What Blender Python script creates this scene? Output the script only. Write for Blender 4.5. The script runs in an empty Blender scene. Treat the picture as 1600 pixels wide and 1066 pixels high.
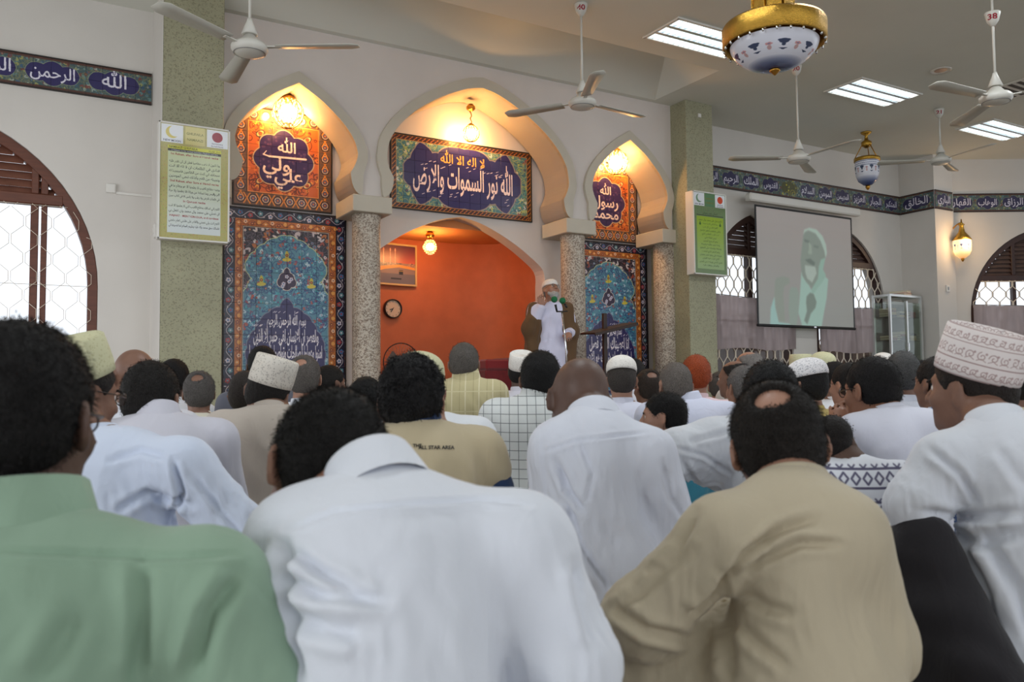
import bpy, bmesh, math, random
import numpy as np
from mathutils import Vector, Matrix

# ------------------------------------------------------------------ camera, light, exposure
scene = bpy.context.scene
COL = scene.collection
EYE = np.array([0.0, 0.0, 0.80])
F_PX, YAW, PITCH, ROLL = 1300.0, math.radians(30.466), math.radians(3.098), math.radians(-0.5875)
FWD = np.array([math.sin(YAW)*math.cos(PITCH), math.cos(YAW)*math.cos(PITCH), math.sin(PITCH)])
_r = np.array([math.cos(YAW), -math.sin(YAW), 0.0]); _u = np.cross(_r, FWD)
RIGHT = math.cos(ROLL)*_r + math.sin(ROLL)*_u
UP = -math.sin(ROLL)*_r + math.cos(ROLL)*_u
cam_d = bpy.data.cameras.new('camera'); cam = bpy.data.objects.new('camera', cam_d); COL.objects.link(cam)
cam_d.sensor_fit = 'HORIZONTAL'; cam_d.sensor_width = 22.15; cam_d.lens = 22.15*F_PX/1600
cam_d.clip_start = 0.05; cam_d.clip_end = 200
cam.matrix_world = Matrix(((RIGHT[0], UP[0], -FWD[0], EYE[0]), (RIGHT[1], UP[1], -FWD[1], EYE[1]), (RIGHT[2], UP[2], -FWD[2], EYE[2]), (0, 0, 0, 1)))
cam_d.dof.use_dof = True; cam_d.dof.focus_distance = 7.0; cam_d.dof.aperture_fstop = 3.6
scene.camera = cam
vs = scene.view_settings
scene.display_settings.display_device = 'sRGB'
vs.view_transform = 'Standard'; vs.look = 'None'; vs.gamma = 1.0; vs.use_curve_mapping = False
vs.exposure = -0.40
w = bpy.data.worlds.new('daylight'); scene.world = w; w.use_nodes = True
w.node_tree.nodes['Background'].inputs[0].default_value = (0.86, 0.92, 1.0, 1)
w.node_tree.nodes['Background'].inputs[1].default_value = 1.8

def area_light(name, loc, target, sx, sy, power, col):
    l = bpy.data.lights.new(name, 'AREA'); l.shape = 'RECTANGLE'; l.size = sx; l.size_y = sy
    l.energy = power; l.color = col
    o = bpy.data.objects.new(name, l); COL.objects.link(o); o.location = loc
    o.rotation_euler = (Vector(target)-Vector(loc)).to_track_quat('-Z', 'Y').to_euler()
    return o
# area lamps added for daylight from unseen windows behind and left of the camera
area_light('daylight_lamp', (-2.9, 6.4, 1.35), (1.2, 8.4, 1.2), 2.0, 1.7, 75, (0.96, 0.97, 1.0))  # added lamp standing inside the hall, brightens the lower left wall
area_light('daylight_lamp', (-5.5, 0.5, 1.6), (1.0, 3.5, 0.8), 3.0, 2.2, 200, (0.94, 0.97, 1.0))
area_light('daylight_lamp', (3.0, -6.0, 2.6), (4.0, 5.0, 1.0), 8.0, 2.4, 120, (0.97, 0.98, 1.0))

# ------------------------------------------------------------------ pixel -> place
def ray(x, y):
    return FWD + (x-800)/F_PX*RIGHT - (y-533)/F_PX*UP
def atY(x, y, Y): r = ray(x, y); return EYE + r*((Y-EYE[1])/r[1])
def atX(x, y, X): r = ray(x, y); return EYE + r*((X-EYE[0])/r[0])
def atZ(x, y, Z): r = ray(x, y); return EYE + r*((Z-EYE[2])/r[2])
def atD(x, y, d): return EYE + ray(x, y)*d
def to_px(P):
    q = np.asarray(P)-EYE; d = q@FWD
    return 800+F_PX*(q@RIGHT)/d, 533-F_PX*(q@UP)/d, d

# ------------------------------------------------------------------ objects
def tag(o, label=None, cat=None, group=None, kind=None):
    if label: o['label'] = label
    if cat: o['category'] = cat
    if group: o['group'] = group
    if kind: o['kind'] = kind
    return o
def empty(name, loc=(0, 0, 0), rot=(0, 0, 0)):
    o = bpy.data.objects.new(name, None); COL.objects.link(o)
    o.location = tuple(loc); o.rotation_euler = rot; o.empty_display_size = 0.05
    return o
def link(name, me, mat=None, parent=None, loc=None):
    o = bpy.data.objects.new(name, me); COL.objects.link(o)
    if mat is not None and not me.materials: me.materials.append(mat)
    if parent is not None: o.parent = parent
    if loc is not None: o.location = tuple(loc)
    return o
def np_mesh(name, V, Fc, smooth=True):
    me = bpy.data.meshes.new(name)
    V = np.ascontiguousarray(V, np.float32); Fc = np.ascontiguousarray(Fc, np.int32)
    me.vertices.add(len(V)); me.vertices.foreach_set('co', V.ravel())
    n = Fc.shape[1]
    me.loops.add(Fc.size); me.loops.foreach_set('vertex_index', Fc.ravel())
    me.polygons.add(len(Fc)); me.polygons.foreach_set('loop_start', np.arange(0, Fc.size, n, dtype=np.int32))
    me.polygons.foreach_set('use_smooth', np.full(len(Fc), smooth))
    me.update(calc_edges=True); me.validate()
    return me

class MB:
    """collects shapes into one mesh"""
    def __init__(s): s.bm = bmesh.new(); s.uv = None
    def box(s, c, size, R=None, bevel=0.0):
        vs_ = bmesh.ops.create_cube(s.bm, size=1.0)['verts']
        for v in vs_:
            p = Vector((v.co.x*size[0], v.co.y*size[1], v.co.z*size[2]))
            if R is not None: p = R @ p
            v.co = p + Vector(c)
        if bevel > 0:
            es = list({e for v in vs_ for e in v.link_edges})
            bmesh.ops.bevel(s.bm, geom=es, offset=bevel, segments=1, affect='EDGES')
        return s
    def lathe(s, prof, c=(0, 0, 0), n=24, R=None, sx=1.0, sy=1.0, a0=0.0, smooth=True, close=True):
        rings = []
        for r, z in prof:
            ring = []
            for i in range(n):
                a = a0+2*math.pi*i/n
                p = Vector((r*sx*math.cos(a), r*sy*math.sin(a), z))
                if R is not None: p = R @ p
                ring.append(s.bm.verts.new(p+Vector(c)))
            rings.append(ring)
        for a, b in zip(rings[:-1], rings[1:]):
            for i in range(n):
                f = s.bm.faces.new((a[i], a[(i+1) % n], b[(i+1) % n], b[i])); f.smooth = smooth
        if close:
            for ring, fl in ((rings[0], True), (rings[-1], False)):
                f = s.bm.faces.new(ring[::-1] if fl else ring); f.smooth = False
        return s
    def tube(s, pts, r, n=8, close=False):
        pts = [Vector(p) for p in pts]; rings = []
        m = len(pts); rr = r if isinstance(r, (list, tuple)) else [r]*m
        up = None
        for i, p in enumerate(pts):
            t = (pts[min(i+1, m-1)]-pts[max(i-1, 0)]) if not close else (pts[(i+1) % m]-pts[i-1])
            t.normalize()
            if up is None:
                up = t.orthogonal().normalized()
            up = (up-t*up.dot(t)); up = up.normalized() if up.length > 1e-6 else t.orthogonal().normalized()
            b = t.cross(up)
            rings.append([s.bm.verts.new(p+rr[i]*(math.cos(2*math.pi*k/n)*up+math.sin(2*math.pi*k/n)*b)) for k in range(n)])
        prs = list(zip(rings[:-1], rings[1:]))
        if close: prs.append((rings[-1], rings[0]))
        for a, b in prs:
            for i in range(n):
                f = s.bm.faces.new((a[i], a[(i+1) % n], b[(i+1) % n], b[i])); f.smooth = True
        if not close:
            s.bm.faces.new(rings[0][::-1]); s.bm.faces.new(rings[-1])
        return s
    def prism(s, outline, y0, y1, M=None):
        """outline of (x, z) points pushed from y0 to y1"""
        a = []; b = []
        for x, z in outline:
            p0, p1 = Vector((x, y0, z)), Vector((x, y1, z))
            if M is not None: p0, p1 = M @ p0, M @ p1
            a.append(s.bm.verts.new(p0)); b.append(s.bm.verts.new(p1))
        n = len(a)
        s.bm.faces.new(a); s.bm.faces.new(b[::-1])
        for i in range(n): s.bm.faces.new((a[i], b[i], b[(i+1) % n], a[(i+1) % n]))
        return s
    def quad(s, *ps):
        s.bm.faces.new([s.bm.verts.new(Vector(p)) for p in ps]); return s
    def strip(s, A, B, smooth=True):
        va = [s.bm.verts.new(Vector(p)) for p in A]; vb = [s.bm.verts.new(Vector(p)) for p in B]
        for i in range(len(va)-1):
            f = s.bm.faces.new((va[i], va[i+1], vb[i+1], vb[i])); f.smooth = smooth
        return s
    def mesh(s, name='mesh'):
        bmesh.ops.recalc_face_normals(s.bm, faces=s.bm.faces)
        me = bpy.data.meshes.new(name); s.bm.to_mesh(me); s.bm.free(); return me
    def build(s, name, mat, parent=None, loc=None):
        return link(name, s.mesh(name), mat, parent, loc)

def holed(name, outlines, y0, y1, mat, parent=None, loc=None, rotz=0.0):
    """plate in the XZ plane between y0 and y1: first outline is the edge, the rest are holes"""
    cu = bpy.data.curves.new(name, 'CURVE'); cu.dimensions = '2D'; cu.fill_mode = 'BOTH'
    cu.extrude = abs(y1-y0)/2
    for ol in outlines:
        sp = cu.splines.new('POLY'); sp.points.add(len(ol)-1); sp.use_cyclic_u = True
        for p, (x, z) in zip(sp.points, ol): p.co = (x, z, 0, 1)
    t = bpy.data.objects.new(name, cu); COL.objects.link(t)
    me = bpy.data.meshes.new_from_object(t.evaluated_get(bpy.context.evaluated_depsgraph_get()))
    bpy.data.objects.remove(t); bpy.data.curves.remove(cu)
    me.transform(Matrix(((1, 0, 0, 0), (0, 0, 1, (y0+y1)/2), (0, 1, 0, 0), (0, 0, 0, 1))))
    me.name = name
    for p in me.polygons: p.use_smooth = False
    o = link(name, me, mat, parent, loc)
    if rotz: o.rotation_euler = (0, 0, rotz)
    return o

# ------------------------------------------------------------------ materials
def node_mat(name):
    m = bpy.data.materials.new(name); m.use_nodes = True
    nt = m.node_tree; return m, nt, nt.nodes['Principled BSDF']
def N(nt, typ, **kw):
    n = nt.nodes.new(typ)
    for k, v in kw.items():
        if k in n.inputs: n.inputs[k].default_value = v
        else: setattr(n, k, v)
    return n
def rgb(r, g, b):
    f = lambda c: (c/255/12.92) if c/255 <= 0.04045 else ((c/255+0.055)/1.055)**2.4
    return (f(r), f(g), f(b), 1)
def plain(name, col, rough=0.6, metal=0.0, noise=0.0, scale=20.0, bump=0.0, bscale=None, col2=None, spec=0.5, sheen=0.0, stretch=None):
    m, nt, b = node_mat(name)
    b.inputs['Base Color'].default_value = col; b.inputs['Roughness'].default_value = rough; b.inputs['Metallic'].default_value = metal
    b.inputs['Specular IOR Level'].default_value = spec
    if sheen: b.inputs['Sheen Weight'].default_value = sheen
    tc = N(nt, 'ShaderNodeTexCoord'); src = tc.outputs['Object']
    if stretch:
        mp = N(nt, 'ShaderNodeMapping'); mp.inputs['Scale'].default_value = stretch
        nt.links.new(src, mp.inputs[0]); src = mp.outputs[0]
    if noise > 0 or col2:
        n = N(nt, 'ShaderNodeTexNoise', Scale=scale, Detail=5.0); nt.links.new(src, n.inputs['Vector'])
        c2 = col2 or tuple(c*(1-noise) for c in col[:3])+(1,)
        rp = N(nt, 'ShaderNodeMix', data_type='RGBA')
        rp.inputs[6].default_value = col; rp.inputs[7].default_value = c2
        mr = N(nt, 'ShaderNodeMapRange'); mr.inputs[1].default_value = 0.35; mr.inputs[2].default_value = 0.65
        nt.links.new(n.outputs[0], mr.inputs[0]); nt.links.new(mr.outputs[0], rp.inputs[0]); nt.links.new(rp.outputs[2], b.inputs['Base Color'])
    if bump > 0:
        n2 = N(nt, 'ShaderNodeTexNoise', Scale=bscale or scale, Detail=6.0); nt.links.new(src, n2.inputs['Vector'])
        bp = N(nt, 'ShaderNodeBump', Strength=bump, Distance=0.01); nt.links.new(n2.outputs[0], bp.inputs['Height']); nt.links.new(bp.outputs[0], b.inputs['Normal'])
    return m
def emit(name, col, strength):
    m, nt, b = node_mat(name)
    b.inputs['Base Color'].default_value = col
    b.inputs['Emission Color'].default_value = col; b.inputs['Emission Strength'].default_value = strength
    return m

# ------------------------------------------------------------------ pictures drawn in code
class Canvas:
    def __init__(s, W, H, bg=(0, 0, 0), res=400):
        """W x H metres at res pixels per metre; origin bottom left"""
        s.W, s.H, s.res = W, H, res
        s.w, s.h = max(2, int(W*res)), max(2, int(H*res))
        s.a = np.empty((s.h, s.w, 3), np.float32); s.a[:] = np.array(bg, np.float32)/255
    def _box(s, x0, y0, x1, y1):
        r = s.res
        i0, i1 = max(0, int(math.floor(x0*r))-1), min(s.w, int(math.ceil(x1*r))+2)
        j0, j1 = max(0, int(math.floor(y0*r))-1), min(s.h, int(math.ceil(y1*r))+2)
        if i0 >= i1 or j0 >= j1: return None
        xs = (np.arange(i0, i1)+0.5)/r; ys = (np.arange(j0, j1)+0.5)/r
        return i0, i1, j0, j1, xs[None, :], ys[:, None]
    def _put(s, b, m, col):
        i0, i1, j0, j1 = b[:4]
        c = np.array(col, np.float32)/255; m = np.clip(m, 0, 1)[..., None]
        s.a[j0:j1, i0:i1] = s.a[j0:j1, i0:i1]*(1-m)+c*m
    def rect(s, x0, y0, x1, y1, col):
        b = s._box(x0, y0, x1, y1)
        if b: s._put(b, ((b[4] >= x0) & (b[4] <= x1) & (b[5] >= y0) & (b[5] <= y1)).astype(np.float32), col)
    def disc(s, x, y, r, col, ry=None, ang=0.0):
        ry = ry or r; R = max(r, ry)
        b = s._box(x-R, y-R, x+R, y+R)
        if not b: return
        dx, dy = b[4]-x, b[5]-y
        c, q = math.cos(ang), math.sin(ang)
        u, v = (dx*c+dy*q)/r, (-dx*q+dy*c)/ry
        s._put(b, (1-np.sqrt(u*u+v*v))*min(r, ry)*s.res+0.5, col)
    def ring(s, x, y, r, wd, col):
        b = s._box(x-r-wd, y-r-wd, x+r+wd, y+r+wd)
        if b: s._put(b, (wd/2-np.abs(np.hypot(b[4]-x, b[5]-y)-r))*s.res+0.5, col)
    def line(s, pts, wd, col, closed=False, w2=None):
        pts = list(pts)+([pts[0]] if closed else [])
        n = len(pts)-1
        xs_ = [p[0] for p in pts]; ys_ = [p[1] for p in pts]
        wm = max(wd, w2 or 0); b = s._box(min(xs_)-wm, min(ys_)-wm, max(xs_)+wm, max(ys_)+wm)
        if not b: return
        M = np.zeros((b[3]-b[2], b[1]-b[0]), np.float32)
        for k, ((x0, y0), (x1, y1)) in enumerate(zip(pts[:-1], pts[1:])):
            ww = wd if w2 is None else wd+(w2-wd)*k/max(1, n-1)
            bb = s._box(min(x0, x1)-ww, min(y0, y1)-ww, max(x0, x1)+ww, max(y0, y1)+ww)
            if not bb: continue
            dx, dy = x1-x0, y1-y0; L = dx*dx+dy*dy+1e-12
            t = np.clip(((bb[4]-x0)*dx+(bb[5]-y0)*dy)/L, 0, 1)
            dd = np.hypot(bb[4]-x0-t*dx, bb[5]-y0-t*dy)
            sub = M[bb[2]-b[2]:bb[3]-b[2], bb[0]-b[0]:bb[1]-b[0]]
            np.maximum(sub, (ww/2-dd)*s.res+0.5, out=sub)
        s._put(b, M, col)
    def inside(s, pts, b):
        M = np.zeros((b[3]-b[2], b[1]-b[0]), bool); X, Y = b[4], b[5]
        for (x0, y0), (x1, y1) in zip(pts, pts[1:]+pts[:1]):
            if y0 == y1: continue
            lo, hi = min(y0, y1), max(y0, y1)
            rows = ((Y[:, 0] >= lo) & (Y[:, 0] < hi)).nonzero()[0]
            if len(rows) == 0: continue
            xr = x0+(Y[rows]-y0)*(x1-x0)/(y1-y0)
            M[rows] ^= (X < xr)
        return M
    def poly(s, pts, col):
        pts = [tuple(p) for p in pts]
        b = s._box(min(p[0] for p in pts), min(p[1] for p in pts), max(p[0] for p in pts), max(p[1] for p in pts))
        if b: s._put(b, s.inside(pts, b).astype(np.float32), col)
    def flower(s, x, y, r, petal, heart, n=5, a=0.0):
        for k in range(n):
            t = a+2*math.pi*k/n
            s.disc(x+0.62*r*math.cos(t), y+0.62*r*math.sin(t), 0.42*r, petal)
        s.disc(x, y, 0.36*r, heart)
    def leaf(s, x, y, L, a, col):
        s.disc(x+math.cos(a)*L/2, y+math.sin(a)*L/2, L/2, col, L*0.2, a)
    def spiral(s, x, y, r, a, col, wd, turns=1.25, sgn=1):
        s.line([(x+r*(1-0.8*t)*math.cos(a+sgn*t*turns*2*math.pi), y+r*(1-0.8*t)*math.sin(a+sgn*t*turns*2*math.pi)) for t in np.linspace(0, 1, 26)], wd, col)
    def text(s, body, x, y, h, col, align='C', maxw=None, stretch=1.0, bold=0.0, shear=0.0, tall=False):
        """lettering; y is the base line, h the em height"""
        T, x0, x1 = glyphs(body, bold)
        if T is None: return
        wd = (x1-x0)*h*stretch
        k = min(1.0, maxw/wd) if maxw else 1.0
        ox = x-(wd*k/2 if align == 'C' else wd*k if align == 'R' else 0)
        for t in T:
            q = [(ox+(p[0]-x0+shear*p[1])*h*stretch*k, y+p[1]*h*(1.0 if tall else k**0.5)) for p in t]
            s.poly(q, col)
    def blur(s, k, times=2):
        for _ in range(times):
            for ax in (0, 1):
                p = np.pad(s.a, [(k, k) if i == ax else (0, 0) for i in range(3)], mode='edge').cumsum(ax)
                z = np.zeros_like(np.take(p, [0], ax)); p = np.concatenate([z, p], ax); n = s.a.shape[ax]
                s.a = ((np.take(p, range(2*k+1, 2*k+1+n), ax)-np.take(p, range(n), ax))/(2*k+1)).astype(np.float32)
    def image(s, name):
        im = bpy.data.images.new(name, s.w, s.h, alpha=False)
        px = np.ones((s.h, s.w, 4), np.float32); px[..., :3] = s.a
        im.pixels.foreach_set(px.ravel()); im.update(); im.pack()
        return im
_G = {}
def glyphs(body, bold=0.0):
    if (body, bold) in _G: return _G[(body, bold)]
    cu = bpy.data.curves.new('lettering', 'FONT'); cu.body = body; cu.offset = bold; cu.resolution_u = 3
    o = bpy.data.objects.new('lettering', cu); COL.objects.link(o)
    me = bpy.data.meshes.new_from_object(o.evaluated_get(bpy.context.evaluated_depsgraph_get()))
    bpy.data.objects.remove(o); bpy.data.curves.remove(cu)
    me.calc_loop_triangles()
    co = [tuple(v.co[:2]) for v in me.vertices]
    T = [[co[i] for i in t.vertices] for t in me.loop_triangles]
    bpy.data.meshes.remove(me)
    xs = [c[0] for c in co]
    _G[(body, bold)] = (T, min(xs), max(xs)) if co else (None, 0, 0)
    return _G[(body, bold)]
# joined Arabic letters: isolated form of each letter, D = joins both sides, R = joins only to the letter before it
_AR = {'ا': (0xFE8D, 'R'), 'ب': (0xFE8F, 'D'), 'ة': (0xFE93, 'R'), 'ت': (0xFE95, 'D'), 'ث': (0xFE99, 'D'), 'ج': (0xFE9D, 'D'), 'ح': (0xFEA1, 'D'),
       'خ': (0xFEA5, 'D'), 'د': (0xFEA9, 'R'), 'ذ': (0xFEAB, 'R'), 'ر': (0xFEAD, 'R'), 'ز': (0xFEAF, 'R'), 'س': (0xFEB1, 'D'), 'ش': (0xFEB5, 'D'),
       'ص': (0xFEB9, 'D'), 'ض': (0xFEBD, 'D'), 'ط': (0xFEC1, 'D'), 'ظ': (0xFEC5, 'D'), 'ع': (0xFEC9, 'D'), 'غ': (0xFECD, 'D'), 'ف': (0xFED1, 'D'),
       'ق': (0xFED5, 'D'), 'ك': (0xFED9, 'D'), 'ل': (0xFEDD, 'D'), 'م': (0xFEE1, 'D'), 'ن': (0xFEE5, 'D'), 'ه': (0xFEE9, 'D'), 'و': (0xFEED, 'R'),
       'ئ': (0xFE89, 'D'), 'ى': (0xFEEF, 'R'), 'ي': (0xFEF1, 'D')}
def arabic(t):
    out = []
    for word in t.split():
        if word == 'الله': out.append(chr(0xFDF2)); continue
        i = 0; res = []; prev = False
        while i < len(word):
            c = word[i]; nx = word[i+1] if i+1 < len(word) else None
            if c == 'ل' and nx == 'ا':
                res.append(chr(0xFEFC if prev else 0xFEFB)); prev = False; i += 2; continue
            base, j = _AR[c]
            joins = j == 'D' and nx in _AR
            if prev: code = base+3 if joins else base+1
            else: code = base+2 if joins else base
            res.append(chr(code)); prev = joins; i += 1
        out.append(''.join(reversed(res)))
    return ' '.join(reversed(out))
def picture_mat(name, im, space, W, H, rough=0.35, x0=0.0, z0=0.0, emission=0.0, bump=0.0, axis='XZ', extra=None):
    """a picture laid over W x H metres of the object space of the empty «space» (its x, z plane), from (x0, z0)"""
    m, nt, b = node_mat(name); b.inputs['Roughness'].default_value = rough
    tc = N(nt, 'ShaderNodeTexCoord'); tc.object = space
    sp = N(nt, 'ShaderNodeSeparateXYZ'); nt.links.new(tc.outputs['Object'], sp.inputs[0])
    cb = N(nt, 'ShaderNodeCombineXYZ')
    for k, (s_, o_, L) in enumerate((('X', x0, W), ('Z', z0, H))):
        mr = N(nt, 'ShaderNodeMapRange'); mr.inputs[1].default_value = o_; mr.inputs[2].default_value = o_+L
        nt.links.new(sp.outputs[s_], mr.inputs[0]); nt.links.new(mr.outputs[0], cb.inputs[k])
    ti = N(nt, 'ShaderNodeTexImage'); ti.image = im; ti.extension = 'EXTEND'
    nt.links.new(cb.outputs[0], ti.inputs[0]); nt.links.new(ti.outputs[0], b.inputs['Base Color'])
    if emission:
        nt.links.new(ti.outputs[0], b.inputs['Emission Color']); b.inputs['Emission Strength'].default_value = emission
    return m
# ------------------------------------------------------------------ the room (measured about the camera, then set to true size)
S = 1.2
def mx(v): return v*S
def mz(z): return 0.8+(z-0.8)*S
WY, AY, BY, PY, CZ = 7.3*S, 7.0*S, 7.45*S, 6.75*S, mz(3.92)
XC = mx(3.8)                                  # middle of the mihrab

M = {}
M['wall'] = plain('white_wall_paint', rgb(214, 210, 204), 0.75, noise=0.05, scale=1.5, bump=0.05, bscale=60)
M['arcade'] = plain('arcade_plaster', rgb(214, 206, 200), 0.75, noise=0.05, scale=2.0, bump=0.05, bscale=50)
M['rim'] = plain('arch_rim_plaster', rgb(196, 188, 172), 0.7, noise=0.06, scale=3.0, bump=0.04, bscale=40)
M['soffit'] = plain('arch_soffit_plaster', rgb(222, 200, 172), 0.7, noise=0.05, scale=3.0)  # same white plaster, warm lamplight tinted into its colour
M['ceiling'] = plain('ceiling_paint', rgb(216, 217, 208), 0.8, noise=0.04, scale=1.2)
M['terracotta'] = plain('terracotta_paint', rgb(202, 112, 72), 0.75, noise=0.10, scale=5.0, bump=0.08, bscale=40)
M['niche_ceiling'] = plain('niche_ceiling_paint', rgb(216, 140, 84), 0.75, noise=0.04, scale=3.0)
M['wood'] = plain('brown_window_wood', rgb(104, 58, 40), 0.45, noise=0.25, scale=6.0, stretch=(1, 1, 8))
M['dark_wood'] = plain('dark_window_wood', rgb(62, 36, 28), 0.45, noise=0.25, scale=6.0)
M['louvre'] = plain('louvre_wood', rgb(128, 84, 68), 0.5, noise=0.2, scale=9.0)
M['white_metal'] = plain('white_enamel', rgb(222, 220, 214), 0.35)
M['grey_metal'] = plain('grey_metal', rgb(150, 150, 150), 0.35, metal=0.7)
M['chrome'] = plain('chrome', rgb(205, 205, 205), 0.18, metal=1.0)
M['black'] = plain('black_plastic', rgb(22, 22, 24), 0.45)
M['gold'] = plain('polished_brass', rgb(214, 168, 74), 0.25, metal=1.0, noise=0.45, scale=240, bump=0.35, bscale=260)
M['brass'] = plain('brass', rgb(190, 140, 62), 0.3, metal=1.0)
M['grille'] = plain('cream_grille_iron', rgb(222, 210, 192), 0.5)
M['carpet'] = plain('grey_green_carpet', rgb(140, 128, 112), 0.95, noise=0.3, scale=40, bump=0.4, bscale=200)
M['red_cloth'] = plain('dark_red_cloth', rgb(112, 20, 24), 0.9, noise=0.2, scale=30, sheen=0.3)
M['grout'] = plain('grout', rgb(150, 140, 140), 0.9)
M['black_line'] = plain('black_edging', rgb(30, 24, 22), 0.5)

def terrazzo(name, a, b_, c_, scale, thr):
    m, nt, b = node_mat(name); b.inputs['Roughness'].default_value = 0.55
    tc = N(nt, 'ShaderNodeTexCoord'); v = N(nt, 'ShaderNodeTexVoronoi', Scale=scale)
    nt.links.new(tc.outputs['Object'], v.inputs['Vector'])
    sp = N(nt, 'ShaderNodeSeparateColor'); nt.links.new(v.outputs['Color'], sp.inputs[0])
    rp = N(nt, 'ShaderNodeValToRGB'); e = rp.color_ramp.elements
    rp.color_ramp.interpolation = 'CONSTANT'
    e[0].position, e[0].color = 0.0, a
    e[1].position, e[1].color = thr, b_
    e2 = e.new(thr+(1-thr)*0.6); e2.color = c_
    nt.links.new(sp.outputs[0], rp.inputs[0])
    n = N(nt, 'ShaderNodeTexNoise', Scale=2.0, Detail=4.0); nt.links.new(tc.outputs['Object'], n.inputs['Vector'])
    mx_ = N(nt, 'ShaderNodeMix', data_type='RGBA', blend_type='MULTIPLY'); mx_.inputs[0].default_value = 0.35
    nt.links.new(rp.outputs[0], mx_.inputs[6]); nt.links.new(n.outputs[0], mx_.inputs[7]); nt.links.new(mx_.outputs[2], b.inputs['Base Color'])
    bp = N(nt, 'ShaderNodeBump', Strength=0.25, Distance=0.004); nt.links.new(v.outputs['Distance'], bp.inputs['Height']); nt.links.new(bp.outputs[0], b.inputs['Normal'])
    return m
M['pillar'] = terrazzo('pale_green_terrazzo', rgb(172, 170, 140), rgb(166, 164, 136), rgb(146, 143, 116), 90, 0.6)
M['mosaic'] = terrazzo('beige_mosaic', rgb(206, 196, 180), rgb(176, 162, 146), rgb(138, 122, 108), 80, 0.45)

def glass_mat(name, tint, alpha):
    m, nt, b = node_mat(name)
    tr = N(nt, 'ShaderNodeBsdfTransparent'); tr.inputs[0].default_value = tint
    gl = N(nt, 'ShaderNodeBsdfGlossy'); gl.inputs['Roughness'].default_value = 0.05
    mxs = N(nt, 'ShaderNodeMixShader'); mxs.inputs[0].default_value = alpha
    nt.links.new(tr.outputs[0], mxs.inputs[1]); nt.links.new(gl.outputs[0], mxs.inputs[2])
    nt.links.new(mxs.outputs[0], nt.nodes['Material Output'].inputs[0]); return m
M['glass'] = glass_mat('window_glass', (0.97, 0.97, 0.97, 1), 0.05)

def structure(o): o['kind'] = 'structure'; return o

# pointed arch outline, spring to spring over the top
def pointed(xc, hw, zs, za, n=14, off=0.0):
    h = za-zs; R = (hw*hw+h*h)/(2*hw); cx = hw-R
    a1 = math.atan2(h, -cx); pts = []
    for i in range(n+1):
        a = a1*i/n; r = R+off
        pts.append((cx+r*math.cos(a), zs+r*math.sin(a)))
    if off: pts[-1] = (0.0, zs+math.sqrt(max(0, (R+off)**2-cx*cx)))
    return [(xc+x, z) for x, z in pts]+[(xc-x, z) for x, z in pts[-2::-1]]

# floor, ceiling with its shallow tray, far walls
structure(MB().box((2, 2, -0.05), (36, 24, 0.1)).build('floor', M['carpet']))
TX0, TX1, TY0, TY1 = mx(1.13), mx(5.93), mx(5.95), mx(6.93)
big = [(-16, -10), (20, -10), (20, 14), (-16, 14)]
me = holed('ceiling', [big, [(TX0, TY0), (TX1, TY0), (TX1, TY1), (TX0, TY1)]], 0, 0.12, M['ceiling'])
me.data.transform(Matrix(((1, 0, 0, 0), (0, 0, 1, 0), (0, 1, 0, CZ), (0, 0, 0, 1))))   # laid flat
structure(me)
t = MB(); up = 0.36*S*0.8
lo = [(TX0, TY0), (TX1, TY0), (TX1, TY1), (TX0, TY1)]; i1, i2 = 0.40*S, 0.75*S*0.9
hi = [(TX0+i1, TY0+0.1), (TX1-i1, TY0+0.1), (TX1-i1, TY1-i2), (TX0+i1, TY1-i2)]
for k in range(4):
    a, b = k, (k+1) % 4
    t.quad((*lo[a], CZ), (*lo[b], CZ), (*hi[b], CZ+up), (*hi[a], CZ+up))
t.quad(*[(*p, CZ+up) for p in hi])
structure(t.build('ceiling_tray', M['ceiling']))

# windows: (middle, half width, sill, spring, apex)
WIN1 = (mx(-0.43), mx(0.93), mz(0.95), mz(1.62), mz(2.88))
WIN2 = (mx(7.75), mx(0.70), mz(0.72), mz(1.90), mz(2.89))
WIN3 = (mx(9.60), mx(0.705), mz(0.72), mz(1.85), mz(2.84))
def hole(wn):
    xc, hw, z0, zs, za = wn
    return [(xc-hw, z0), (xc+hw, z0)]+pointed(xc, hw, zs, za)
XE = atY(1405.5, 320, WY)[0]
structure(holed('wall_left', [[(-9, 0), (mx(0.93), 0), (mx(0.93), CZ), (-9, CZ)], hole(WIN1), hole((mx(-3.6),)+WIN1[1:])], WY, WY+0.28, M['wall']))
structure(holed('wall_right', [[(mx(6.4), 0), (XE+0.05, 0), (XE+0.05, CZ), (mx(6.4), CZ)], hole(WIN2), hole(WIN3)], WY, WY+0.28, M['wall']))
# unseen side wall of the hall, tall openings, added to dim the upper left wall
side = [[(-9, 0), (WY, 0), (WY, CZ), (-9, CZ)]]+[[(a, 0.45), (a+2.4, 0.45), (a+2.4, 2.75), (a, 2.75)] for a in (-7.5, -4.0, -0.5, 3.0, 6.1)]
structure(holed('wall_side', side, 0, 0.28, M['wall'], loc=(-6.2, 0, 0), rotz=math.pi/2))
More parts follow.
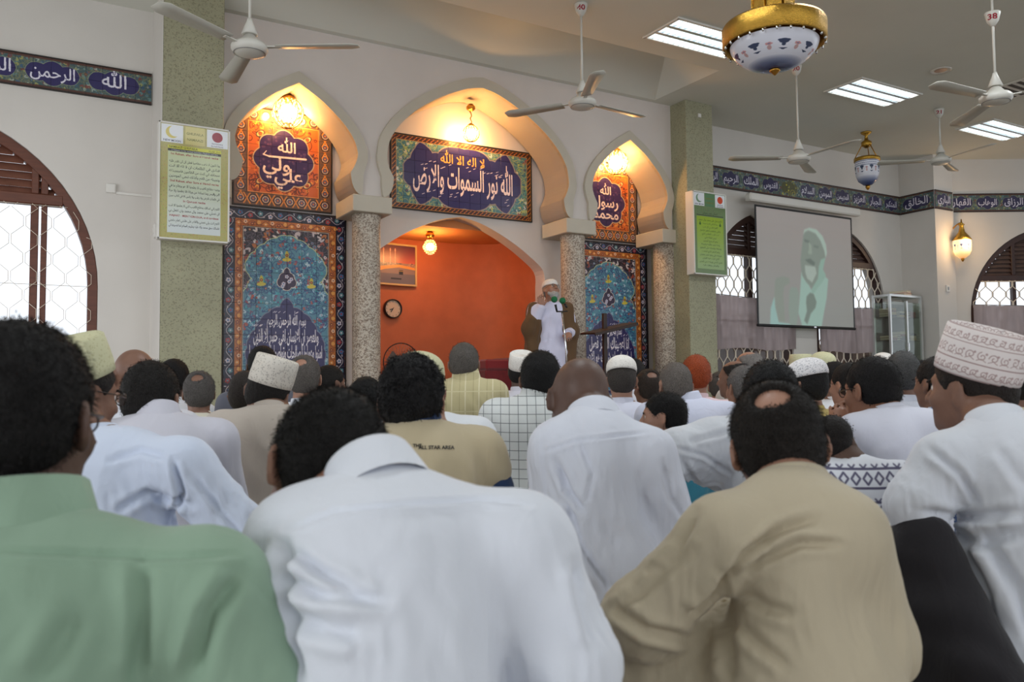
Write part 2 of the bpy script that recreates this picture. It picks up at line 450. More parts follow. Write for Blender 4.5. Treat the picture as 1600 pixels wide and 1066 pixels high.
# corner pier and the slanted wall beyond it
PF = atX(1460, 315, XE)[1]; PX1 = atY(1487, 320, PF)[0]
structure(MB().box(((XE+PX1)/2+0.02, (PF+WY+0.4)/2, CZ/2), (PX1-XE+0.04, WY+0.4-PF, CZ)).build('wall_corner_pier', M['wall']))
SLR = -YAW                                     # the slanted wall turns to face the hall
Q0 = np.array([PX1, PF+0.12, 0.0])
def slant(u, z, d=0.0): return Q0+np.array([math.cos(SLR)*u-math.sin(SLR)*d*-1*-1, math.sin(SLR)*u-math.cos(SLR)*d, z])
us = lambda x, y: float(np.dot(ray_plane(x, y)-Q0, (math.cos(SLR), math.sin(SLR), 0)))
def ray_plane(x, y):
    n = np.array([math.sin(SLR), -math.cos(SLR), 0.0]); r = ray(x, y); return EYE+r*(((Q0-EYE)@n)/(r@n))
U4 = us(1517, 490); WIN4 = (U4+mx(0.93), mx(0.93), mz(0.72), mz(1.72), mz(2.92))
structure(holed('wall_slanted', [[(0, 0), (6, 0), (6, CZ), (0, CZ)], hole(WIN4)], 0, 0.28, M['wall'], loc=Q0, rotz=SLR))

# pillars of pale green terrazzo
for nm, xa, xb in (('pillar_left', mx(0.885), mx(1.338)), ('pillar_right', mx(6.206), mx(6.60))):
    structure(MB().box(((xa+xb)/2, (PY+WY+0.1)/2, CZ/2), (xb-xa, WY+0.1-PY, CZ), bevel=0.006).build(nm, M['pillar']))

structure(MB().box((mx(0.885)-0.003, (PY+WY)/2+0.01, CZ/2), (0.006, WY-PY+0.02, CZ)).build('trim_8', M['wall']))

# the arcade: three arches on imposts and mosaic columns
def spline(P, k=5):
    P = [np.array(p, float) for p in P]; out = [tuple(P[0])]
    for i in range(len(P)-1):
        p0, p1, p2, p3 = P[max(i-1, 0)], P[i], P[i+1], P[min(i+2, len(P)-1)]
        for j in range(1, k+1):
            t_ = j/k
            out.append(tuple(0.5*(2*p1+(p2-p0)*t_+(2*p0-5*p1+4*p2-p3)*t_*t_+(3*p1-p0-3*p2+p3)*t_**3)))
    return out
PR_SIDE = [(1, 0), (0.945, 0.185), (0.81, 0.39), (0.62, 0.58), (0.365, 0.785), (0, 1)]
PR_MID = [(1, 0), (0.972, 0.19), (0.885, 0.37), (0.75, 0.545), (0.595, 0.69), (0.41, 0.825), (0.17, 0.955), (0, 1)]
PR_NICHE = [(1, 0), (0.985, 0.27), (0.79, 0.51), (0.57, 0.71), (0.33, 0.875), (0.166, 0.955), (0, 1)]
def profiled(xc, hw, zs, za, prof):
    r = [(hw*u, zs+(za-zs)*v) for u, v in spline(prof)]
    return [(xc+x, z) for x, z in r]+[(xc-x, z) for x, z in r[-2::-1]]
def horseshoe(xc, hw, za, zw, zc, hc, zb, hb, prof):
    """(right half, bottom to apex, then left): bulging pointed arch over a cusp and a rounded corbel"""
    r = []
    for i in range(7):                         # corbel: from its foot in to the cusp
        t_ = i/6*math.pi/2; r.append((hb+(hc-hb)*math.sin(t_), zb+(zc-zb)*(1-math.cos(t_))))
    for i in range(1, 5):                      # bulge from the cusp to the widest point
        t_ = i/4; r.append((hc+(hw-hc)*math.sin(t_*math.pi/2), zc+(zw-zc)*t_))
    r += [(hw*u, zw+(za-zw)*v) for u, v in spline(prof)[1:]]
    return [(xc+x, z) for x, z in r]+[(xc-x, z) for x, z in r[-2::-1]]
ARCH = [(mx(2.0), 0.53, 3.42), (XC, 0.995, 3.69), (mx(5.6), 0.512, 3.437)]
inner, outer = [], []
for xc, hw, za in ARCH:
    inner.append(horseshoe(xc, mx(hw), mz(za), mz(2.88), mz(2.70), mx(hw-0.066), mz(2.51), mx(hw+0.03), PR_MID if hw > 0.9 else PR_SIDE))
    outer.append(horseshoe(xc, mx(hw+0.095), mz(za+0.105), mz(2.88), mz(2.70), mx(hw+0.052), mz(2.51), mx(hw+0.03), PR_MID if hw > 0.9 else PR_SIDE))
for k, g in ((0, 1), (1, 2)):                  # neighbouring rims meet above the columns
    pass
arc = []
xL, xR = mx(1.33), mx(6.21); zb = mz(2.51)
edge = [(xL, zb)]
for k in range(3):
    edge += inner[k][::-1]
edge += [(xR, zb), (xR, CZ+0.05), (xL, CZ+0.05)]
for i in range(len(edge)):
    pass
edge = [p for p in edge if xL <= p[0] <= xR]
structure(holed('wall_arcade', [edge], AY, BY-0.036, M['arcade']))
for k, nm in enumerate(('trim_1', 'trim_2', 'trim_3')):
    o_ = [(min(max(x, xL-0.02), xR+0.02), z) for x, z in outer[k]]
    i_ = [(min(max(x, xL), xR), z) for x, z in inner[k]]
    t = MB(); a = [(x, AY-0.045, z) for x, z in i_]; b = [(x, AY-0.045, z) for x, z in o_]
    c = [(x, AY+0.01, z) for x, z in o_]; d = [(x, AY+0.01, z) for x, z in i_]
    t.strip(a, b, False); t.strip(b, c, False); t.strip(d, a, False)
    structure(t.build(nm, M['rim']))
    t = MB(); t.strip([(x*1.0, AY-0.04, z) for x, z in i_], [(x, BY-0.036, z) for x, z in i_])
    tt = t.build('soffit_'+nm, M['soffit'])
    tt.name = 'trim_%d' % (k+4); structure(tt)
# imposts and columns
def column(x, label):
    r = empty('column', (x, mx(7.12), 0)); tag(r, label, 'column')
    cl = MB().lathe([(0.157, 0.0), (0.157, 0.12), (0.152, 0.14), (0.152, mz(2.30)), (0.158, mz(2.335)), (0.158, mz(2.36))], n=40).build('shaft', M['mosaic'], r)
    MB().box((0, (6.95+7.42)*S/2-mx(7.12), mz(2.435)), (mx(0.37), mx(0.47), mz(2.51)-mz(2.36)), bevel=0.008).build('capital', M['rim'], r)
    MB().box((0, 0, 0.06), (0.40, 0.40, 0.12), bevel=0.01).build('base', M['rim'], r)
    return r
column(mx(2.665), 'round beige mosaic column left of the terracotta prayer niche')
column(mx(4.935), 'round beige mosaic column behind the standing preacher')
t = MB(); t.box((mx(6.17), mx(7.185), mz(2.435)), (mx(0.22), mx(0.47), mz(2.51)-mz(2.36)), bevel=0.006)
c3 = empty('column', (mx(6.19), mx(7.12), 0)); tag(c3, 'half round mosaic column set against the right green pillar', 'column')
MB().lathe([(0.157, 0.0), (0.157, mz(2.36))], n=40).build('shaft', M['mosaic'], c3)
MB().box((-mx(0.04), (6.95+7.42)*S/2-mx(7.12), mz(2.435)), (mx(0.26), mx(0.47), mz(2.51)-mz(2.36)), bevel=0.006).build('capital', M['rim'], c3)
tt = MB().box((mx(1.385), mx(7.185), mz(2.435)), (mx(0.12), mx(0.47), mz(2.51)-mz(2.36)), bevel=0.006).build('trim_7', M['rim']); structure(tt)

# back wall of the arcade with the prayer niche
NW, NS, NA = mx(0.99), mz(1.85), mz(2.515)

wb = [(mx(1.2), 0), (XC-NW, 0)]+profiled(XC, NW, NS, NA, PR_NICHE)[::-1]+[(XC+NW, 0), (mx(6.6), 0), (mx(6.6), CZ), (mx(1.2), CZ)]
structure(holed('wall_mihrab', [wb], BY, BY+0.22, M['arcade']))
t = MB(); A = []; NB = BY+0.22; ZN = mz(2.43)
for i in range(33):
    a = math.pi*i/32; cs = math.cos(a); sn = math.sin(a)
    A.append((XC-(NW+0.02)*math.copysign(abs(cs)**0.62, cs), NB-0.01+1.0*abs(sn)**0.62))
t.strip([(x, y, 0) for x, y in A], [(x, y, ZN) for x, y in A])
structure(t.build('wall_niche', M['terracotta']))
t = MB(); t.bm.faces.new([t.bm.verts.new((x, y, ZN)) for x, y in A]); 
structure(t.build('ceiling_niche', M['niche_ceiling']))
t = MB()                                       # the wall above the niche's own ceiling, behind the arch
t.quad((XC-NW-0.05, NB+0.005, ZN), (XC+NW+0.05, NB+0.005, ZN), (XC+NW+0.05, NB+0.005, NA+0.1), (XC-NW-0.05, NB+0.005, NA+0.1))
structure(t.build('wall_niche_head', M['niche_ceiling']))
structure(MB().box((XC, BY+0.25, 0.08), (mx(4.6), 0.9, 0.16)).build('floor_step', M['carpet']))

# ------------------------------------------------------------------ windows
def arched_window(name, wn, loc, rotz, woods, label, cols=4, zt=None, stiles=None, bar=0.0065):
    xc, hw, z0, zs, za = wn
    root = empty(name, loc, (0, 0, rotz)); structure(root)
    fw = 0.085
    out = [(xc+hw-0.003, z0+0.003)]+[(x, z-0.003) for x, z in pointed(xc, hw-0.003, zs, za)]+[(xc-hw+0.003, z0+0.003)]
    inn = [(xc+hw-fw, z0+fw)]+pointed(xc, hw-fw, zs, za-fw*1.25)+[(xc-hw+fw, z0+fw)]
    t = MB(); n = len(out)
    for y0, flip in ((0.03, 0), (0.13, 1)):
        a = [(x, y0, z) for x, z in out]; b = [(x, y0, z) for x, z in inn]
        t.strip(a+[a[0]], b+[b[0]], False)
    t.strip([(x, 0.03, z) for x, z in inn+inn[:1]], [(x, 0.13, z) for x, z in inn+inn[:1]], False)
    t.strip([(x, 0.03, z) for x, z in out+out[:1]], [(x, 0.13, z) for x, z in out+out[:1]], False)
    t.build('frame', woods[0], root)
    zt = zt or zs+(za-zs)*0.5
    def half(z):                               # inner half width of the arch at height z
        h = za-zs; R = (hw*hw+h*h)/(2*hw); cx = hw-R
        return (hw if z <= zs else cx+math.sqrt(max(0, R*R-(z-zs)**2)))-fw
    MB().box((xc, 0.08, zt), (2*half(zt+0.05)+0.05, 0.11, 0.10), bevel=0.008).build('transom', woods[0], root)
    k = cols
    for x, wd in (stiles or [(xc-hw+fw+(2*hw-2*fw)*i/k, 0.095 if i*2 == k else 0.06) for i in range(1, k)]):
        top = zs+math.sqrt(max(0, ((hw*hw+(za-zs)**2)/(2*hw))**2-(abs(x-xc)+((hw*hw+(za-zs)**2)/(2*hw))-hw)**2))-fw
        MB().box((x, 0.085, (zt+z0)/2), (wd, 0.09, zt-z0-0.1), bevel=0.006).build('mullion', woods[0], root)
        MB().box((x, 0.085, (zt+0.05+top)/2), (0.06, 0.09, max(0.02, top-zt-0.05)), bevel=0.006).build('mullion', woods[0], root)
    MB().box((xc, 0.085, z0+fw+0.05), (2*hw-2*fw, 0.09, 0.09), bevel=0.006).build('bottom_rail', woods[0], root)
    z = zt+0.075; tilt = Matrix.Rotation(math.radians(-38), 3, 'X')
    while z < za-fw*1.3:
        hh = half(z+0.03)-0.01
        if hh > 0.06: MB().box((xc, 0.09, z), (2*hh, 0.011, 0.096), R=tilt).build('slat', woods[1], root)
        z += 0.072
    zg = z0+fw; g = MB(); g.quad((xc-hw+fw, 0.10, zg), (xc+hw-fw, 0.10, zg), (xc+hw-fw, 0.10, min(zt, zs)), (xc-hw+fw, 0.10, min(zt, zs)))
    gl = g.build('pane', M['glass'], root)
    if zt > zs:
        g = MB(); A_ = []; B_ = []
        for i in range(9):
            zz = zs+(zt-zs)*i/8; A_.append((xc-half(zz), 0.10, zz)); B_.append((xc+half(zz), 0.10, zz))
        g.strip(A_, B_); g.build('pane', M['glass'], root)
    # burglar bars of cream iron: uprights that bow in and out between the rails
    t = MB(); nb = 6*max(1, int(round(2*hw/0.9)))+6; x0_, x1_ = xc-hw+fw+0.02, xc+hw-fw-0.02
    for i in range(nb+1):
        x = x0_+(x1_-x0_)*i/nb
        ztop = min(zt-0.05, zs+math.sqrt(max(0.0, ((hw*hw+(za-zs)**2)/(2*hw))**2-(abs(x-xc)+((hw*hw+(za-zs)**2)/(2*hw))-hw)**2))-fw-0.02)
        pts = []; zz = z0+fw+0.06; j = 0
        while zz < ztop:
            s_ = (1 if i % 2 else -1)*(1 if (j//2) % 2 else -1)
            pts.append((x+s_*0.42*(x1_-x0_)/nb, 0.015, zz)); j += 1; zz += 0.085
        pts.append((x, 0.015, ztop))
        if len(pts) > 2: t.tube(pts, bar, 5)
    for zz in (z0+fw+0.1, (z0+zt)/2, zt-0.06): t.tube([(xc-half(zz), 0.015, zz), (xc+half(zz), 0.015, zz)], bar, 5)
    gr = t.build('grille', M['grille'], root); gr['kind'] = 'stuff'
    return root
W1 = (M['wood'], M['louvre']); W2 = (M['dark_wood'], plain('dark_louvre', rgb(96, 78, 72), 0.5, noise=0.2, scale=9))
arched_window('window_1', WIN1, (0, WY, 0), 0, W1, '', 4, mz(2.28), [(mx(0.057), 0.066), (mx(0.122), 0.05), (mx(-0.95), 0.066)], 0.0028)
arched_window('window_2', WIN2, (0, WY, 0), 0, W2, '', 2, mz(2.42), bar=0.0085)
arched_window('window_3', WIN3, (0, WY, 0), 0, W2, '', 2, mz(2.40), bar=0.0085)
arched_window('window_4', WIN4, tuple(Q0), SLR, W2, '', 3, mz(2.24), bar=0.0085)
arched_window('window_5', (mx(-3.6),)+WIN1[1:], (0, WY, 0), 0, W1, '', 4, mz(2.28))

# the compound wall outside, across the yard
structure(MB().box((14, WY+2.4, 0.78), (20, 0.2, 1.56)).build('wall_compound', plain('yard_wall', rgb(120, 96, 84), 0.9, noise=0.2, scale=3)))
structure(MB().box((6, WY+5.3, -0.02), (34, 10, 0.04)).build('ground_yard', plain('yard_ground', rgb(190, 176, 160), 0.9, noise=0.2, scale=2)))
# half curtains of grey-mauve voile
M['curtain'] = plain('mauve_grey_curtain', rgb(172, 162, 164), 0.9, noise=0.25, scale=3.0, col2=rgb(126, 118, 122), stretch=(6, 1, 0.6))
_nt = M['curtain'].node_tree; _b = _nt.nodes['Principled BSDF']; _tl = N(_nt, 'ShaderNodeBsdfTranslucent'); _tl.inputs[0].default_value = rgb(232, 214, 212)
_ms = N(_nt, 'ShaderNodeMixShader'); _ms.inputs[0].default_value = 0.62; _nt.links.new(_b.outputs[0], _ms.inputs[1]); _nt.links.new(_tl.outputs[0], _ms.inputs[2]); _nt.links.new(_ms.outputs[0], _nt.nodes['Material Output'].inputs[0])
def curtain(name, x0, x1, z0, z1, loc, rotz, label, seed, sag=0.06):
    rnd = random.Random(seed); n = 90; ph = [rnd.uniform(0, 6.28) for _ in range(3)]
    V, Fc = [], []; rows = 14
    for j in range(rows+1):
        v = j/rows
        for i in range(n+1):
            u = i/n
            x = x0+(x1-x0)*u; z = z0+(z1-z0)*v-sag*math.sin(u*math.pi)*v*(0.5)+0.015*math.sin(u*9+ph[2])*(1-v)
            y = -0.055+0.022*math.sin(u*62+ph[0])*(0.5+0.5*v)+0.014*math.sin(u*23+ph[1]+v)
            V.append((x, y, z))
    for j in range(rows):
        for i in range(n):
            a = j*(n+1)+i; Fc.append((a, a+1, a+n+2, a+n+1))
    o = link(name, np_mesh(name, V, Fc), M['curtain'], None, loc); o.rotation_euler = (0, 0, rotz)
    t = MB(); t.tube([(x0-0.02, -0.05, z1+0.005), ((x0+x1)/2, -0.05, z1-sag*0.5), (x1+0.02, -0.05, z1+0.005)], 0.006, 6); t.build('wire', M['grey_metal'], o)
    return tag(o, label, 'curtain')
curtain('curtain', WIN2[0]-WIN2[1]-0.02, WIN2[0]+WIN2[1]-0.01, mz(1.22), mz(1.87), (0, WY, 0), 0, 'mauve grey half curtain in the window beside the right pillar', 1)
curtain('curtain', WIN3[0]-WIN3[1]+0.0, WIN3[0]+WIN3[1]-0.03, mz(1.20), mz(1.82), (0, WY, 0), 0, 'mauve grey half curtain in the window next to the glass cabinet', 2)
curtain('curtain', WIN4[0]-WIN4[1]+0.02, WIN4[0]+WIN4[1], mz(1.20), mz(1.86), tuple(Q0), SLR, 'mauve grey half curtain behind the big embroidered cap at right', 3)
# ------------------------------------------------------------------ painted tile panels
NAVY, CYAN, ORANGE, CREAM, BROWN = (44, 38, 92), (84, 138, 160), (190, 110, 48), (226, 214, 206), (52, 36, 34)
rnd = random.Random(7)
def scatter_flora(c, inside, n, palette, vine, rmin, rmax, wd, seed, spir=0.0):
    rd = random.Random(seed); W, H = c.W, c.H
    for _ in range(int(n*0.5)):
        x, y = rd.uniform(0, W), rd.uniform(0, H)
        if inside(x, y): c.spiral(x, y, rd.uniform(2.2, 4.0)*rmax, rd.uniform(0, 6.28), vine, wd, 1.3, rd.choice((-1, 1)))
    for _ in range(n):
        x, y = rd.uniform(0, W), rd.uniform(0, H)
        if not inside(x, y): continue
        k = rd.random(); col = rd.choice(palette)
        if k < 0.55: c.flower(x, y, rd.uniform(rmin, rmax), col, rd.choice(palette), rd.choice((5, 6)), rd.uniform(0, 6))
        else:
            a = rd.uniform(0, 6.28); c.leaf(x, y, rmax*2.2, a, col); c.leaf(x, y, rmax*1.8, a+1.0, col)
def band(c, x0, y0, x1, y1, ground, vine, palette, horizontal, step, seed):
    """a running vine with blossoms between two lines"""
    c.rect(x0, y0, x1, y1, ground); rd = random.Random(seed)
    L = (x1-x0) if horizontal else (y1-y0); T = (y1-y0) if horizontal else (x1-x0)
    P = lambda s, o: (x0+s, y0+T/2+o) if horizontal else (x0+T/2+o, y0+s)
    c.line([P(s, 0.3*T*math.sin(s/step*math.pi)) for s in np.linspace(0, L, int(L/step)*8+2)], 0.075*T, vine)
    k = 0; s = step/2
    while s < L:
        sg = 1 if k % 2 == 0 else -1
        p = P(s, -0.12*T*sg); col = palette[k % len(palette)]
        c.flower(p[0], p[1], 0.27*T, col, palette[(k+1) % len(palette)], 5, k)
        q = P(s+step*0.45, 0.22*T*sg); c.leaf(q[0], q[1], 0.3*T, rd.uniform(0, 6.28), vine)
        s += step; k += 1
def mirror_poly(right):
    return right+[(-x, y) for x, y in right[::-1]]
def lobes(P, amp=0.5):
    """joins the cusps P by outward bulging arcs (amp: bulge as a share of the chord)"""
    out = []
    for (x0, y0), (x1, y1) in zip(P[:-1], P[1:]):
        dx, dy = x1-x0, y1-y0
        for i in range(8):
            t_ = i/8; b = amp*4*t_*(1-t_)
            out.append((x0+dx*t_-dy*b*-1*-1, y0+dy*t_+dx*b))
    out.append(P[-1]); return out

def tile_panel(name, label, xa, xb, za, zb, canvas, nx, nz, edge=None, y=BY-0.001, group=None):
    W, H = xb-xa, zb-za
    root = empty(name, (xa, y, za)); tag(root, label, 'tile panel', group)
    im = canvas.image(name+'_picture'); mat = picture_mat(name+'_glaze', im, root, W, H, 0.28)
    MB().box((W/2, -0.008, H/2), (W, 0.016, H)).build('mortar_bed', M['grout'], root)
    ft = 0.014
    for c, sz in (((W/2, -0.0155, -ft/2), (W+2*ft, 0.03, ft)), ((W/2, -0.0155, H+ft/2), (W+2*ft, 0.03, ft)), ((-ft/2, -0.0155, H/2), (ft, 0.03, H)), ((W+ft/2, -0.0155, H/2), (ft, 0.03, H))):
        MB().box(c, sz).build('edging', edge or M['black_line'], root)
    tw, th = W/nx, H/nz
    me = MB().box((0, 0, 0), (tw-0.0022, 0.008, th-0.0022), bevel=0.0012).mesh('tile'); me.materials.append(mat)
    rd = random.Random(nx*nz)
    for j in range(nz):
        for i in range(nx):
            o = link('tile', me, None, root, ((i+0.5)*tw, -0.0195+rd.uniform(-0.0006, 0.0006), (j+0.5)*th))
    return root

def blue_panel(lines, seed):
    W, H = 1.30, 2.50; c = Canvas(W, H, (40, 34, 44), 420); cx = W/2
    y = lambda d: H-d
    inner = (0.19, W-0.19)
    scatter_flora(c, lambda a, b: True, 900, [(214, 206, 206), (196, 186, 190), (96, 122, 150), (150, 70, 60), (180, 110, 60)], (110, 96, 110), 0.012, 0.026, 0.005, seed)
    # the pale blue field under a lobed arch
    R = lobes([(0, y(0.255)), (0.115, y(0.29)), (0.24, y(0.36)), (0.34, y(0.45)), (0.415, y(0.54)), (0.44, y(0.60)), (0.40, y(0.70)), (0.37, y(0.74)), (0.42, y(0.84)), (0.47, y(0.93))], 0.14)
    R += [(0.47, 0), (0, 0)]
    poly = [(cx+a, b) for a, b in R]+[(cx-a, b) for a, b in R[::-1]]
    c.poly(poly, CYAN); c.line(poly, 0.009, (176, 196, 150))
    b = (0, c.w, 0, c.h, ((np.arange(c.w)+0.5)/c.res)[None, :], ((np.arange(c.h)+0.5)/c.res)[:, None])
    mask = c.inside(poly, b)
    ins = lambda px, py: mask[min(c.h-1, int(py*c.res)), min(c.w-1, int(px*c.res))] and abs(px-cx) < 0.45
    scatter_flora(c, ins, 1500, [(150, 190, 210), (190, 212, 222), (44, 74, 128), (60, 160, 170), (120, 74, 110), (178, 84, 70), (90, 170, 190)], (36, 66, 118), 0.008, 0.017, 0.0055, seed+1)
    c.line(poly, 0.008, (190, 200, 150))
    # spade shaped device and small gilt sprays
    sp = lobes([(0, y(0.60)), (0.035, y(0.655)), (0.085, y(0.72)), (0.10, y(0.79)), (0.05, y(0.815)), (0, y(0.85))], 0.16)
    pl = [(cx+a, b_) for a, b_ in sp]+[(cx-a, b_) for a, b_ in sp[::-1]]
    c.poly(pl, (54, 38, 66)); c.line(pl, 0.008, (214, 200, 190))
    for k in range(5): c.flower(cx+0.05*math.sin(k*1.3), y(0.70+0.026*k), 0.022, (206, 196, 210), (90, 130, 170), 5, k)
    for dx, d in ((0, 0.47), (-0.27, 0.75), (0.27, 0.75)):
        c.leaf(cx+dx, y(d+0.05), 0.10, math.pi/2, (206, 190, 70)); c.leaf(cx+dx-0.05, y(d+0.05), 0.10, 0.1, (206, 190, 70)); c.disc(cx+dx, y(d), 0.016, (60, 40, 40)); c.disc(cx+dx, y(d), 0.010, (214, 130, 60))
    # the navy cartouche with the verses
    P = [(0, y(0.93)), (0.075, y(1.03)), (0.19, y(1.09)), (0.28, y(1.18)), (0.335, y(1.28)), (0.39, y(1.36)), (0.415, y(1.47)), (0.42, y(1.60)), (0.38, y(1.72)), (0.27, y(1.84)), (0.12, y(1.93)), (0, y(2.02))]
    P = lobes(P, 0.13); pl = [(cx+a, b_) for a, b_ in P]+[(cx-a, b_) for a, b_ in P[::-1]]
    c.poly(pl, NAVY); c.line(pl, 0.010, (120, 128, 150))
    mk = c.inside(pl, b); rd = random.Random(seed+5)
    for _ in range(150):
        px, py = rd.uniform(0, W), rd.uniform(0, H)
        if mk[min(c.h-1, int(py*c.res)), min(c.w-1, int(px*c.res))]: c.flower(px, py, 0.012, (66, 58, 120), (40, 60, 120))
    for t_, d, wd, h in lines:
        c.text(arabic(t_), cx, y(d), h, (236, 230, 236), maxw=wd, bold=0.022, stretch=0.9, tall=True)
        for _ in range(int(wd*16)):
            a = rd.uniform(-wd/2, wd/2); c.line([(cx+a, y(d)+h*0.85), (cx+a+0.02, y(d)+h*0.95)], 0.006, (226, 218, 226))
    # frame bands
    for k in range(3): c.line([(0.187, 0), (0.187, H-0.187), (W-0.187, H-0.187), (W-0.187, 0)], 0.012, (206, 190, 170))
    pal = [(206, 196, 206), (70, 112, 160), (170, 60, 66), (90, 140, 150)]
    for x0 in (0.004, W-0.104): band(c, x0, 0, x0+0.10, H, (36, 34, 54), (190, 184, 190), pal, False, 0.105, seed+7)
    band(c, 0.0, H-0.104, W, H-0.004, (36, 34, 54), (190, 184, 190), pal, True, 0.105, seed+8)
    pal2 = [(222, 150, 70), (232, 200, 170), (120, 50, 36), (226, 170, 90)]
    for x0 in (0.107, W-0.182): band(c, x0, 0, x0+0.075, H-0.107, ORANGE, (110, 60, 34), pal2, False, 0.07, seed+9)
    band(c, 0.107, H-0.182, W-0.107, H-0.107, ORANGE, (110, 60, 34), pal2, True, 0.07, seed+10)
    for e in (0.104, 0.184): c.line([(e, 0), (e, H-e), (W-e, H-e), (W-e, 0)], 0.006, (40, 26, 24))
    return c
BPH = 2.50
bl = blue_panel([('بسم الله الرحمن الرحيم', 1.22, 0.42, 0.15), ('والعصر ان الانسان لفى خسر الا الذين', 1.40, 0.70, 0.185), ('امنوا وعملوا الصالحات وتواصوا بالحق وتواصوا', 1.575, 0.78, 0.185), ('بالصبر', 1.74, 0.36, 0.185)], 11)
br = blue_panel([('بسم الله الرحمن الرحيم', 1.22, 0.42, 0.15), ('انا اعطيناك الكوثر فصل', 1.41, 0.66, 0.20), ('لربك وانحر ان شانئك هو الابتر', 1.59, 0.74, 0.19)], 23)
# a pale blue roundel at the foot of the second cartouche
br.disc(0.65, BPH-1.84, 0.13, (70, 136, 170)); br.ring(0.65, BPH-1.84, 0.13, 0.008, (190, 200, 190))
for k in range(26): br.flower(0.65+0.1*math.cos(k*2.4)*(k/26)**0.5, BPH-1.84+0.1*math.sin(k*2.4)*(k/26)**0.5, 0.014, (44, 84, 130), (180, 206, 216))
ztop = mz(2.385)
tile_panel('tile_panel', 'tall blue floral tile panel left of the prayer niche with long navy verse cartouche', mx(2.03)-0.65, mx(2.03)+0.65, ztop-BPH, ztop, bl, 8, 15)
tile_panel('tile_panel', 'tall blue floral tile panel behind the dark lectern at the right arch', mx(5.63)-0.65, mx(5.63)+0.65, ztop-BPH, ztop, br, 8, 15)

def orange_panel(lines, seed, nlob):
    W = H = 1.05; c = Canvas(W, H, (196, 98, 44), 420); cx = W/2
    ins = lambda a, b: 0.15 < a < W-0.15 and 0.15 < b < H-0.15
    scatter_flora(c, ins, 260, [(120, 50, 30), (226, 150, 60), (90, 40, 34), (222, 120, 50)], (104, 44, 26), 0.010, 0.020, 0.009, seed)
    for a in (0.27, W-0.27):
        for b in (0.27, H-0.27):
            c.disc(a, b, 0.055, (70, 50, 50), 0.035, 0.6); c.disc(a, b, 0.042, (226, 190, 120), 0.026, 0.6); c.disc(a, b, 0.022, (190, 90, 50))
    pl = []
    for i in range(160):
        t_ = 2*math.pi*i/160; r = 0.33*(0.86+0.14*abs(math.cos(t_*nlob/2)))
        pl.append((cx+r*math.cos(t_), H/2-0.01+r*1.02*math.sin(t_)))
    c.poly(pl, (52, 34, 84)); c.line(pl, 0.012, (196, 170, 130), True)
    for k in range(60):
        a, r = rnd.uniform(0, 6.28), 0.28*math.sqrt(rnd.random()); c.flower(cx+r*math.cos(a), H/2+r*math.sin(a), 0.014, (84, 60, 110), (110, 70, 60))
    c.line([(cx-0.19, 0.60), (cx-0.22, 0.56), (cx-0.16, 0.545), (cx+0.24, 0.56)], 0.010, (244, 220, 206), w2=0.022) if nlob == 8 else None
    for t_, x, y, wd, h in lines: c.text(arabic(t_), cx+x, y, h, (244, 220, 206), maxw=wd, bold=0.02)
    for x0, y0, x1, y1 in ((0, 0, W, 0.14), (0, H-0.14, W, H), (0, 0, 0.14, H), (W-0.14, 0, W, H)): c.rect(x0, y0, x1, y1, (110, 82, 66))
    n = 8
    for i in range(n):
        s_ = 0.07+(W-0.14)*i/(n-1)
        for px, py in ((s_, 0.07), (s_, H-0.07), (0.07, s_), (W-0.07, s_)):
            c.disc(px, py, 0.050, (56, 40, 44)); c.disc(px, py, 0.036, (214, 190, 160)); c.flower(px, py, 0.028, (92, 84, 110), (210, 120, 60), 6)
        if i < n-1:
            m_ = s_+(W-0.14)/(n-1)/2; e = 0.055
            for px, py in ((m_, 0.07), (m_, H-0.07), (0.07, m_), (W-0.07, m_)):
                c.line([(px-e*0.6, py-e), (px+e*0.6, py+e)], 0.014, (222, 140, 60)); c.line([(px-e*0.6, py+e), (px+e*0.6, py-e)], 0.014, (222, 140, 60))
    c.line([(0.145, 0.145), (W-0.145, 0.145), (W-0.145, H-0.145), (0.145, H-0.145)], 0.008, (226, 150, 80), True)
    return c
oz0, oz1 = mz(2.424), mz(3.275)
ol = orange_panel([('الله', 0.03, 0.61, 0.26, 0.16), ('ولي', -0.08, 0.40, 0.40, 0.21), ('علي', 0.05, 0.29, 0.36, 0.20)], 31, 8)
orr = orange_panel([('الله', 0.0, 0.62, 0.3, 0.15), ('رسول', 0.0, 0.45, 0.42, 0.21), ('محمد', 0.0, 0.29, 0.42, 0.20)], 37, 8.0001)
tile_panel('tile_panel', 'orange square tile panel with purple medallion under the left arch lamp', mx(2.0)-0.525, mx(2.0)+0.525, oz0, oz0+1.05, ol, 8, 8)
tile_panel('tile_panel', 'orange square tile panel with purple medallion under the right arch lamp', mx(5.61)-0.525, mx(5.61)+0.525, oz0, oz0+1.05, orr, 8, 8)

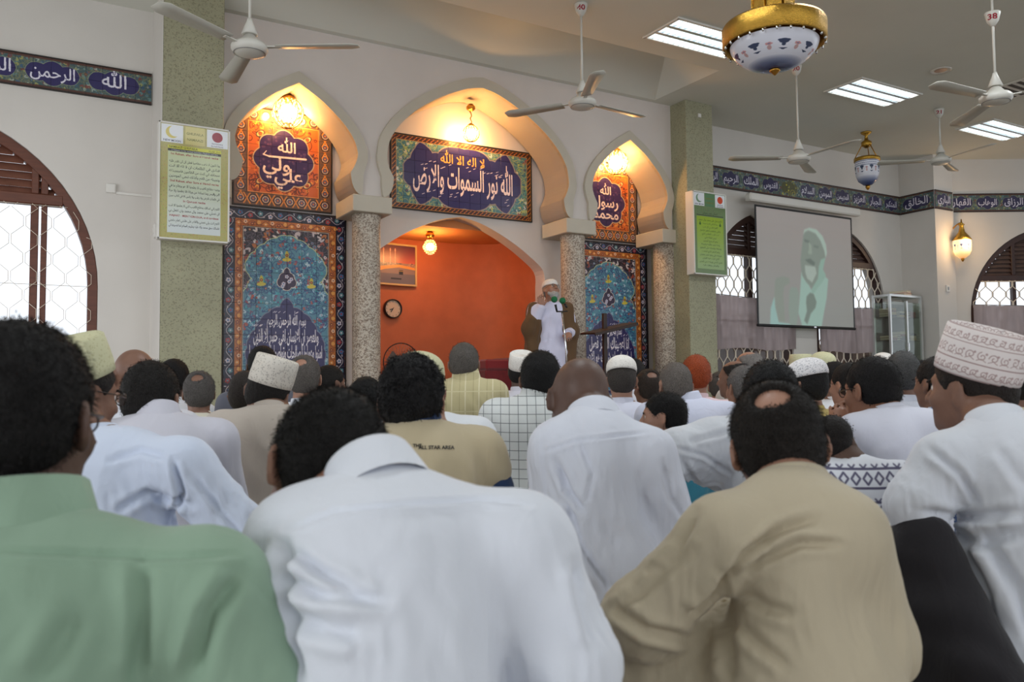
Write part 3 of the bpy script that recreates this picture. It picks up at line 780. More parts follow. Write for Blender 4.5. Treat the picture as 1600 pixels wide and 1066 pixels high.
def centre_panel():
    W, H = 1.90, 0.865; c = Canvas(W, H, (70, 120, 128), 460)
    scatter_flora(c, lambda a, b: True, 560, [(150, 170, 90), (196, 206, 200), (180, 190, 120), (50, 90, 110), (90, 150, 140), (140, 70, 80), (206, 200, 160)], (170, 176, 110), 0.010, 0.022, 0.005, 41)
    q = [(0.155, 0.52), (0.24, 0.60), (0.30, 0.72), (0.36, 0.80), (0.45, 0.76), (0.52, 0.69), (0.60, 0.70), (0.70, 0.78), (0.95, 0.795)]
    q = lobes(q, 0.08)
    low = [(x, H-y) for x, y in q]
    pl = q+[(W-x, y) for x, y in q[::-1]]+[(W-x, y) for x, y in low]+low[::-1]
    c.line(pl, 0.03, (150, 138, 130), True); c.poly(pl, (42, 34, 92))
    c.text(arabic('لا اله الا الله'), W/2-0.02, 0.60, 0.17, (240, 170, 70), maxw=0.60, bold=0.012)
    c.text(arabic('الله نور السموات والارض'), W/2, 0.30, 0.36, (246, 222, 216), maxw=1.36, bold=0.016, tall=True)
    rd = random.Random(3)
    for _ in range(34):
        x, y = rd.uniform(0.35, 1.55), rd.choice((0.56, 0.22, 0.19, 0.52))+rd.uniform(-0.03, 0.03)
        c.line([(x, y), (x+0.028, y+0.012)], 0.008, (236, 216, 216))
    for x0, y0, x1, y1 in ((0, 0, W, 0.055), (0, H-0.055, W, H), (0, 0, 0.055, H), (W-0.055, 0, W, H)): c.rect(x0, y0, x1, y1, (58, 34, 30))
    for k in range(int(W/0.055)):
        for y in (0.0275, H-0.0275):
            c.line([((k+0.1)*0.055, y-0.018), ((k+0.9)*0.055, y+0.018)], 0.010, (190, 120, 50)); c.disc((k+0.5)*0.055, y, 0.006, (170, 60, 40))
    for k in range(int(H/0.055)):
        for x in (0.0275, W-0.0275): c.line([(x-0.018, (k+0.1)*0.055), (x+0.018, (k+0.9)*0.055)], 0.010, (190, 120, 50))
    for e in (0.004, 0.057): c.line([(e, e), (W-e, e), (W-e, H-e), (e, H-e)], 0.006, (206, 140, 60), True)
    return c
tile_panel('tile_panel', 'wide navy calligraphy tile panel above the terracotta prayer niche', mx(3.83)-0.95, mx(3.83)+0.95, mz(2.543), mz(2.543)+0.865, centre_panel(), 13, 6)

# friezes of calligraphy
def frieze(label, names, length, per, start, origin, rotz=0.0, dull=0.0, ends=True, gold=None):
    """names are set left to right from «start»"""
    H = 0.29; c = Canvas(length, H, (64, 88, 92), 330)
    scatter_flora(c, lambda a, b: True, int(190*length), [(96, 130, 130), (150, 160, 150), (60, 90, 120), (120, 66, 60), (150, 150, 90)], (120, 120, 90), 0.008, 0.016, 0.004, int(length*100))
    nav = tuple(a*(1-dull)+b*dull for a, b in zip((44, 38, 90), (58, 58, 78)))
    for k, nm in enumerate(names):
        x = start+per*(k+0.5); w_ = per*0.43
        P = lobes([(-w_, H/2), (-w_*0.8, H*0.76), (-w_*0.35, H*0.76), (0, H*0.9), (w_*0.35, H*0.76), (w_*0.8, H*0.76), (w_, H/2)], 0.1)
        pl = [(x+a, b) for a, b in P]+[(x+a, H-b) for a, b in P[::-1]]
        if k == gold:
            c.poly(pl, (84, 84, 50)); scatter_flora(c, lambda a, b: abs(a-x) < w_, 60, [(190, 180, 60), (150, 150, 60)], (180, 170, 60), 0.01, 0.02, 0.006, 5); c.rect(x-w_, H*0.3, x-w_+0.001, H*0.3+0.001, nav); continue
        c.line(pl, 0.010, (140, 150, 120), True); c.poly(pl, nav)
        c.text(arabic(nm), x, H*0.36, H*0.62, (222, 220, 232), maxw=w_*1.65, bold=0.012)
    for y in (0.0, H-0.022): c.rect(0, y, length, y+0.022, (84, 54, 46))
    root = empty('calligraphy_frieze', origin, (0, 0, rotz)); tag(root, label, 'frieze')
    im = c.image('frieze_picture'); m = picture_mat('frieze_glaze', im, root, length, H, 0.35)
    n = int(round(length/(H/2)))
    MB().box((length/2, -0.006, H/2), (length, 0.012, H)).build('mortar_bed', M['grout'], root)
    tw = length/n; me = MB().box((0, 0, 0), (tw-0.0015, 0.008, H/2-0.0015), bevel=0.001).mesh('tile'); me.materials.append(m)
    for i in range(n):
        for j in range(2): link('tile', me, None, root, ((i+0.5)*tw, -0.015, H/4+j*H/2))
    for y in (-0.006, H+0.006): MB().box((length/2, -0.011, y), (length, 0.022, 0.012)).build('edging', M['black_line'], root)
    return root
xe = mx(0.871); Lf = 4.2
frieze('calligraphy tile frieze on the white wall above the big left window', ['الملك', 'الرحيم', 'الرحمن', 'الله']*2, Lf, 0.52, Lf-0.075-8*0.52, (xe-Lf, WY-0.001, mz(3.145)))
xs_ = mx(6.55); x1_ = XE-0.01
frieze('dark calligraphy tile frieze running above the projector screen', ['الله', 'الرحمن', 'الرحيم', 'الملك', 'القدوس', 'النور', 'السلام', 'المومن', 'المهيمن', 'العزيز', 'الجبار', 'المتكبر'], x1_-xs_, (x1_-xs_-0.04)/12, 0.0, (xs_, WY-0.001, mz(3.178)), dull=0.5, gold=5)
frieze('short calligraphy tile frieze on the side of the corner pier', ['الخالق'], WY-PF-0.03, WY-PF-0.05, 0.0, (XE-0.001, WY-0.03, mz(3.178)), -math.pi/2, dull=0.5)
frieze('calligraphy tile frieze on the front of the narrow corner pier', ['الباري'], PX1-XE, PX1-XE, 0.0, (XE, PF-0.001, mz(3.178)), 0, dull=0.5)
frieze('calligraphy tile frieze over the wall lantern on the slanted wall', ['القهار', 'الوهاب', 'الرزاق', 'الفتاح', 'العليم'], 2.2, 0.44, 0.02, (Q0[0]+0.03*math.cos(SLR)+0.002*math.sin(SLR), Q0[1]+0.03*math.sin(SLR)-0.002*math.cos(SLR), mz(3.178)), SLR, dull=0.5)

# ------------------------------------------------------------------ framed prayer notices on the pillars
def notice(label, P_tl, P_br, y, depth, bg, paper, green, seed):
    xa, zb = P_tl; xb, za = P_br; W, H = xb-xa, zb-za
    c = Canvas(W, H, bg, 560); rd = random.Random(seed)
    for _ in range(2600): c.disc(rd.uniform(0, W), rd.uniform(0, H), rd.uniform(0.002, 0.004), tuple(v*rd.uniform(0.75, 1.1) for v in bg))
    m = 0.022; q = W*0.30; h0 = H*0.155
    c.rect(m, H-m-h0, m+q, H-m, (226, 230, 234)); c.rect(W-m-q, H-m-h0, W-m, H-m, (226, 230, 234))
    c.rect(W/2-q*0.46, H-m-h0, W/2+q*0.46, H-m, (206, 196, 128) if not green else (92, 130, 92))
    cx, cy, r = m+q*0.5, H-m-h0*0.42, h0*0.33
    c.disc(cx, cy, r, (206, 190, 96) if not green else (120, 150, 120)); c.disc(cx+r*0.42, cy+r*0.22, r*0.92, (226, 230, 234))
    c.disc(W-m-q*0.5, H-m-h0*0.40, h0*0.28, (150, 30, 50) if not green else (206, 74, 44))
    c.text('NEW MOON', m+q*0.5, H-m-h0*0.94, 0.026, (60, 60, 80), maxw=q*0.9, bold=0.01)
    for k, s_ in enumerate(('RAMADAN', 'IN NAMAAZ')): c.text(s_, W-m-q*0.5, H-m-h0*(0.82+0.14*k), 0.02, (70, 60, 80), maxw=q*0.8)
    for k, s_ in enumerate(('GHUFAILA', 'NAMAAZI')): c.text(s_, W/2, H-m-h0*(0.45+0.33*k), 0.032, (120, 120, 60), maxw=q*0.8, bold=0.02)
    p0, p1, q0, q1 = W*0.13, W*0.87, H*0.06, H*0.775
    if green: p0, p1, q0, q1 = W*0.10, W*0.90, H*0.07, H*0.70
    n = 10
    for k in range(n): c.rect(p0, q0+(q1-q0)*k/n, p1, q0+(q1-q0)*(k+1)/n, tuple(a+(b-a)*k/(n-1) for a, b in zip(paper[0], paper[1])))
    ink, red = (44, 50, 46), (140, 40, 44)
    if not green:
        c.rect(p0, q1, p1, q1+0.030, (206, 206, 70)); c.text('NAMAAZI GHUFAILA', p0+0.01, q1+0.008, 0.026, (60, 60, 30), 'L', bold=0.01); c.text(arabic('نماز غفيله'), p1-0.01, q1+0.008, 0.026, (60, 60, 30), 'R')
        c.rect(p0, q1-0.024, p1, q1, (50, 50, 50)); c.text('2 Rakaats to be recited between Maghrib and Isha', (p0+p1)/2, q1-0.018, 0.02, (226, 226, 226), maxw=(p1-p0)*0.96)
        L = [('1st Rakaat, after Sura al Hamd recite', 1), ('', 2), ('وذا النون اذ ذهب مغاضبا فظن ان لن نقدر عليه', 0), ('فنادى في الظلمات ان لا اله الا انت', 0), ('سبحانك اني كنت من الظالمين فاستجبنا له', 0), ('ونجيناه من الغم وكذلك ننجي المومنين', 0),
             ('2nd Rakaat, after Sura al Hamd recite', 1), ('وعنده مفاتح الغيب لا يعلمها الا هو ويعلم ما في', 0), ('البر والبحر وما تسقط من ورقة الا يعلمها ولا حبة', 0), ('في ظلمات الارض ولا رطب ولا يابس الا في كتاب مبين', 0), ('In Qunoot recite', 1),
             ('اللهم اني اسالك بمفاتح الغيب التي لا يعلمها الا انت', 0), ('ان تصلي على محمد وال محمد وان تفعل بي', 0), ('HAJAAT - MENTION DUA, and continue', 1), ('اللهم انت ولي نعمتي والقادر على طلبتي تعلم حاجتي', 0), ('فاسالك بحق محمد واله عليه وعليهم السلام لما قضيتها لي', 0)]
        yy = q1-0.055; st = (q1-q0-0.06)/len(L)
        for s_, k in L:
            if k == 1: c.text(s_, (p0+p1)/2, yy, 0.028, red, maxw=(p1-p0)*0.92, bold=0.012)
            elif k == 0: c.text(arabic(s_), (p0+p1)/2, yy, 0.040, ink, maxw=(p1-p0)*0.95, bold=0.006)
            yy -= st*(0.5 if k == 2 else 1.02)
    else:
        L = ['اللهم صل على محمد وال محمد', 'ربنا اتنا في الدنيا حسنة', 'اللهم اغفر لي كل ذنب', 'ياعلي ياعظيم ياغفور يارحيم', 'انت الرب العظيم الذي', 'ليس كمثله شيء'.replace('ء', ''), 'وهو السميع البصير', 'وهذا شهر عظمته وكرمته', 'وشرفته وفضلته على الشهور', 'وهو الشهر الذي فرضت', 'صيامه علي وهو شهر رمضان', 'الذي انزلت فيه القران', 'هدى للناس وبينات من الهدى', 'والفرقان وجعلت فيه']
        c.rect(p0, q1+0.012, p1, q1+0.020, (40, 50, 40)); c.text(arabic('اعمال شهر رمضان'), W/2, q1+0.035, 0.035, (50, 66, 40), maxw=(p1-p0)*0.8)
        for a in (0.2, 0.8): c.disc(W*a, q1-0.10, 0.016, (60, 100, 40)); c.leaf(W*a, q1-0.10, 0.035, math.pi/2, (60, 100, 40))
        st = (q1-q0-0.05)/len(L)
        for k, s_ in enumerate(L): c.text(arabic(s_), W/2, q1-0.055-st*k, 0.034, (56, 80, 40), maxw=(p1-p0)*(0.55 if k in (1, 2) else 0.86))
    root = empty('prayer_notice', (xa, y, za)); tag(root, label, 'notice board')
    m_ = picture_mat('notice_print', c.image('notice_picture'), root, W, H, 0.25)
    MB().box((W/2, depth/2+0.004, H/2), (W, depth-0.008, H), bevel=0.004).build('case', M['white_metal'], root)
    MB().box((W/2, 0.001, H/2), (W-0.02, 0.006, H-0.02)).build('poster', m_, root)
    for cc, sz in (((W/2, 0, 0.008), (W, 0.02, 0.016)), ((W/2, 0, H-0.008), (W, 0.02, 0.016)), ((0.008, 0, H/2), (0.016, 0.02, H)), ((W-0.008, 0, H/2), (0.016, 0.02, H))):
        MB().box(cc, sz, bevel=0.003).build('frame', M['white_metal'], root)
    return root
yl = PY-0.10; a, b = atY(248, 188, yl), atY(358, 381, yl)
notice('large framed prayer notice with crescent and red dot on the left green pillar', (a[0], a[2]), (b[0], b[2]), yl, 0.10, (176, 168, 104), ((206, 214, 214), (196, 206, 164)), False, 3)
yl = PY-0.14; a, b = atY(1082, 297, yl), atY(1137, 432, yl)
notice('smaller deep framed green notice on the right green pillar', (a[0], a[2]), (b[0], b[2]), yl, 0.14, (112, 134, 92), ((150, 176, 120), (150, 178, 50)), True, 4)

# ------------------------------------------------------------------ lathe with a picture wrapped round it
def wrapped(name, prof, n, mat, parent=None, loc=None, R=None, sx=1.0, sy=1.0, repeat=1.0):
    V, Fc, U = [], [], []
    Ls = [0.0]
    for (r0, z0), (r1, z1) in zip(prof[:-1], prof[1:]): Ls.append(Ls[-1]+math.hypot(r1-r0, z1-z0))
    for (r, z), l in zip(prof, Ls):
        for i in range(n+1):
            a = 2*math.pi*i/n; p = Vector((r*sx*math.cos(a), r*sy*math.sin(a), z))
            V.append(tuple(R @ p) if R is not None else tuple(p)); U.append((repeat*i/n, l/Ls[-1]))
    for j in range(len(prof)-1):
        for i in range(n):
            q = j*(n+1)+i; Fc.append((q, q+1, q+n+2, q+n+1))
    me = np_mesh(name, V, Fc); uv = me.uv_layers.new(name='UVMap')
    idx = np.zeros(len(me.loops), np.int32); me.loops.foreach_get('vertex_index', idx)
    uv.data.foreach_set('uv', np.array(U, np.float32)[idx].ravel())
    return link(name, me, mat, parent, loc)
def uv_mat(name, im, rough=0.4, metal=0.0, emission=0.0, bump=0.0):
    m, nt, b = node_mat(name); b.inputs['Roughness'].default_value = rough; b.inputs['Metallic'].default_value = metal
    tc = N(nt, 'ShaderNodeTexCoord'); ti = N(nt, 'ShaderNodeTexImage'); ti.image = im
    nt.links.new(tc.outputs['UV'], ti.inputs[0]); nt.links.new(ti.outputs[0], b.inputs['Base Color'])
    if emission: nt.links.new(ti.outputs[0], b.inputs['Emission Color']); b.inputs['Emission Strength'].default_value = emission
    if bump:
        bp = N(nt, 'ShaderNodeBump', Strength=bump, Distance=0.004); nt.links.new(ti.outputs[0], bp.inputs['Height']); nt.links.new(bp.outputs[0], b.inputs['Normal'])
    return m
def porcelain(glow, cup):
    bg = (255, 224, 164) if glow else (226, 228, 240); c = Canvas(1.0, 0.5, bg, 400)
    for k in range(16):
        x = (k+0.5)/16
        if k % 2: c.flower(x, 0.36, 0.016, (206, 150, 150), (120, 130, 160)); c.leaf(x, 0.345, 0.05, -1.57, (196, 160, 160))
        else:
            c.disc(x, 0.375, 0.021, (62, 72, 100), 0.024); c.disc(x-0.016, 0.385, 0.010, (62, 72, 100)); c.disc(x+0.016, 0.385, 0.010, (62, 72, 100)); c.disc(x, 0.342, 0.009, (62, 72, 100), 0.016); c.poly([(x-0.022, 0.305), (x+0.022, 0.305), (x+0.004, 0.285), (x-0.004, 0.285)], (62, 72, 100))
    for k in range(20):
        t_ = k/19; c.rect(0, 0.24*t_-0.012, 1, 0.24*t_+0.014, tuple(a+(b-a)*t_**1.8 for a, b in zip((206, 150, 90) if glow else (30, 46, 96), bg)))
    if cup:
        for y in (0.40, 0.47): c.rect(0, y, 1, y+0.012, (120, 130, 160))
        for k in range(40): c.disc((k+0.5)/40, 0.44, 0.008, (90, 100, 140))
    return c.image('porcelain_picture')
PORC = porcelain(0, False); PORC2 = porcelain(0, True)
M['porcelain'] = uv_mat('painted_porcelain', PORC, 0.2); M['porcelain2'] = uv_mat('painted_porcelain_cup', PORC2, 0.2)
M['porcelain_lit'] = uv_mat('lit_painted_porcelain', porcelain(1, True), 0.3, emission=1.5)

# ------------------------------------------------------------------ ceiling fans, three blades each, at rest
def numbered(s_, parent, loc, size=0.10, facing=None):
    c = Canvas(0.16, 0.16, (236, 232, 226), 400)
    c.text(s_, 0.08, 0.045, 0.11, (150, 20, 40), bold=0.03)
    return c
M['fan'] = plain('fan_enamel', rgb(206, 204, 196), 0.35)
M['fan_blade'] = plain('fan_blade_enamel', rgb(186, 184, 174), 0.4)
def fan(hub, canopy_z, rod_top, num, angles, label, blade=0.62):
    root = empty('ceiling_fan', hub); tag(root, label, 'ceiling fan', None)
    f = M['fan']
    MB().lathe([(0.03, 0.10), (0.075, 0.045), (0.11, 0.03), (0.135, 0.005), (0.135, -0.02), (0.115, -0.045), (0.07, -0.062), (0.02, -0.066)], n=32).build('motor', f, root)
    MB().lathe([(0.117, -0.0452), (0.118, -0.048), (0.112, -0.049)], n=32, close=False).build('motor_ring', M['grey_metal'], root)
    MB().lathe([(0.018, 0.22), (0.022, 0.20), (0.06, 0.10), (0.05, 0.095)], n=20).build('motor_cup', f, root)
    MB().lathe([(0.011, 0.15), (0.011, rod_top)], n=10).build('rod', f, root)
    cup = MB().lathe([(0.016, canopy_z), (0.05, canopy_z+0.05), (0.066, canopy_z+0.115), (0.066, canopy_z+0.125)], n=24).build('canopy', f, root)
    if num:
        # the painted number on the cup, facing the hall
        d = np.array(EYE)-np.array([hub[0], hub[1], 0.8]); ang = math.atan2(d[0], -d[1])
        T, x0, x1 = glyphs(num, 0.03)
        t = MB(); h = 0.085
        for tri in T:
            P = []
            for (gx, gz) in tri:
                a_ = (gx-(x0+x1)/2)*h; zz = canopy_z+0.052+gz*h*0.75
                rr = 0.050+0.016*min(1, max(0, (zz-canopy_z-0.05)/0.065))+0.0025
                th = ang+a_/rr*1.0
                P.append((rr*math.sin(th), -rr*math.cos(th), zz))
            t.quad(*P)
        t.build('number', plain('red_number_paint', rgb(150, 24, 46), 0.6), root)
    for a in angles:
        a = math.radians(a); R = Matrix.Rotation(a, 3, 'Z'); tl = Matrix.Rotation(math.radians(9), 3, 'X')
        arm = MB().box(R @ Vector((0.17, 0, 0.0)), (0.14, 0.035, 0.008), R=R)
        bm = MB(); n = 10; A, B_ = [], []
        for i in range(n+1):
            u = i/n; x = 0.20+blade*u-0.0; wd = 0.055+0.022*u; tip = 1 if i < n else 0.55
            A.append(R @ (tl @ Vector((x, wd*tip, 0)))); B_.append(R @ (tl @ Vector((x, -wd*tip, 0))))
        bm.strip(A, B_); bl_ = bm.build('blade', M['fan_blade'], root)
        md = bl_.modifiers.new('thickness', 'SOLIDIFY'); md.thickness = 0.006
        arm.build('blade_arm', f, bl_)
    return root
def fan_at(px, py, Y=None, d=None):
    return atY(px, py, Y) if Y else atD(px, py, d)
aw = math.degrees(YAW)
def fan_dirs(base): return [base, base+120, base+240]
h = atZ(907, 16, CZ-0.06); P_ = atY(910, 160, h[1])
fan(P_, CZ-0.125-P_[2], CZ-P_[2], '40', fan_dirs(245), 'white ceiling fan with number 40 hanging before the centre arch')
P_ = atD(390, 74, 6.25); fan(P_, CZ-0.125-P_[2], CZ-P_[2], None, fan_dirs(210), 'white ceiling fan hanging beside the left green pillar')
h = atZ(1249, 112, CZ-0.06); P_ = atY(1248, 247, h[1]); fan(P_, CZ-0.125-P_[2], CZ-P_[2], '20', fan_dirs(150), 'white ceiling fan on a long rod between chandelier and projector screen')
h = atZ(1468, 178, CZ-0.06); P_ = atY(1470, 250, h[1]); fan(P_, CZ-0.125-P_[2], CZ-P_[2], '21', fan_dirs(20), 'far white ceiling fan above the corner wall lantern')
P_ = atD(1556, 152, 7.4); L_ = atY(1547, 40, P_[1]); fan(P_, L_[2]-P_[2], CZ-P_[2], '38', fan_dirs(175), 'white ceiling fan with number 38 nearest the right edge')

# ------------------------------------------------------------------ louvred ceiling lights
M['tube'] = emit('fluorescent_tube', (0.92, 0.97, 1.0, 1), 9.0)
M['reflector'] = plain('louvre_aluminium', rgb(214, 220, 226), 0.22, metal=0.9)
def ceiling_light(c, label, lx=1.18, ly=0.54, rot=0.0):
    root = empty('ceiling_light', (c[0], c[1], CZ), (0, 0, rot)); tag(root, label, 'ceiling light', None if label is None else None)
    z = -0.012
    for cc, sz in (((0, ly/2, z/2), (lx+0.04, 0.03, 0.024)), ((0, -ly/2, z/2), (lx+0.04, 0.03, 0.024)), ((lx/2, 0, z/2), (0.03, ly, 0.024)), ((-lx/2, 0, z/2), (0.03, ly, 0.024))):
        MB().box(cc, sz).build('frame', M['white_metal'], root)
    MB().box((0, 0, 0.002), (lx, ly, 0.004)).build('back_plate', emit('light_tray', (0.88, 0.94, 1.0, 1), 1.6), root)
    for k in (-1, 0, 1):
        MB().tube([(-lx/2+0.08, k*ly/3, -0.014), (lx/2-0.04, k*ly/3, -0.014)], 0.013, 8).build('tube', M['tube'], root)
    for k in (-0.5, 0.5): MB().box((0, k*ly/3, -0.012), (lx, 0.045, 0.022)).build('divider', M['reflector'], root)
    for i in range(1, 16):
        x = -lx/2+lx*i/16
        for k in (-1, 0, 1): MB().box((x, k*ly/3, -0.014), (0.004, ly/3-0.05, 0.018)).build('louvre', M['reflector'], root)
    return root
def ctr(*pts): return np.mean([atZ(x, y, CZ) for x, y in pts], 0)
c2 = ctr((1293, 140), (1356, 122), (1434, 148), (1374, 165)); ceiling_light(c2, 'louvred fluorescent ceiling light in line with the projector screen')
a_ = atZ(1010, 54, CZ); b_ = atZ(1058, 31, CZ); ceiling_light(((a_[0]+b_[0])/2+0.59, (a_[1]+b_[1])/2, 0), 'louvred fluorescent ceiling light behind the gold rimmed chandelier')
a_ = atZ(1496, 203, CZ); b_ = atZ(1552, 184, CZ); ceiling_light(((a_[0]+b_[0])/2+0.59, (a_[1]+b_[1])/2, 0), 'louvred fluorescent ceiling light at the right edge over the far corner')
for x, y, pw_ in [(5.5, 3.2, 85), (9.0, 3.2, 75), (2.0, 3.2, 70), (-1.5, 3.2, 22), (2.0, -0.5, 12), (5.5, -0.5, 22), (-1.5, -0.5, 12)]:
    l = bpy.data.lights.new('ceiling_panel_light', 'AREA'); l.shape = 'RECTANGLE'; l.size = 1.18; l.size_y = 0.54; l.energy = pw_; l.color = (0.92, 0.97, 1.0)
    o = bpy.data.objects.new('ceiling_panel_light', l); COL.objects.link(o); o.location = (x, y, CZ-0.03)

# ------------------------------------------------------------------ hanging lamps
def chandelier():
    p = atD(1209, 51, 4.7); r = 0.283
    root = empty('chandelier', p); tag(root, 'big porcelain bowl chandelier with engraved gold rim', 'chandelier')
    MB().lathe([(r*0.97, -0.075), (r, -0.07), (r*1.01, 0.028), (r*0.98, 0.042), (r*0.9, 0.042), (r*0.9, 0.028), (r*0.93, -0.07), (r*0.97, -0.075)], n=56, close=False).build('rim', M['gold'], root)
    prof = [(0.02, -0.212)]+[(r*0.86*math.sin(t_)**0.92, -0.065-0.146*math.cos(t_)**1.15) for t_ in np.linspace(0.12, 1.5, 14)]
    wrapped('bowl', prof, 48, M['porcelain'], root)
    MB().lathe([(0.004, -0.246), (0.014, -0.236), (0.022, -0.228), (0.03, -0.222), (0.028, -0.21)], n=16).build('finial', M['brass'], root)
    MB().lathe([(r*0.92, 0.034), (r*0.4, 0.055), (0.10, 0.055), (0.10, 0.07)], n=40, close=False).build('cover', M['gold'], root)
    for k in range(8):
        a0 = 2*math.pi*k/8; MB().box((0.108*math.cos(a0), 0.108*math.sin(a0), 0.235), (0.014, 0.075, 0.35), R=Matrix.Rotation(a0, 3, 'Z'), bevel=0.003).build('stem_panel', M['gold'], root)
    MB().lathe([(0.09, 0.08), (0.09, CZ-p[2])], n=8).build('stem', M['brass'], root)
    for k in range(24):
        a0 = 2*math.pi*k/24; MB().lathe([(0.003, -0.022), (0.008, -0.012), (0.003, 0)], c=(r*0.97*math.cos(a0), r*0.97*math.sin(a0), -0.074), n=8).build('bead', M['chrome'], root)
chandelier()
def cup_body(root, r, lit):
    prof = [(0.012, -r*1.55), (r*0.35, -r*1.5), (r*0.75, -r*1.15), (r*0.95, -r*0.6), (r, 0), (r*0.97, r*0.55)]
    wrapped('cup', prof, 32, M['porcelain_lit'] if lit else M['porcelain2'], root)
    MB().lathe([(0.003, -r*1.95), (r*0.12, -r*1.85), (r*0.2, -r*1.7), (r*0.16, -r*1.5)], n=14).build('finial', M['brass'], root)
    MB().lathe([(r*0.98, r*0.5), (r*1.06, r*0.55), (r*1.06, r*0.8), (r*0.9, r*0.86)], n=32, close=False).build('rim', M['gold'], root)
def pendant():
    top = atZ(1354, 207, CZ); p = atY(1355, 262, top[1]); r = 0.175
    root = empty('hanging_lantern', p); tag(root, 'white and blue cup lantern hanging on brass chains before the frieze', 'lantern')
    cup_body(root, r, False)
    hz = CZ-p[2]
    for k in range(3):
        a0 = k*2.09+0.4; MB().tube([(r*1.0*math.cos(a0), r*1.0*math.sin(a0), r*0.8), (0.06*math.cos(a0), 0.06*math.sin(a0), r*2.0), (0.03, 0, hz*0.62)], 0.008, 6).build('chain', M['brass'], root)
    MB().lathe([(0.02, hz*0.55), (0.07, hz*0.62), (0.075, hz*0.72), (0.03, hz*0.78), (0.02, hz*0.9), (0.07, hz*0.96), (0.08, hz)], n=18).build('canopy', M['gold'], root)
pendant()
def sconce():
    q = ray_plane(1478, 415); nrm = np.array([math.sin(SLR), -math.cos(SLR), 0])
    u0 = us(1480, 400); u1 = us(1494, 400)
    base = Q0+np.array([math.cos(SLR), math.sin(SLR), 0])*u0; z = ray_plane(1496, 387)[2]
    root = empty('sconce_lamp', (base[0], base[1], z), (0, 0, SLR)); tag(root, 'lit porcelain lantern on a curved brass arm by the corner', 'wall lamp')
    t = empty('x'); bpy.data.objects.remove(t)
    du = (u1-u0); out = -0.20
    holder = empty('lantern_body', (du, out, 0)); holder.parent = root
    r = 0.142
    prof = [(0.012, -r*1.5), (r*0.35, -r*1.45), (r*0.75, -r*1.1), (r*0.95, -r*0.6), (r, 0), (r*0.97, r*0.62)]
    wrapped('cup', prof, 32, M['porcelain_lit'], root, (du, out, 0))
    MB().lathe([(0.003, -r*1.9), (r*0.12, -r*1.8), (r*0.2, -r*1.65), (r*0.16, -r*1.45)], c=(du, out, 0), n=14).build('finial', M['brass'], root)
    MB().lathe([(r*0.98, r*0.6), (r*1.04, r*0.66), (r*0.75, r*1.1), (r*0.35, r*1.6), (r*0.22, r*2.3), (r*0.36, r*2.45), (r*0.1, r*2.7), (r*0.06, r*3.1)], c=(du, out, 0), n=28).build('crown', M['gold'], root)
    pts = [(0, -0.01, 0.04)]+[(du*0.5-du*0.5*math.cos(t_), -0.01+(out+0.01)*(0.5-0.5*math.cos(t_)), 0.04+0.34*math.sin(t_*0.62)) for t_ in np.linspace(0.2, math.pi, 12)]
    MB().tube(pts, 0.011, 8).build('arm', M['brass'], root)
    MB().box((0, -0.012, -0.02), (0.06, 0.024, 0.26), bevel=0.006).build('back_plate', M['brass'], root)
    bpy.data.objects.remove(holder)
    l = bpy.data.lights.new('sconce_bulb', 'POINT'); l.energy = 16; l.color = (1.0, 0.62, 0.30); l.shadow_soft_size = 0.08
    o = bpy.data.objects.new('sconce_bulb', l); COL.objects.link(o); o.parent = root; o.location = (du, out-0.22, 0.05)
    l = bpy.data.lights.new('sconce_bulb', 'POINT'); l.energy = 16; l.color = (1.0, 0.55, 0.22); l.shadow_soft_size = 0.05
    o = bpy.data.objects.new('sconce_bulb', l); COL.objects.link(o); o.parent = root; o.location = (du*0.55, out*0.45, -0.05)
sconce()
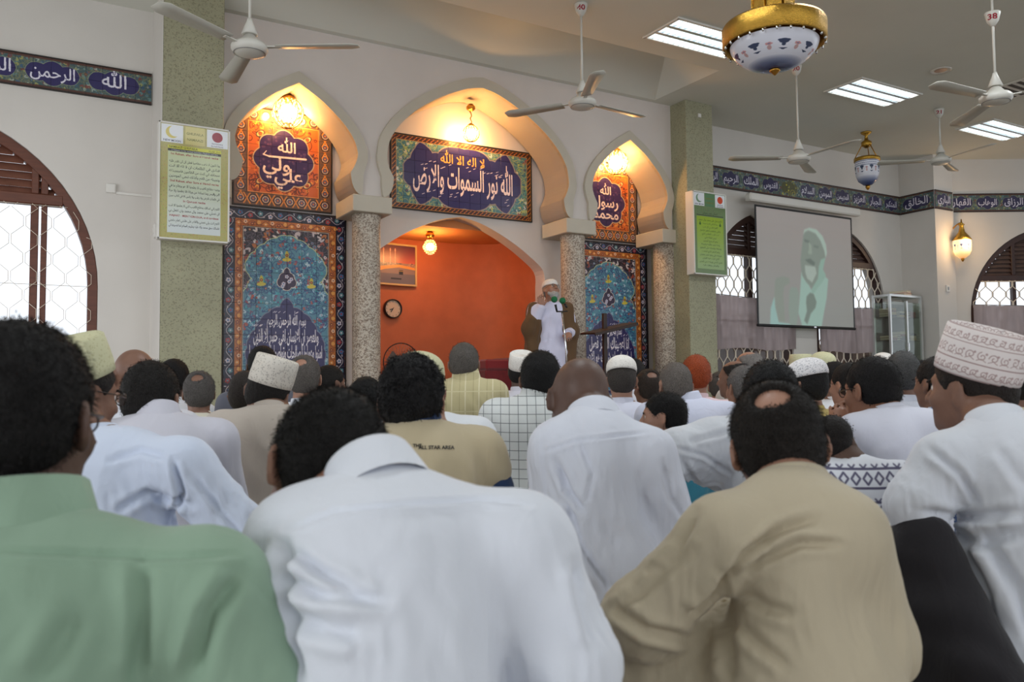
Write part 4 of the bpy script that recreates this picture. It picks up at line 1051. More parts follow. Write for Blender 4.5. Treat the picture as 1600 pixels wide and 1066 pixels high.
# crystal globe lamps of the arcade: glowing core under a net of glass beads on brass wire
M['bulb'] = emit('lamp_core', (1.0, 0.82, 0.50, 1), 18.0)
M['crystal'] = plain('amber_crystal', rgb(250, 220, 150), 0.08, spec=0.8)
M['crystal'].node_tree.nodes['Principled BSDF'].inputs['Emission Color'].default_value = (1.0, 0.72, 0.32, 1)
M['crystal'].node_tree.nodes['Principled BSDF'].inputs['Emission Strength'].default_value = 2.6
def globe_lamp(px, py, Y, r, hang, label, power, drum=False):
    p = atY(px, py, Y); root = empty('globe_lamp', p); tag(root, label, 'hanging lamp')
    MB().lathe([(r*0.6*math.sin(a)+0.001, r*0.62*math.cos(a)) for a in np.linspace(0, math.pi, 10)], n=16, close=False).build('bulb', M['bulb'], root)
    t = MB()
    for i in range(9):
        th = math.pi*(i+0.7)/9.6; rr, zz = r*math.sin(th), r*(1.15 if drum else 1.0)*math.cos(th); n = max(5, int(22*math.sin(th)))
        for k in range(n):
            a = 2*math.pi*(k+0.5*(i % 2))/n
            mtx = Matrix.Translation((rr*math.cos(a), rr*math.sin(a), zz))
            bmesh.ops.create_icosphere(t.bm, subdivisions=1, radius=r*0.085, matrix=mtx)
    o = t.build('crystal_net', M['crystal'], root); o['kind'] = 'stuff'
    w_ = MB()
    for i in range(8):
        a = math.pi*i/8; w_.tube([(r*1.06*math.cos(s_)*math.cos(a), r*1.06*math.cos(s_)*math.sin(a), r*1.06*math.sin(s_)) for s_ in np.linspace(0, 2*math.pi, 24)[:-1]], 0.004, 4, close=True)
    w_.build('cage', M['brass'], root)
    MB().lathe([(r*0.5, r*0.95), (r*0.4, r*1.15), (0.02, r*1.3)], n=16).build('cap', M['brass'], root)
    pts = [(0.010*math.sin(k*1.9), 0.010*math.cos(k*1.9), r*1.25+(hang-r*1.25)*k/10) for k in range(11)]
    MB().tube(pts, 0.007, 6).build('chain', M['brass'], root)
    MB().lathe([(0.015, hang-0.09), (0.055, hang-0.06), (0.055, hang-0.03), (0.03, hang)], n=14).build('hook_plate', M['brass'], root)
    for k in range(3):
        a = k*2.1+0.5; l = bpy.data.lights.new('lamp_light', 'POINT'); l.energy = power/3; l.color = (1.0, 0.50, 0.15); l.shadow_soft_size = 0.03
        ll = bpy.data.objects.new('lamp_light', l); COL.objects.link(ll); ll.parent = root; ll.location = (r*1.35*math.cos(a), r*1.35*math.sin(a), 0)
def top_of(arch, p, Y): return 0
for (px, py, r, hang, lab, pw, dr) in ((450, 177, 0.155, 0.20, 'round crystal lamp glowing under the left arch', 46, False), (736, 209, 0.095, 0.36, 'crystal lamp on a chain glowing above the wide calligraphy panel', 58, False),
                                       (962, 254, 0.155, 0.20, 'round crystal lamp glowing under the right arch', 42, False)):
    globe_lamp(px, py, (AY+BY)/2+0.06, r, hang, lab, pw, dr)
pn = atY(672, 386, BY+0.55); globe_lamp(672, 386, BY+0.55, 0.082, ZN-pn[2], 'small crystal drum lamp hanging inside the terracotta niche', 21, True)
# ------------------------------------------------------------------ projector screen
def screen():
    Y = mx(7.1)
    tl, tr, br_, bl_ = atY(1180, 321, Y), atY(1329, 345, Y), atY(1333, 511, Y), atY(1187, 507, Y)
    x0, x1 = (tl[0]+bl_[0])/2, (tr[0]+br_[0])/2; z1, z0 = (tl[2]+tr[2])/2, (br_[2]+bl_[2])/2
    W, H = x1-x0, z1-z0
    root = empty('projector_screen', (x0, Y, z0)); tag(root, 'hanging projector screen showing a bearded man in a white scarf', 'projector screen')
    c = Canvas(W, H, (176, 172, 170), 260)
    for k in range(24):                                   # faint falling tone of the projected backdrop
        t_ = k/23; c.rect(0, H*t_-0.05, W, H*t_+0.06, (168+14*t_, 170+4*t_, 166+4*t_))
    sx, sz = W/888, H/1066
    fx = lambda P: [((x-48)/782*W, (1000-y)/935*H) for x, y in P]
    scarf, robe, skin, skin2, hand = (194, 214, 202), (180, 210, 198), (156, 168, 158), (142, 156, 146), (162, 170, 160)
    c.poly(fx([(385, 1000), (360, 900), (380, 700), (392, 560), (420, 590), (470, 700), (520, 690), (590, 580), (618, 600), (600, 760), (570, 900), (550, 1000)]), robe)
    c.poly(fx([(132, 1000), (140, 870), (170, 780), (185, 800), (190, 900), (200, 980), (290, 990), (285, 960), (300, 1000)]), (176, 210, 204))
    c.poly(fx([(395, 560), (388, 470), (400, 380), (418, 250), (440, 215), (500, 205), (560, 250), (590, 340), (600, 420), (560, 520), (520, 620), (480, 690), (430, 640), (400, 590)]), skin)
    c.poly(fx([(418, 250), (425, 205), (470, 182), (530, 190), (580, 240), (608, 310), (614, 380), (600, 425), (590, 360), (560, 280), (520, 225), (460, 205), (430, 225)]), scarf)
    c.poly(fx([(600, 420), (575, 520), (600, 570), (560, 640), (520, 690), (480, 740), (470, 700), (530, 600), (540, 500), (560, 440)]), (168, 200, 186))
    c.poly(fx([(424, 282), (470, 292), (466, 312), (428, 306)]), (132, 142, 136)); c.poly(fx([(500, 322), (545, 330), (540, 350), (505, 344)]), (138, 150, 142))
    c.poly(fx([(462, 300), (484, 330), (488, 400), (466, 408), (452, 396), (462, 360)]), (174, 188, 174))
    c.poly(fx([(425, 455), (470, 440), (510, 470), (500, 500), (455, 480)]), (128, 140, 132))
    c.poly(fx([(424, 500), (510, 505), (520, 560), (480, 640), (440, 610), (425, 560)]), (192, 206, 196))
    c.poly(fx([(178, 660), (190, 625), (240, 608), (292, 615), (296, 660), (250, 690), (240, 760), (250, 980), (200, 980), (176, 860), (172, 760)]), hand)
    c.poly(fx([(292, 720), (310, 690), (350, 690), (368, 730), (360, 900), (340, 1000), (290, 1000), (280, 880)]), (164, 178, 168))
    c.poly(fx([(430, 760), (460, 725), (490, 735), (512, 800), (500, 850), (460, 900), (430, 990), (405, 960), (430, 880), (425, 810)]), skin2)
    c.blur(3, 2)
    m_ = picture_mat('projected_picture', c.image('projected_picture'), root, W, H, 0.8, emission=0.16)
    MB().box((W/2, 0, H/2), (W, 0.006, H)).build('screen_fabric', m_, root)
    b = 0.03
    for cc, sz_ in (((W/2, 0, H+b/2), (W+2*b, 0.008, b)), ((-b/2, 0, H/2), (b, 0.008, H)), ((W+b/2, 0, H/2), (b, 0.008, H))): MB().box(cc, sz_).build('border', M['black'], root)
    MB().tube([(-b, 0, -0.02), (W+b, 0, -0.02)], 0.022, 10).build('weight_bar', M['black'], root)
    MB().box((W*0.56, -0.024, -0.02), (0.05, 0.006, 0.018)).build('maker_plate', M['chrome'], root)
    ca = atY(1168, 303, Y); cb = atY(1341, 337, Y)
    MB().box(((cb[0]+ca[0])/2-x0, 0.0, (ca[2]+cb[2])/2-z0), (cb[0]-ca[0], 0.11, 0.12), bevel=0.02).build('housing', M['white_metal'], root)
    for k in (0.06, 0.94): MB().box((ca[0]-x0+(cb[0]-ca[0])*k, 0.10, (ca[2]+cb[2])/2-z0+0.02), (0.06, 0.12, 0.08)).build('wall_bracket', M['white_metal'], root)
screen()

# ------------------------------------------------------------------ glass display cabinet
def cabinet():
    Y = mx(6.95); a, b = atY(1390, 461, Y), atY(1440, 461, Y); zt = a[2]; W = b[0]-a[0]; D = 0.33
    zt = (a[2]+b[2])/2-0.0
    root = empty('display_cabinet', (a[0], Y, 0)); tag(root, 'tall aluminium framed glass display cabinet beside the screen window', 'cabinet')
    al = plain('aluminium', rgb(206, 208, 206), 0.3, metal=0.6); gl = glass_mat('cabinet_glass', (0.84, 0.88, 0.84, 1), 0.10); q = 0.035
    for x in (q/2, W-q/2):
        for y in (q/2, D-q/2): MB().box((x, y, zt/2), (q, q, zt)).build('post', al, root)
    for z in (0.10, zt-q/2):
        for y in (q/2, D-q/2): MB().box((W/2, y, z), (W-2*q, q, q)).build('rail', al, root)
        for x in (q/2, W-q/2): MB().box((x, D/2, z), (q, D-2*q, q)).build('rail', al, root)
    MB().box((W*0.52, q/2-0.005, zt/2), (q, q, zt-0.2)).build('door_stile', al, root)
    for k in range(2): MB().box((W*(0.27 if k == 0 else 0.75), q/2, zt/2), (W*0.44, 0.005, zt-0.24)).build('door_glass', gl, root)
    for x in (q/2, W-q/2): MB().box((x, D/2, zt/2), (0.005, D-2*q, zt-0.24)).build('side_glass', gl, root)
    MB().box((W/2, D-0.012, zt/2), (W-2*q, 0.006, zt-0.24)).build('back_glass', glass_mat('cabinet_back', (0.62, 0.66, 0.62, 1), 0.1), root)
    MB().box((W/2, D/2, zt-0.008), (W-2*q, D-2*q, 0.006)).build('top_glass', gl, root)
    MB().box((W/2, D/2, 0.06), (W, D, 0.07)).build('plinth', al, root)
    sh = [0.42, 0.82, 1.20, 1.55]; sh = [zt-1.50, zt-1.12, zt-0.74, zt-0.36]
    for z in sh: MB().box((W/2, D/2, z), (W-2*q, D-2*q, 0.008)).build('shelf', gl, root)
    for x in (-0.01,): MB().box((W*0.52, -0.008, zt*0.62), (0.02, 0.02, 0.12)).build('handle', M['chrome'], root)
    rd = random.Random(5); cols = [(150, 120, 70), (120, 60, 50), (190, 180, 150), (90, 100, 80), (170, 150, 110), (60, 60, 70), (200, 196, 180)]
    mats = [plain('book_cover', rgb(*c_), 0.6) for c_ in cols]; pg = plain('book_pages', rgb(214, 204, 180), 0.8)
    cn = ['tan', 'red brown', 'pale grey', 'olive', 'beige', 'dark grey', 'cream']
    wh = ['top', 'second', 'third', 'bottom']
    for si, z in enumerate(sh[::-1]):
        for st in range(3):
            zz = z+0.0045; n = rd.randint(2, 4)
            for k in range(n):
                h = rd.uniform(0.025, 0.045); cx = a[0]+W*(0.2+0.3*st); o = empty('book', (cx, Y+D/2, zz), (0, 0, rd.uniform(-0.12, 0.12)))
                ci = rd.randrange(len(mats)); mt = mats[ci]
                tag(o, '%s book, %s from the bottom of the %s stack on the %s cabinet shelf' % (cn[ci], ('first', 'second', 'third', 'fourth')[k], ('left', 'middle', 'right')[st], wh[si]), 'book', 'books on the %s cabinet shelf' % wh[si])
                MB().box((0, 0, h*0.06), (0.15, 0.21, h*0.12)).build('cover', mt, o); MB().box((0, 0, h*0.94), (0.15, 0.21, h*0.12)).build('cover', mt, o)
                MB().box((0.0, 0.003, h/2), (0.142, 0.196, h*0.76)).build('pages', pg, o); MB().box((0, -0.104, h/2), (0.15, 0.004, h)).build('spine', mt, o)
                zz += h+0.001
    zz = zt+0.001
    for k, c_ in enumerate(((206, 120, 90), (216, 210, 200))):
        o = empty('book', (a[0]+W*0.62, Y+D/2, zz), (0, 0, 0.3*k)); tag(o, ('red book lying flat on top of the glass cabinet', 'pale book on the pile on top of the glass cabinet')[k], 'book')
        mt = plain('book_cover', rgb(*c_), 0.6)
        MB().box((0, 0, 0.003), (0.2, 0.28, 0.006)).build('cover', mt, o); MB().box((0, 0, 0.037), (0.2, 0.28, 0.006)).build('cover', mt, o); MB().box((0, 0.003, 0.02), (0.19, 0.27, 0.028)).build('pages', pg, o)
        zz += 0.041
cabinet()

# ------------------------------------------------------------------ inside the niche: picture, clock, fan; red minbar; lectern
def niche_y(x):
    cs = min(1.0, abs(XC-x)/(NW+0.02)); c_ = cs**(1/0.62)
    return NB-0.01+1.0*math.sqrt(max(0, 1-c_*c_))**0.62
def on_niche(px, py):
    Y = NB+0.7
    for _ in range(12): p = atY(px, py, Y); Y = 0.5*Y+0.5*niche_y(p[0])
    return atY(px, py, Y)
def niche_picture():
    tl, br_ = on_niche(592, 382), on_niche(647, 446); W, H = br_[0]-tl[0], tl[2]-br_[2]; y = min(niche_y(tl[0]), niche_y(br_[0]))-0.005
    W = 0.60; x0 = br_[0]-W
    ang = math.atan2(niche_y(br_[0])-niche_y(x0), W)
    root = empty('wall_picture', (x0, niche_y(x0)-0.045, br_[2]), (0, 0, ang)); tag(root, 'framed sunset picture of a great mosque courtyard inside the niche', 'picture')
    c = Canvas(W, H, (120, 60, 70), 420)
    for k in range(40):
        t_ = k/39; c.rect(0, H*(0.5+0.5*t_)-0.01, W, H*(0.5+0.5*t_)+0.02, (206-120*t_, 100-56*t_, 76-10*t_))
    c.rect(0, H*0.40, W, H*0.54, (150, 120, 110))
    for k in range(60): c.disc(rnd.uniform(0, W), H*rnd.uniform(0.42, 0.55), 0.008, rnd.choice([(70, 60, 66), (190, 150, 110), (110, 90, 90)]))
    c.poly([(0, H*0.25), (W*0.3, H*0.36), (W*0.65, H*0.42), (W, H*0.36), (W, H*0.44), (W*0.6, H*0.50), (W*0.2, H*0.44), (0, H*0.36)], (226, 150, 60))
    c.rect(0, 0, W, H*0.26, (110, 100, 104)); c.poly([(0, H*0.26), (W, H*0.26), (W, H*0.38), (W*0.6, H*0.43), (W*0.25, H*0.36)], (140, 116, 108))
    c.rect(W*0.60, H*0.24, W*0.70, H*0.36, (26, 22, 24)); c.rect(W*0.60, H*0.325, W*0.70, H*0.34, (196, 160, 70)); c.rect(W*0.4, H*0.11, W*0.66, H*0.15, (50, 44, 46))
    for x in (0.22, 0.38, 0.50): c.rect(W*x, H*0.5, W*x+0.010, H*0.82, (226, 170, 150)); c.leaf(W*x+0.005, H*0.82, 0.05, math.pi/2, (226, 170, 150)); c.rect(W*x-0.004, H*0.66, W*x+0.014, H*0.68, (226, 170, 150))
    m_ = picture_mat('mosque_print', c.image('mosque_picture'), root, W, H, 0.3)
    MB().box((W/2, 0.012, H/2), (W, 0.02, H)).build('print', m_, root)
    fr = plain('pale_gilt_frame', rgb(206, 176, 120), 0.4)
    for cc, sz in (((W/2, 0.008, -0.012), (W+0.05, 0.034, 0.026)), ((W/2, 0.008, H+0.012), (W+0.05, 0.034, 0.026)), ((-0.012, 0.008, H/2), (0.026, 0.034, H)), ((W+0.012, 0.008, H/2), (0.026, 0.034, H))): MB().box(cc, sz, bevel=0.005).build('frame', fr, root)
niche_picture()
def clock():
    p = on_niche(612, 483); y = niche_y(p[0])
    root = empty('wall_clock', (p[0], y-0.035, p[2]), (0, 0, math.atan2(niche_y(p[0]+0.1)-niche_y(p[0]-0.1), 0.2))); tag(root, 'round black rimmed wall clock below the picture in the niche', 'clock')
    X = Matrix.Rotation(math.pi/2, 3, 'X'); r = 0.128
    MB().lathe([(r*0.86, 0.022), (r*0.9, 0.03), (r*0.97, 0.03), (r, 0.015), (r, -0.02), (r*0.86, -0.02)], n=40, R=X, close=False).build('rim', M['black'], root)
    MB().lathe([(0.001, 0.006), (r*0.89, 0.006)], n=40, R=X, close=False).build('dial', plain('dial_paper', rgb(206, 184, 160), 0.6), root)
    t = MB()
    for k in range(12):
        T, x0, x1 = glyphs(str(k+1), 0.01); a = math.pi/2-(k+1)*math.pi/6; h = 0.026
        for tri in T: t.quad(*[(0.093*math.cos(a)+(gx-(x0+x1)/2)*h, -0.0075, 0.093*math.sin(a)+(gz-0.35)*h) for gx, gz in tri])
    t.build('numerals', M['black'], root)
    for a, L, wd in ((math.radians(180+55), 0.055, 0.010), (math.radians(180+18), 0.05, 0.010), (math.radians(55), 0.02, 0.008)):
        MB().box((L/2*math.cos(a), -0.010, L/2*math.sin(a)), (L, 0.003, wd), R=Matrix.Rotation(-a, 3, 'Y')).build('hand', M['black'], root)
clock()
def pedestal_fan():
    p = atY(627, 566, BY+0.62); root = empty('pedestal_fan', (p[0], p[1], 0.16)); tag(root, 'round wire guard pedestal fan standing in the niche', 'fan')
    z = p[2]-0.16; X = Matrix.Rotation(math.pi/2, 3, 'X'); r = 0.235
    t = MB()
    for s_ in (-1, 1):
        for k in range(28):
            a = 2*math.pi*k/28; t.tube([(0.05*math.cos(a), s_*0.075, z+0.05*math.sin(a)), (r*0.75*math.cos(a), s_*0.06, z+r*0.75*math.sin(a)), (r*math.cos(a), 0, z+r*math.sin(a))], 0.0018, 4)
    g = t.build('guard_wires', M['grey_metal'], root); g['kind'] = 'stuff'
    MB().tube([(r*math.cos(a), 0, z+r*math.sin(a)) for a in np.linspace(0, 2*math.pi, 41)[:-1]], 0.007, 6, close=True).build('guard_rim', M['black'], root)
    for k in range(3):
        a = k*2.094+0.5; P = [(0.03*math.cos(a+s_), 0.02*d, z+0.03*math.sin(a+s_)) for s_, d in ((-0.6, -1), (0.6, 1))]+[(0.19*math.cos(a+s_), 0.03*d, z+0.19*math.sin(a+s_)) for s_, d in ((0.42, 1), (-0.3, -1))]
        b = MB().quad(*P).build('blade', M['grey_metal'], root); b.modifiers.new('thickness', 'SOLIDIFY').thickness = 0.004
    MB().lathe([(0.05, -0.06), (0.055, 0.0), (0.05, 0.16), (0.02, 0.18)], c=(0, 0, z), n=20, R=X.inverted()).build('motor', M['black'], root)
    MB().lathe([(0.016, 0.03), (0.016, z-0.02)], n=10).build('pole', M['grey_metal'], root)
    MB().lathe([(0.2, 0.0), (0.2, 0.015), (0.16, 0.03), (0.03, 0.045)], n=28).build('base', M['black'], root)
pedestal_fan()
def minbar():
    a, b = atY(753, 562, 8.45), atY(830, 562, 8.45); W = b[0]-a[0]; h = a[2]-0.0
    root = empty('pulpit_seat', (a[0]+W/2-0.03, 8.52, 0)); tag(root, 'dark red cloth covered pulpit block before the niche', 'pulpit')
    MB().box((0, 0, h/2-0.06), (W, 0.42, h-0.12), bevel=0.012).build('body', M['red_cloth'], root)
    MB().box((-W*0.27, -0.01, h-0.06), (W*0.46, 0.44, 0.12), bevel=0.02).build('left_cushion', plain('red_cushion', rgb(124, 24, 28), 0.9, sheen=0.3), root)
    MB().box((W*0.23, -0.01, h-0.05), (W*0.54, 0.44, 0.14), bevel=0.02).build('right_cushion', plain('deep_red_cushion', rgb(96, 16, 22), 0.9, sheen=0.3), root)
minbar()
def lectern():
    Y = 8.02; t_, bt = atY(949, 490, Y), atY(946, 600, Y); root = empty('lectern', (bt[0], Y, 0)); tag(root, 'thin dark cross shaped lectern stand before the right blue tiles', 'lectern')
    dk = plain('dark_stained_wood', rgb(52, 36, 32), 0.5, noise=0.2, scale=12)
    h = t_[2]
    MB().box((0, 0, h/2), (0.05, 0.05, h), bevel=0.006).build('post', dk, root)
    MB().box((0, 0, 0.02), (0.46, 0.07, 0.04), bevel=0.006).build('foot', dk, root); MB().box((0, 0, 0.02), (0.07, 0.42, 0.04), bevel=0.006).build('foot', dk, root)
    za = atY(915, 522, Y); zb = atY(982, 506, Y); q = math.atan2(zb[2]-za[2], zb[0]-za[0]); L = math.hypot(zb[0]-za[0], zb[2]-za[2])
    R = Matrix.Rotation(-q, 3, 'Y') @ Matrix.Rotation(math.radians(2.5), 3, 'X')
    MB().box(((za[0]+zb[0])/2-bt[0], -0.04, (za[2]+zb[2])/2), (L, 0.30, 0.022), R=R, bevel=0.004).build('book_rest', dk, root)
    MB().box(((za[0]+zb[0])/2-bt[0], -0.185, (za[2]+zb[2])/2-0.018), (L, 0.02, 0.03), R=R, bevel=0.004).build('ledge', dk, root)
lectern()

# ------------------------------------------------------------------ small fittings
def small(name, label, cat, p, size, mat, rot=0, extra=None):
    r = empty(name, p, (0, 0, rot)); tag(r, label, cat)
    MB().box((0, -size[1]/2, 0), size, bevel=min(size)*0.15).build('plate', mat, r)
    if extra: extra(r)
    return r
p = atY(173, 295, WY); wm = M['white_metal']
small('junction_box', 'small white junction box on the wall beside the left window', 'box', (p[0], WY-0.001, p[2]), (0.085, 0.03, 0.085), wm, extra=lambda r: MB().box((0, -0.032, 0), (0.06, 0.004, 0.06)).build('cover', wm, r))
a, b = atY(181, 301, WY), atY(236, 308, WY)
o = MB().box(((b[0]-a[0])/2, -0.008, (b[2]-a[2])/2), (b[0]-a[0], 0.014, 0.022)).build('cable_conduit', wm, None, (a[0], WY-0.001, a[2])); tag(o, 'thin white conduit running from the junction box to the pillar', 'conduit')
p = atX(238, 357, mx(0.885)); r = empty('light_switch', (mx(0.885)-0.007, PY+0.12, p[2] if False else atY(240, 357, PY)[2])); tag(r, 'white switch box on the side of the left pillar under the notice', 'switch')
MB().box((-0.02, 0, 0), (0.038, 0.085, 0.13), bevel=0.006).build('plate', wm, r); MB().box((-0.042, 0, 0), (0.008, 0.03, 0.05), bevel=0.002).build('rocker', wm, r)
p = atY(1480, 451, PF); small('light_switch', 'white switch plate on the front of the corner pier', 'switch', (p[0], PF-0.001, p[2]), (0.09, 0.02, 0.11), wm, extra=lambda r: MB().box((0, -0.023, 0), (0.03, 0.008, 0.05)).build('rocker', M['grey_metal'], r))
p = atY(1092, 181, PY); small('wall_sensor', 'little white diamond sensor high on the right green pillar', 'sensor', (p[0], PY-0.001, p[2]), (0.05, 0.02, 0.05), wm, extra=lambda r: MB().lathe([(0.014, -0.022), (0.012, -0.03), (0.003, -0.033)], n=12, R=Matrix.Rotation(-math.pi/2, 3, 'X').inverted()).build('lens', M['grey_metal'], r))
bpy.context.view_layer.update()
p = atZ(1470, 110, CZ); r = empty('recessed_downlight', (p[0], p[1], CZ)); tag(r, 'small round recessed downlight in the bare ceiling', 'downlight')
MB().lathe([(0.07, 0.0), (0.10, -0.002), (0.115, -0.012), (0.12, -0.001)], n=28, close=False).build('trim_ring', wm, r); MB().lathe([(0.001, -0.003), (0.072, -0.002)], n=24, close=False).build('lens', plain('dull_lens', rgb(170, 130, 110), 0.3), r)
a, b = atZ(1540, 150, CZ), atZ(1640, 118, CZ); p = (a+b)/2; r = empty('ceiling_vent', (p[0]+0.1, p[1], CZ)); tag(r, 'square slatted air vent in the ceiling behind the numbered fan', 'vent')
MB().box((0, 0, -0.006), (0.62, 0.62, 0.012), bevel=0.003).build('plate', wm, r)
for k in range(5): MB().box((0, -0.22+0.11*k, -0.0135), (0.52, 0.055, 0.004)).build('slot', M['black'], r)
# ------------------------------------------------------------------ figures: one smooth surface grown from joints
def nrm(v): v = np.asarray(v, float); return v/(np.linalg.norm(v)+1e-12)
class Field:
    def __init__(s, h): s.h = h; s.P = []
    def cone(s, A, B, ra, rb=None, k=0.03): s.P.append(('c', np.asarray(A, float), np.asarray(B, float), ra, rb if rb is not None else ra, k)); return s
    def ell(s, C, r, R=None, k=0.03, sub=False): s.P.append(('e', np.asarray(C, float), np.asarray(r, float), np.eye(3) if R is None else R, k, sub)); return s
    def cut(s, n, p, k=0.006): s.P.append(('p', nrm(n), np.asarray(p, float), k)); return s   # removes the side n points to
    def mesh(s, smooth=2):
        h = s.h; lo = np.full(3, 1e9); hi = -lo; bb = []
        for p in s.P:
            if p[0] == 'c': a = np.minimum(p[1]-p[3], p[2]-p[4]); b = np.maximum(p[1]+p[3], p[2]+p[4])
            elif p[0] == 'e': e = np.sqrt(((p[3]*p[2])**2).sum(1)); a, b = p[1]-e, p[1]+e
            else: bb.append(None); continue
            bb.append((a, b))
            if not (p[0] == 'e' and p[5]): lo, hi = np.minimum(lo, a), np.maximum(hi, b)
        lo -= 3*h; hi += 3*h; n = np.ceil((hi-lo)/h).astype(int)+1
        D = np.full(n, 1.0, np.float32)
        ax = [np.arange(n[i], dtype=np.float32)*h+lo[i] for i in range(3)]
        for p, b in zip(s.P, bb):
            if b is None:
                X = (ax[0][:, None, None]-p[2][0])*p[1][0]+(ax[1][None, :, None]-p[2][1])*p[1][1]+(ax[2][None, None, :]-p[2][2])*p[1][2]
                np.maximum(D, X.astype(np.float32), out=D); continue
            k = p[5] if p[0] == 'c' else p[4]; pad = k+2.5*h
            i0 = np.clip(np.floor((b[0]-pad-lo)/h).astype(int), 0, n-1); i1 = np.clip(np.ceil((b[1]+pad-lo)/h).astype(int)+1, 1, n)
            sl = tuple(slice(a, c) for a, c in zip(i0, i1))
            X, Y, Z = ax[0][sl[0]][:, None, None], ax[1][sl[1]][None, :, None], ax[2][sl[2]][None, None, :]
            d0 = D[sl]
            if d0.size == 0: continue
            if p[0] == 'c':
                A, v = p[1], p[2]-p[1]; L = float(v@v)+1e-9
                t = np.clip(((X-A[0])*v[0]+(Y-A[1])*v[1]+(Z-A[2])*v[2])/L, 0, 1).astype(np.float32)
                d = np.sqrt((X-A[0]-t*v[0])**2+(Y-A[1]-t*v[1])**2+(Z-A[2]-t*v[2])**2)-(p[3]+(p[4]-p[3])*t)
            else:
                C, r, R = p[1], p[2], p[3]; x, y, z = X-C[0], Y-C[1], Z-C[2]
                q = [(R[0, i]*x+R[1, i]*y+R[2, i]*z)/r[i] for i in range(3)]
                k0 = np.sqrt(q[0]**2+q[1]**2+q[2]**2); k1 = np.sqrt((q[0]/r[0])**2+(q[1]/r[1])**2+(q[2]/r[2])**2)+1e-6
                d = k0*(k0-1)/k1
            d = d.astype(np.float32)
            if p[0] == 'e' and p[5]:
                hh = np.clip(0.5-0.5*(d0+d)/k, 0, 1); D[sl] = d0*(1-hh)-d*hh+k*hh*(1-hh)
            else:
                hh = np.clip(0.5+0.5*(d-d0)/k, 0, 1); D[sl] = d*(1-hh)+d0*hh-k*hh*(1-hh)
        return nets(D, lo, h, smooth)
_CORN = [(i, j, k) for i in (0, 1) for j in (0, 1) for k in (0, 1)]
_EDGE = [(a, b) for a in _CORN for b in _CORN if sum(b)-sum(a) == 1 and all(y >= x for x, y in zip(a, b))]
def nets(D, lo, h, smooth):
    s = D < 0; nx, ny, nz = D.shape
    cnt = np.zeros((nx-1, ny-1, nz-1), np.int8)
    for i, j, k in _CORN: cnt += s[i:nx-1+i, j:ny-1+j, k:nz-1+k]
    ids = np.nonzero((cnt > 0) & (cnt < 8)); m = len(ids[0])
    idx = np.full(cnt.shape, -1, np.int32); idx[ids] = np.arange(m)
    P = np.zeros((m, 3)); c = np.zeros(m)
    for a, b in _EDGE:
        va = D[ids[0]+a[0], ids[1]+a[1], ids[2]+a[2]]; vb = D[ids[0]+b[0], ids[1]+b[1], ids[2]+b[2]]
        q = (va < 0) != (vb < 0); t = va[q]/(va[q]-vb[q])
        P[q] += np.array(a)+t[:, None]*(np.array(b)-np.array(a)); c[q] += 1
    V = (np.stack(ids, 1)+P/c[:, None])*h+lo
    F = []
    for axis in range(3):
        sl0 = [slice(1, -1)]*3; sl1 = [slice(1, -1)]*3
        sl0[axis] = slice(0, -1); sl1[axis] = slice(1, None)
        a, b = s[tuple(sl0)], s[tuple(sl1)]
        e = np.nonzero(a != b); flip = a[e]
        o = [e[i]+(0 if i == axis else 1) for i in range(3)]
        u, v = (axis+1) % 3, (axis+2) % 3
        def cell(du, dv):
            q = [o[0].copy(), o[1].copy(), o[2].copy()]; q[u] -= du; q[v] -= dv
            return idx[q[0], q[1], q[2]]
        Q = np.stack([cell(1, 1), cell(0, 1), cell(0, 0), cell(1, 0)], 1)
        Q[~flip] = Q[~flip][:, ::-1]; F.append(Q)
    F = np.concatenate(F); F = F[(F >= 0).all(1)]
    for _ in range(smooth): V = relax(V, F, 0.5)
    return V, F
def relax(V, F, w):
    acc = np.zeros_like(V); n = np.zeros(len(V))
    for i in range(4):
        a, b = F[:, i], F[:, (i+1) % 4]
        for k in range(3): acc[:, k] += np.bincount(a, V[b, k], len(V))+np.bincount(b, V[a, k], len(V))
        n += np.bincount(a, minlength=len(V))+np.bincount(b, minlength=len(V))
    n = np.maximum(n, 1); return V*(1-w)+w*acc/n[:, None]
def normals(V, F):
    n = np.cross(V[F[:, 2]]-V[F[:, 0]], V[F[:, 3]]-V[F[:, 1]]); o = np.zeros_like(V)
    for i in range(4):
        for k in range(3): o[:, k] += np.bincount(F[:, i], n[:, k], len(V))
    return o/(np.linalg.norm(o, axis=1)[:, None]+1e-12)
def subdivide(V, F):
    n = len(V); e = np.sort(np.concatenate([F[:, [i, (i+1) % 4]] for i in range(4)]), 1)
    u, inv = np.unique(e, axis=0, return_inverse=True); inv = inv.reshape(4, -1).T
    Em = V[u].mean(1); Fm = V[F].mean(1)
    W = np.concatenate([V, Em, Fm]); f0 = n+len(u)+np.arange(len(F))
    Q = np.concatenate([np.stack([F[:, i], n+inv[:, i], f0, n+inv[:, (i+3) % 4]], 1) for i in range(4)])
    return relax(W, Q, 0.35), Q
def wob(P, f, seed):
    """smooth pseudo noise in -1..1"""
    rd = np.random.RandomState(seed); r = np.zeros(len(P))
    for k in range(4):
        d = rd.normal(size=3); d /= np.linalg.norm(d); d2 = rd.normal(size=3); d2 /= np.linalg.norm(d2)
        r += np.sin((P@d)*f*(1+0.45*k)+1.7*np.sin((P@d2)*f*0.7+rd.uniform(0, 6))+rd.uniform(0, 6))
    return r/2.6
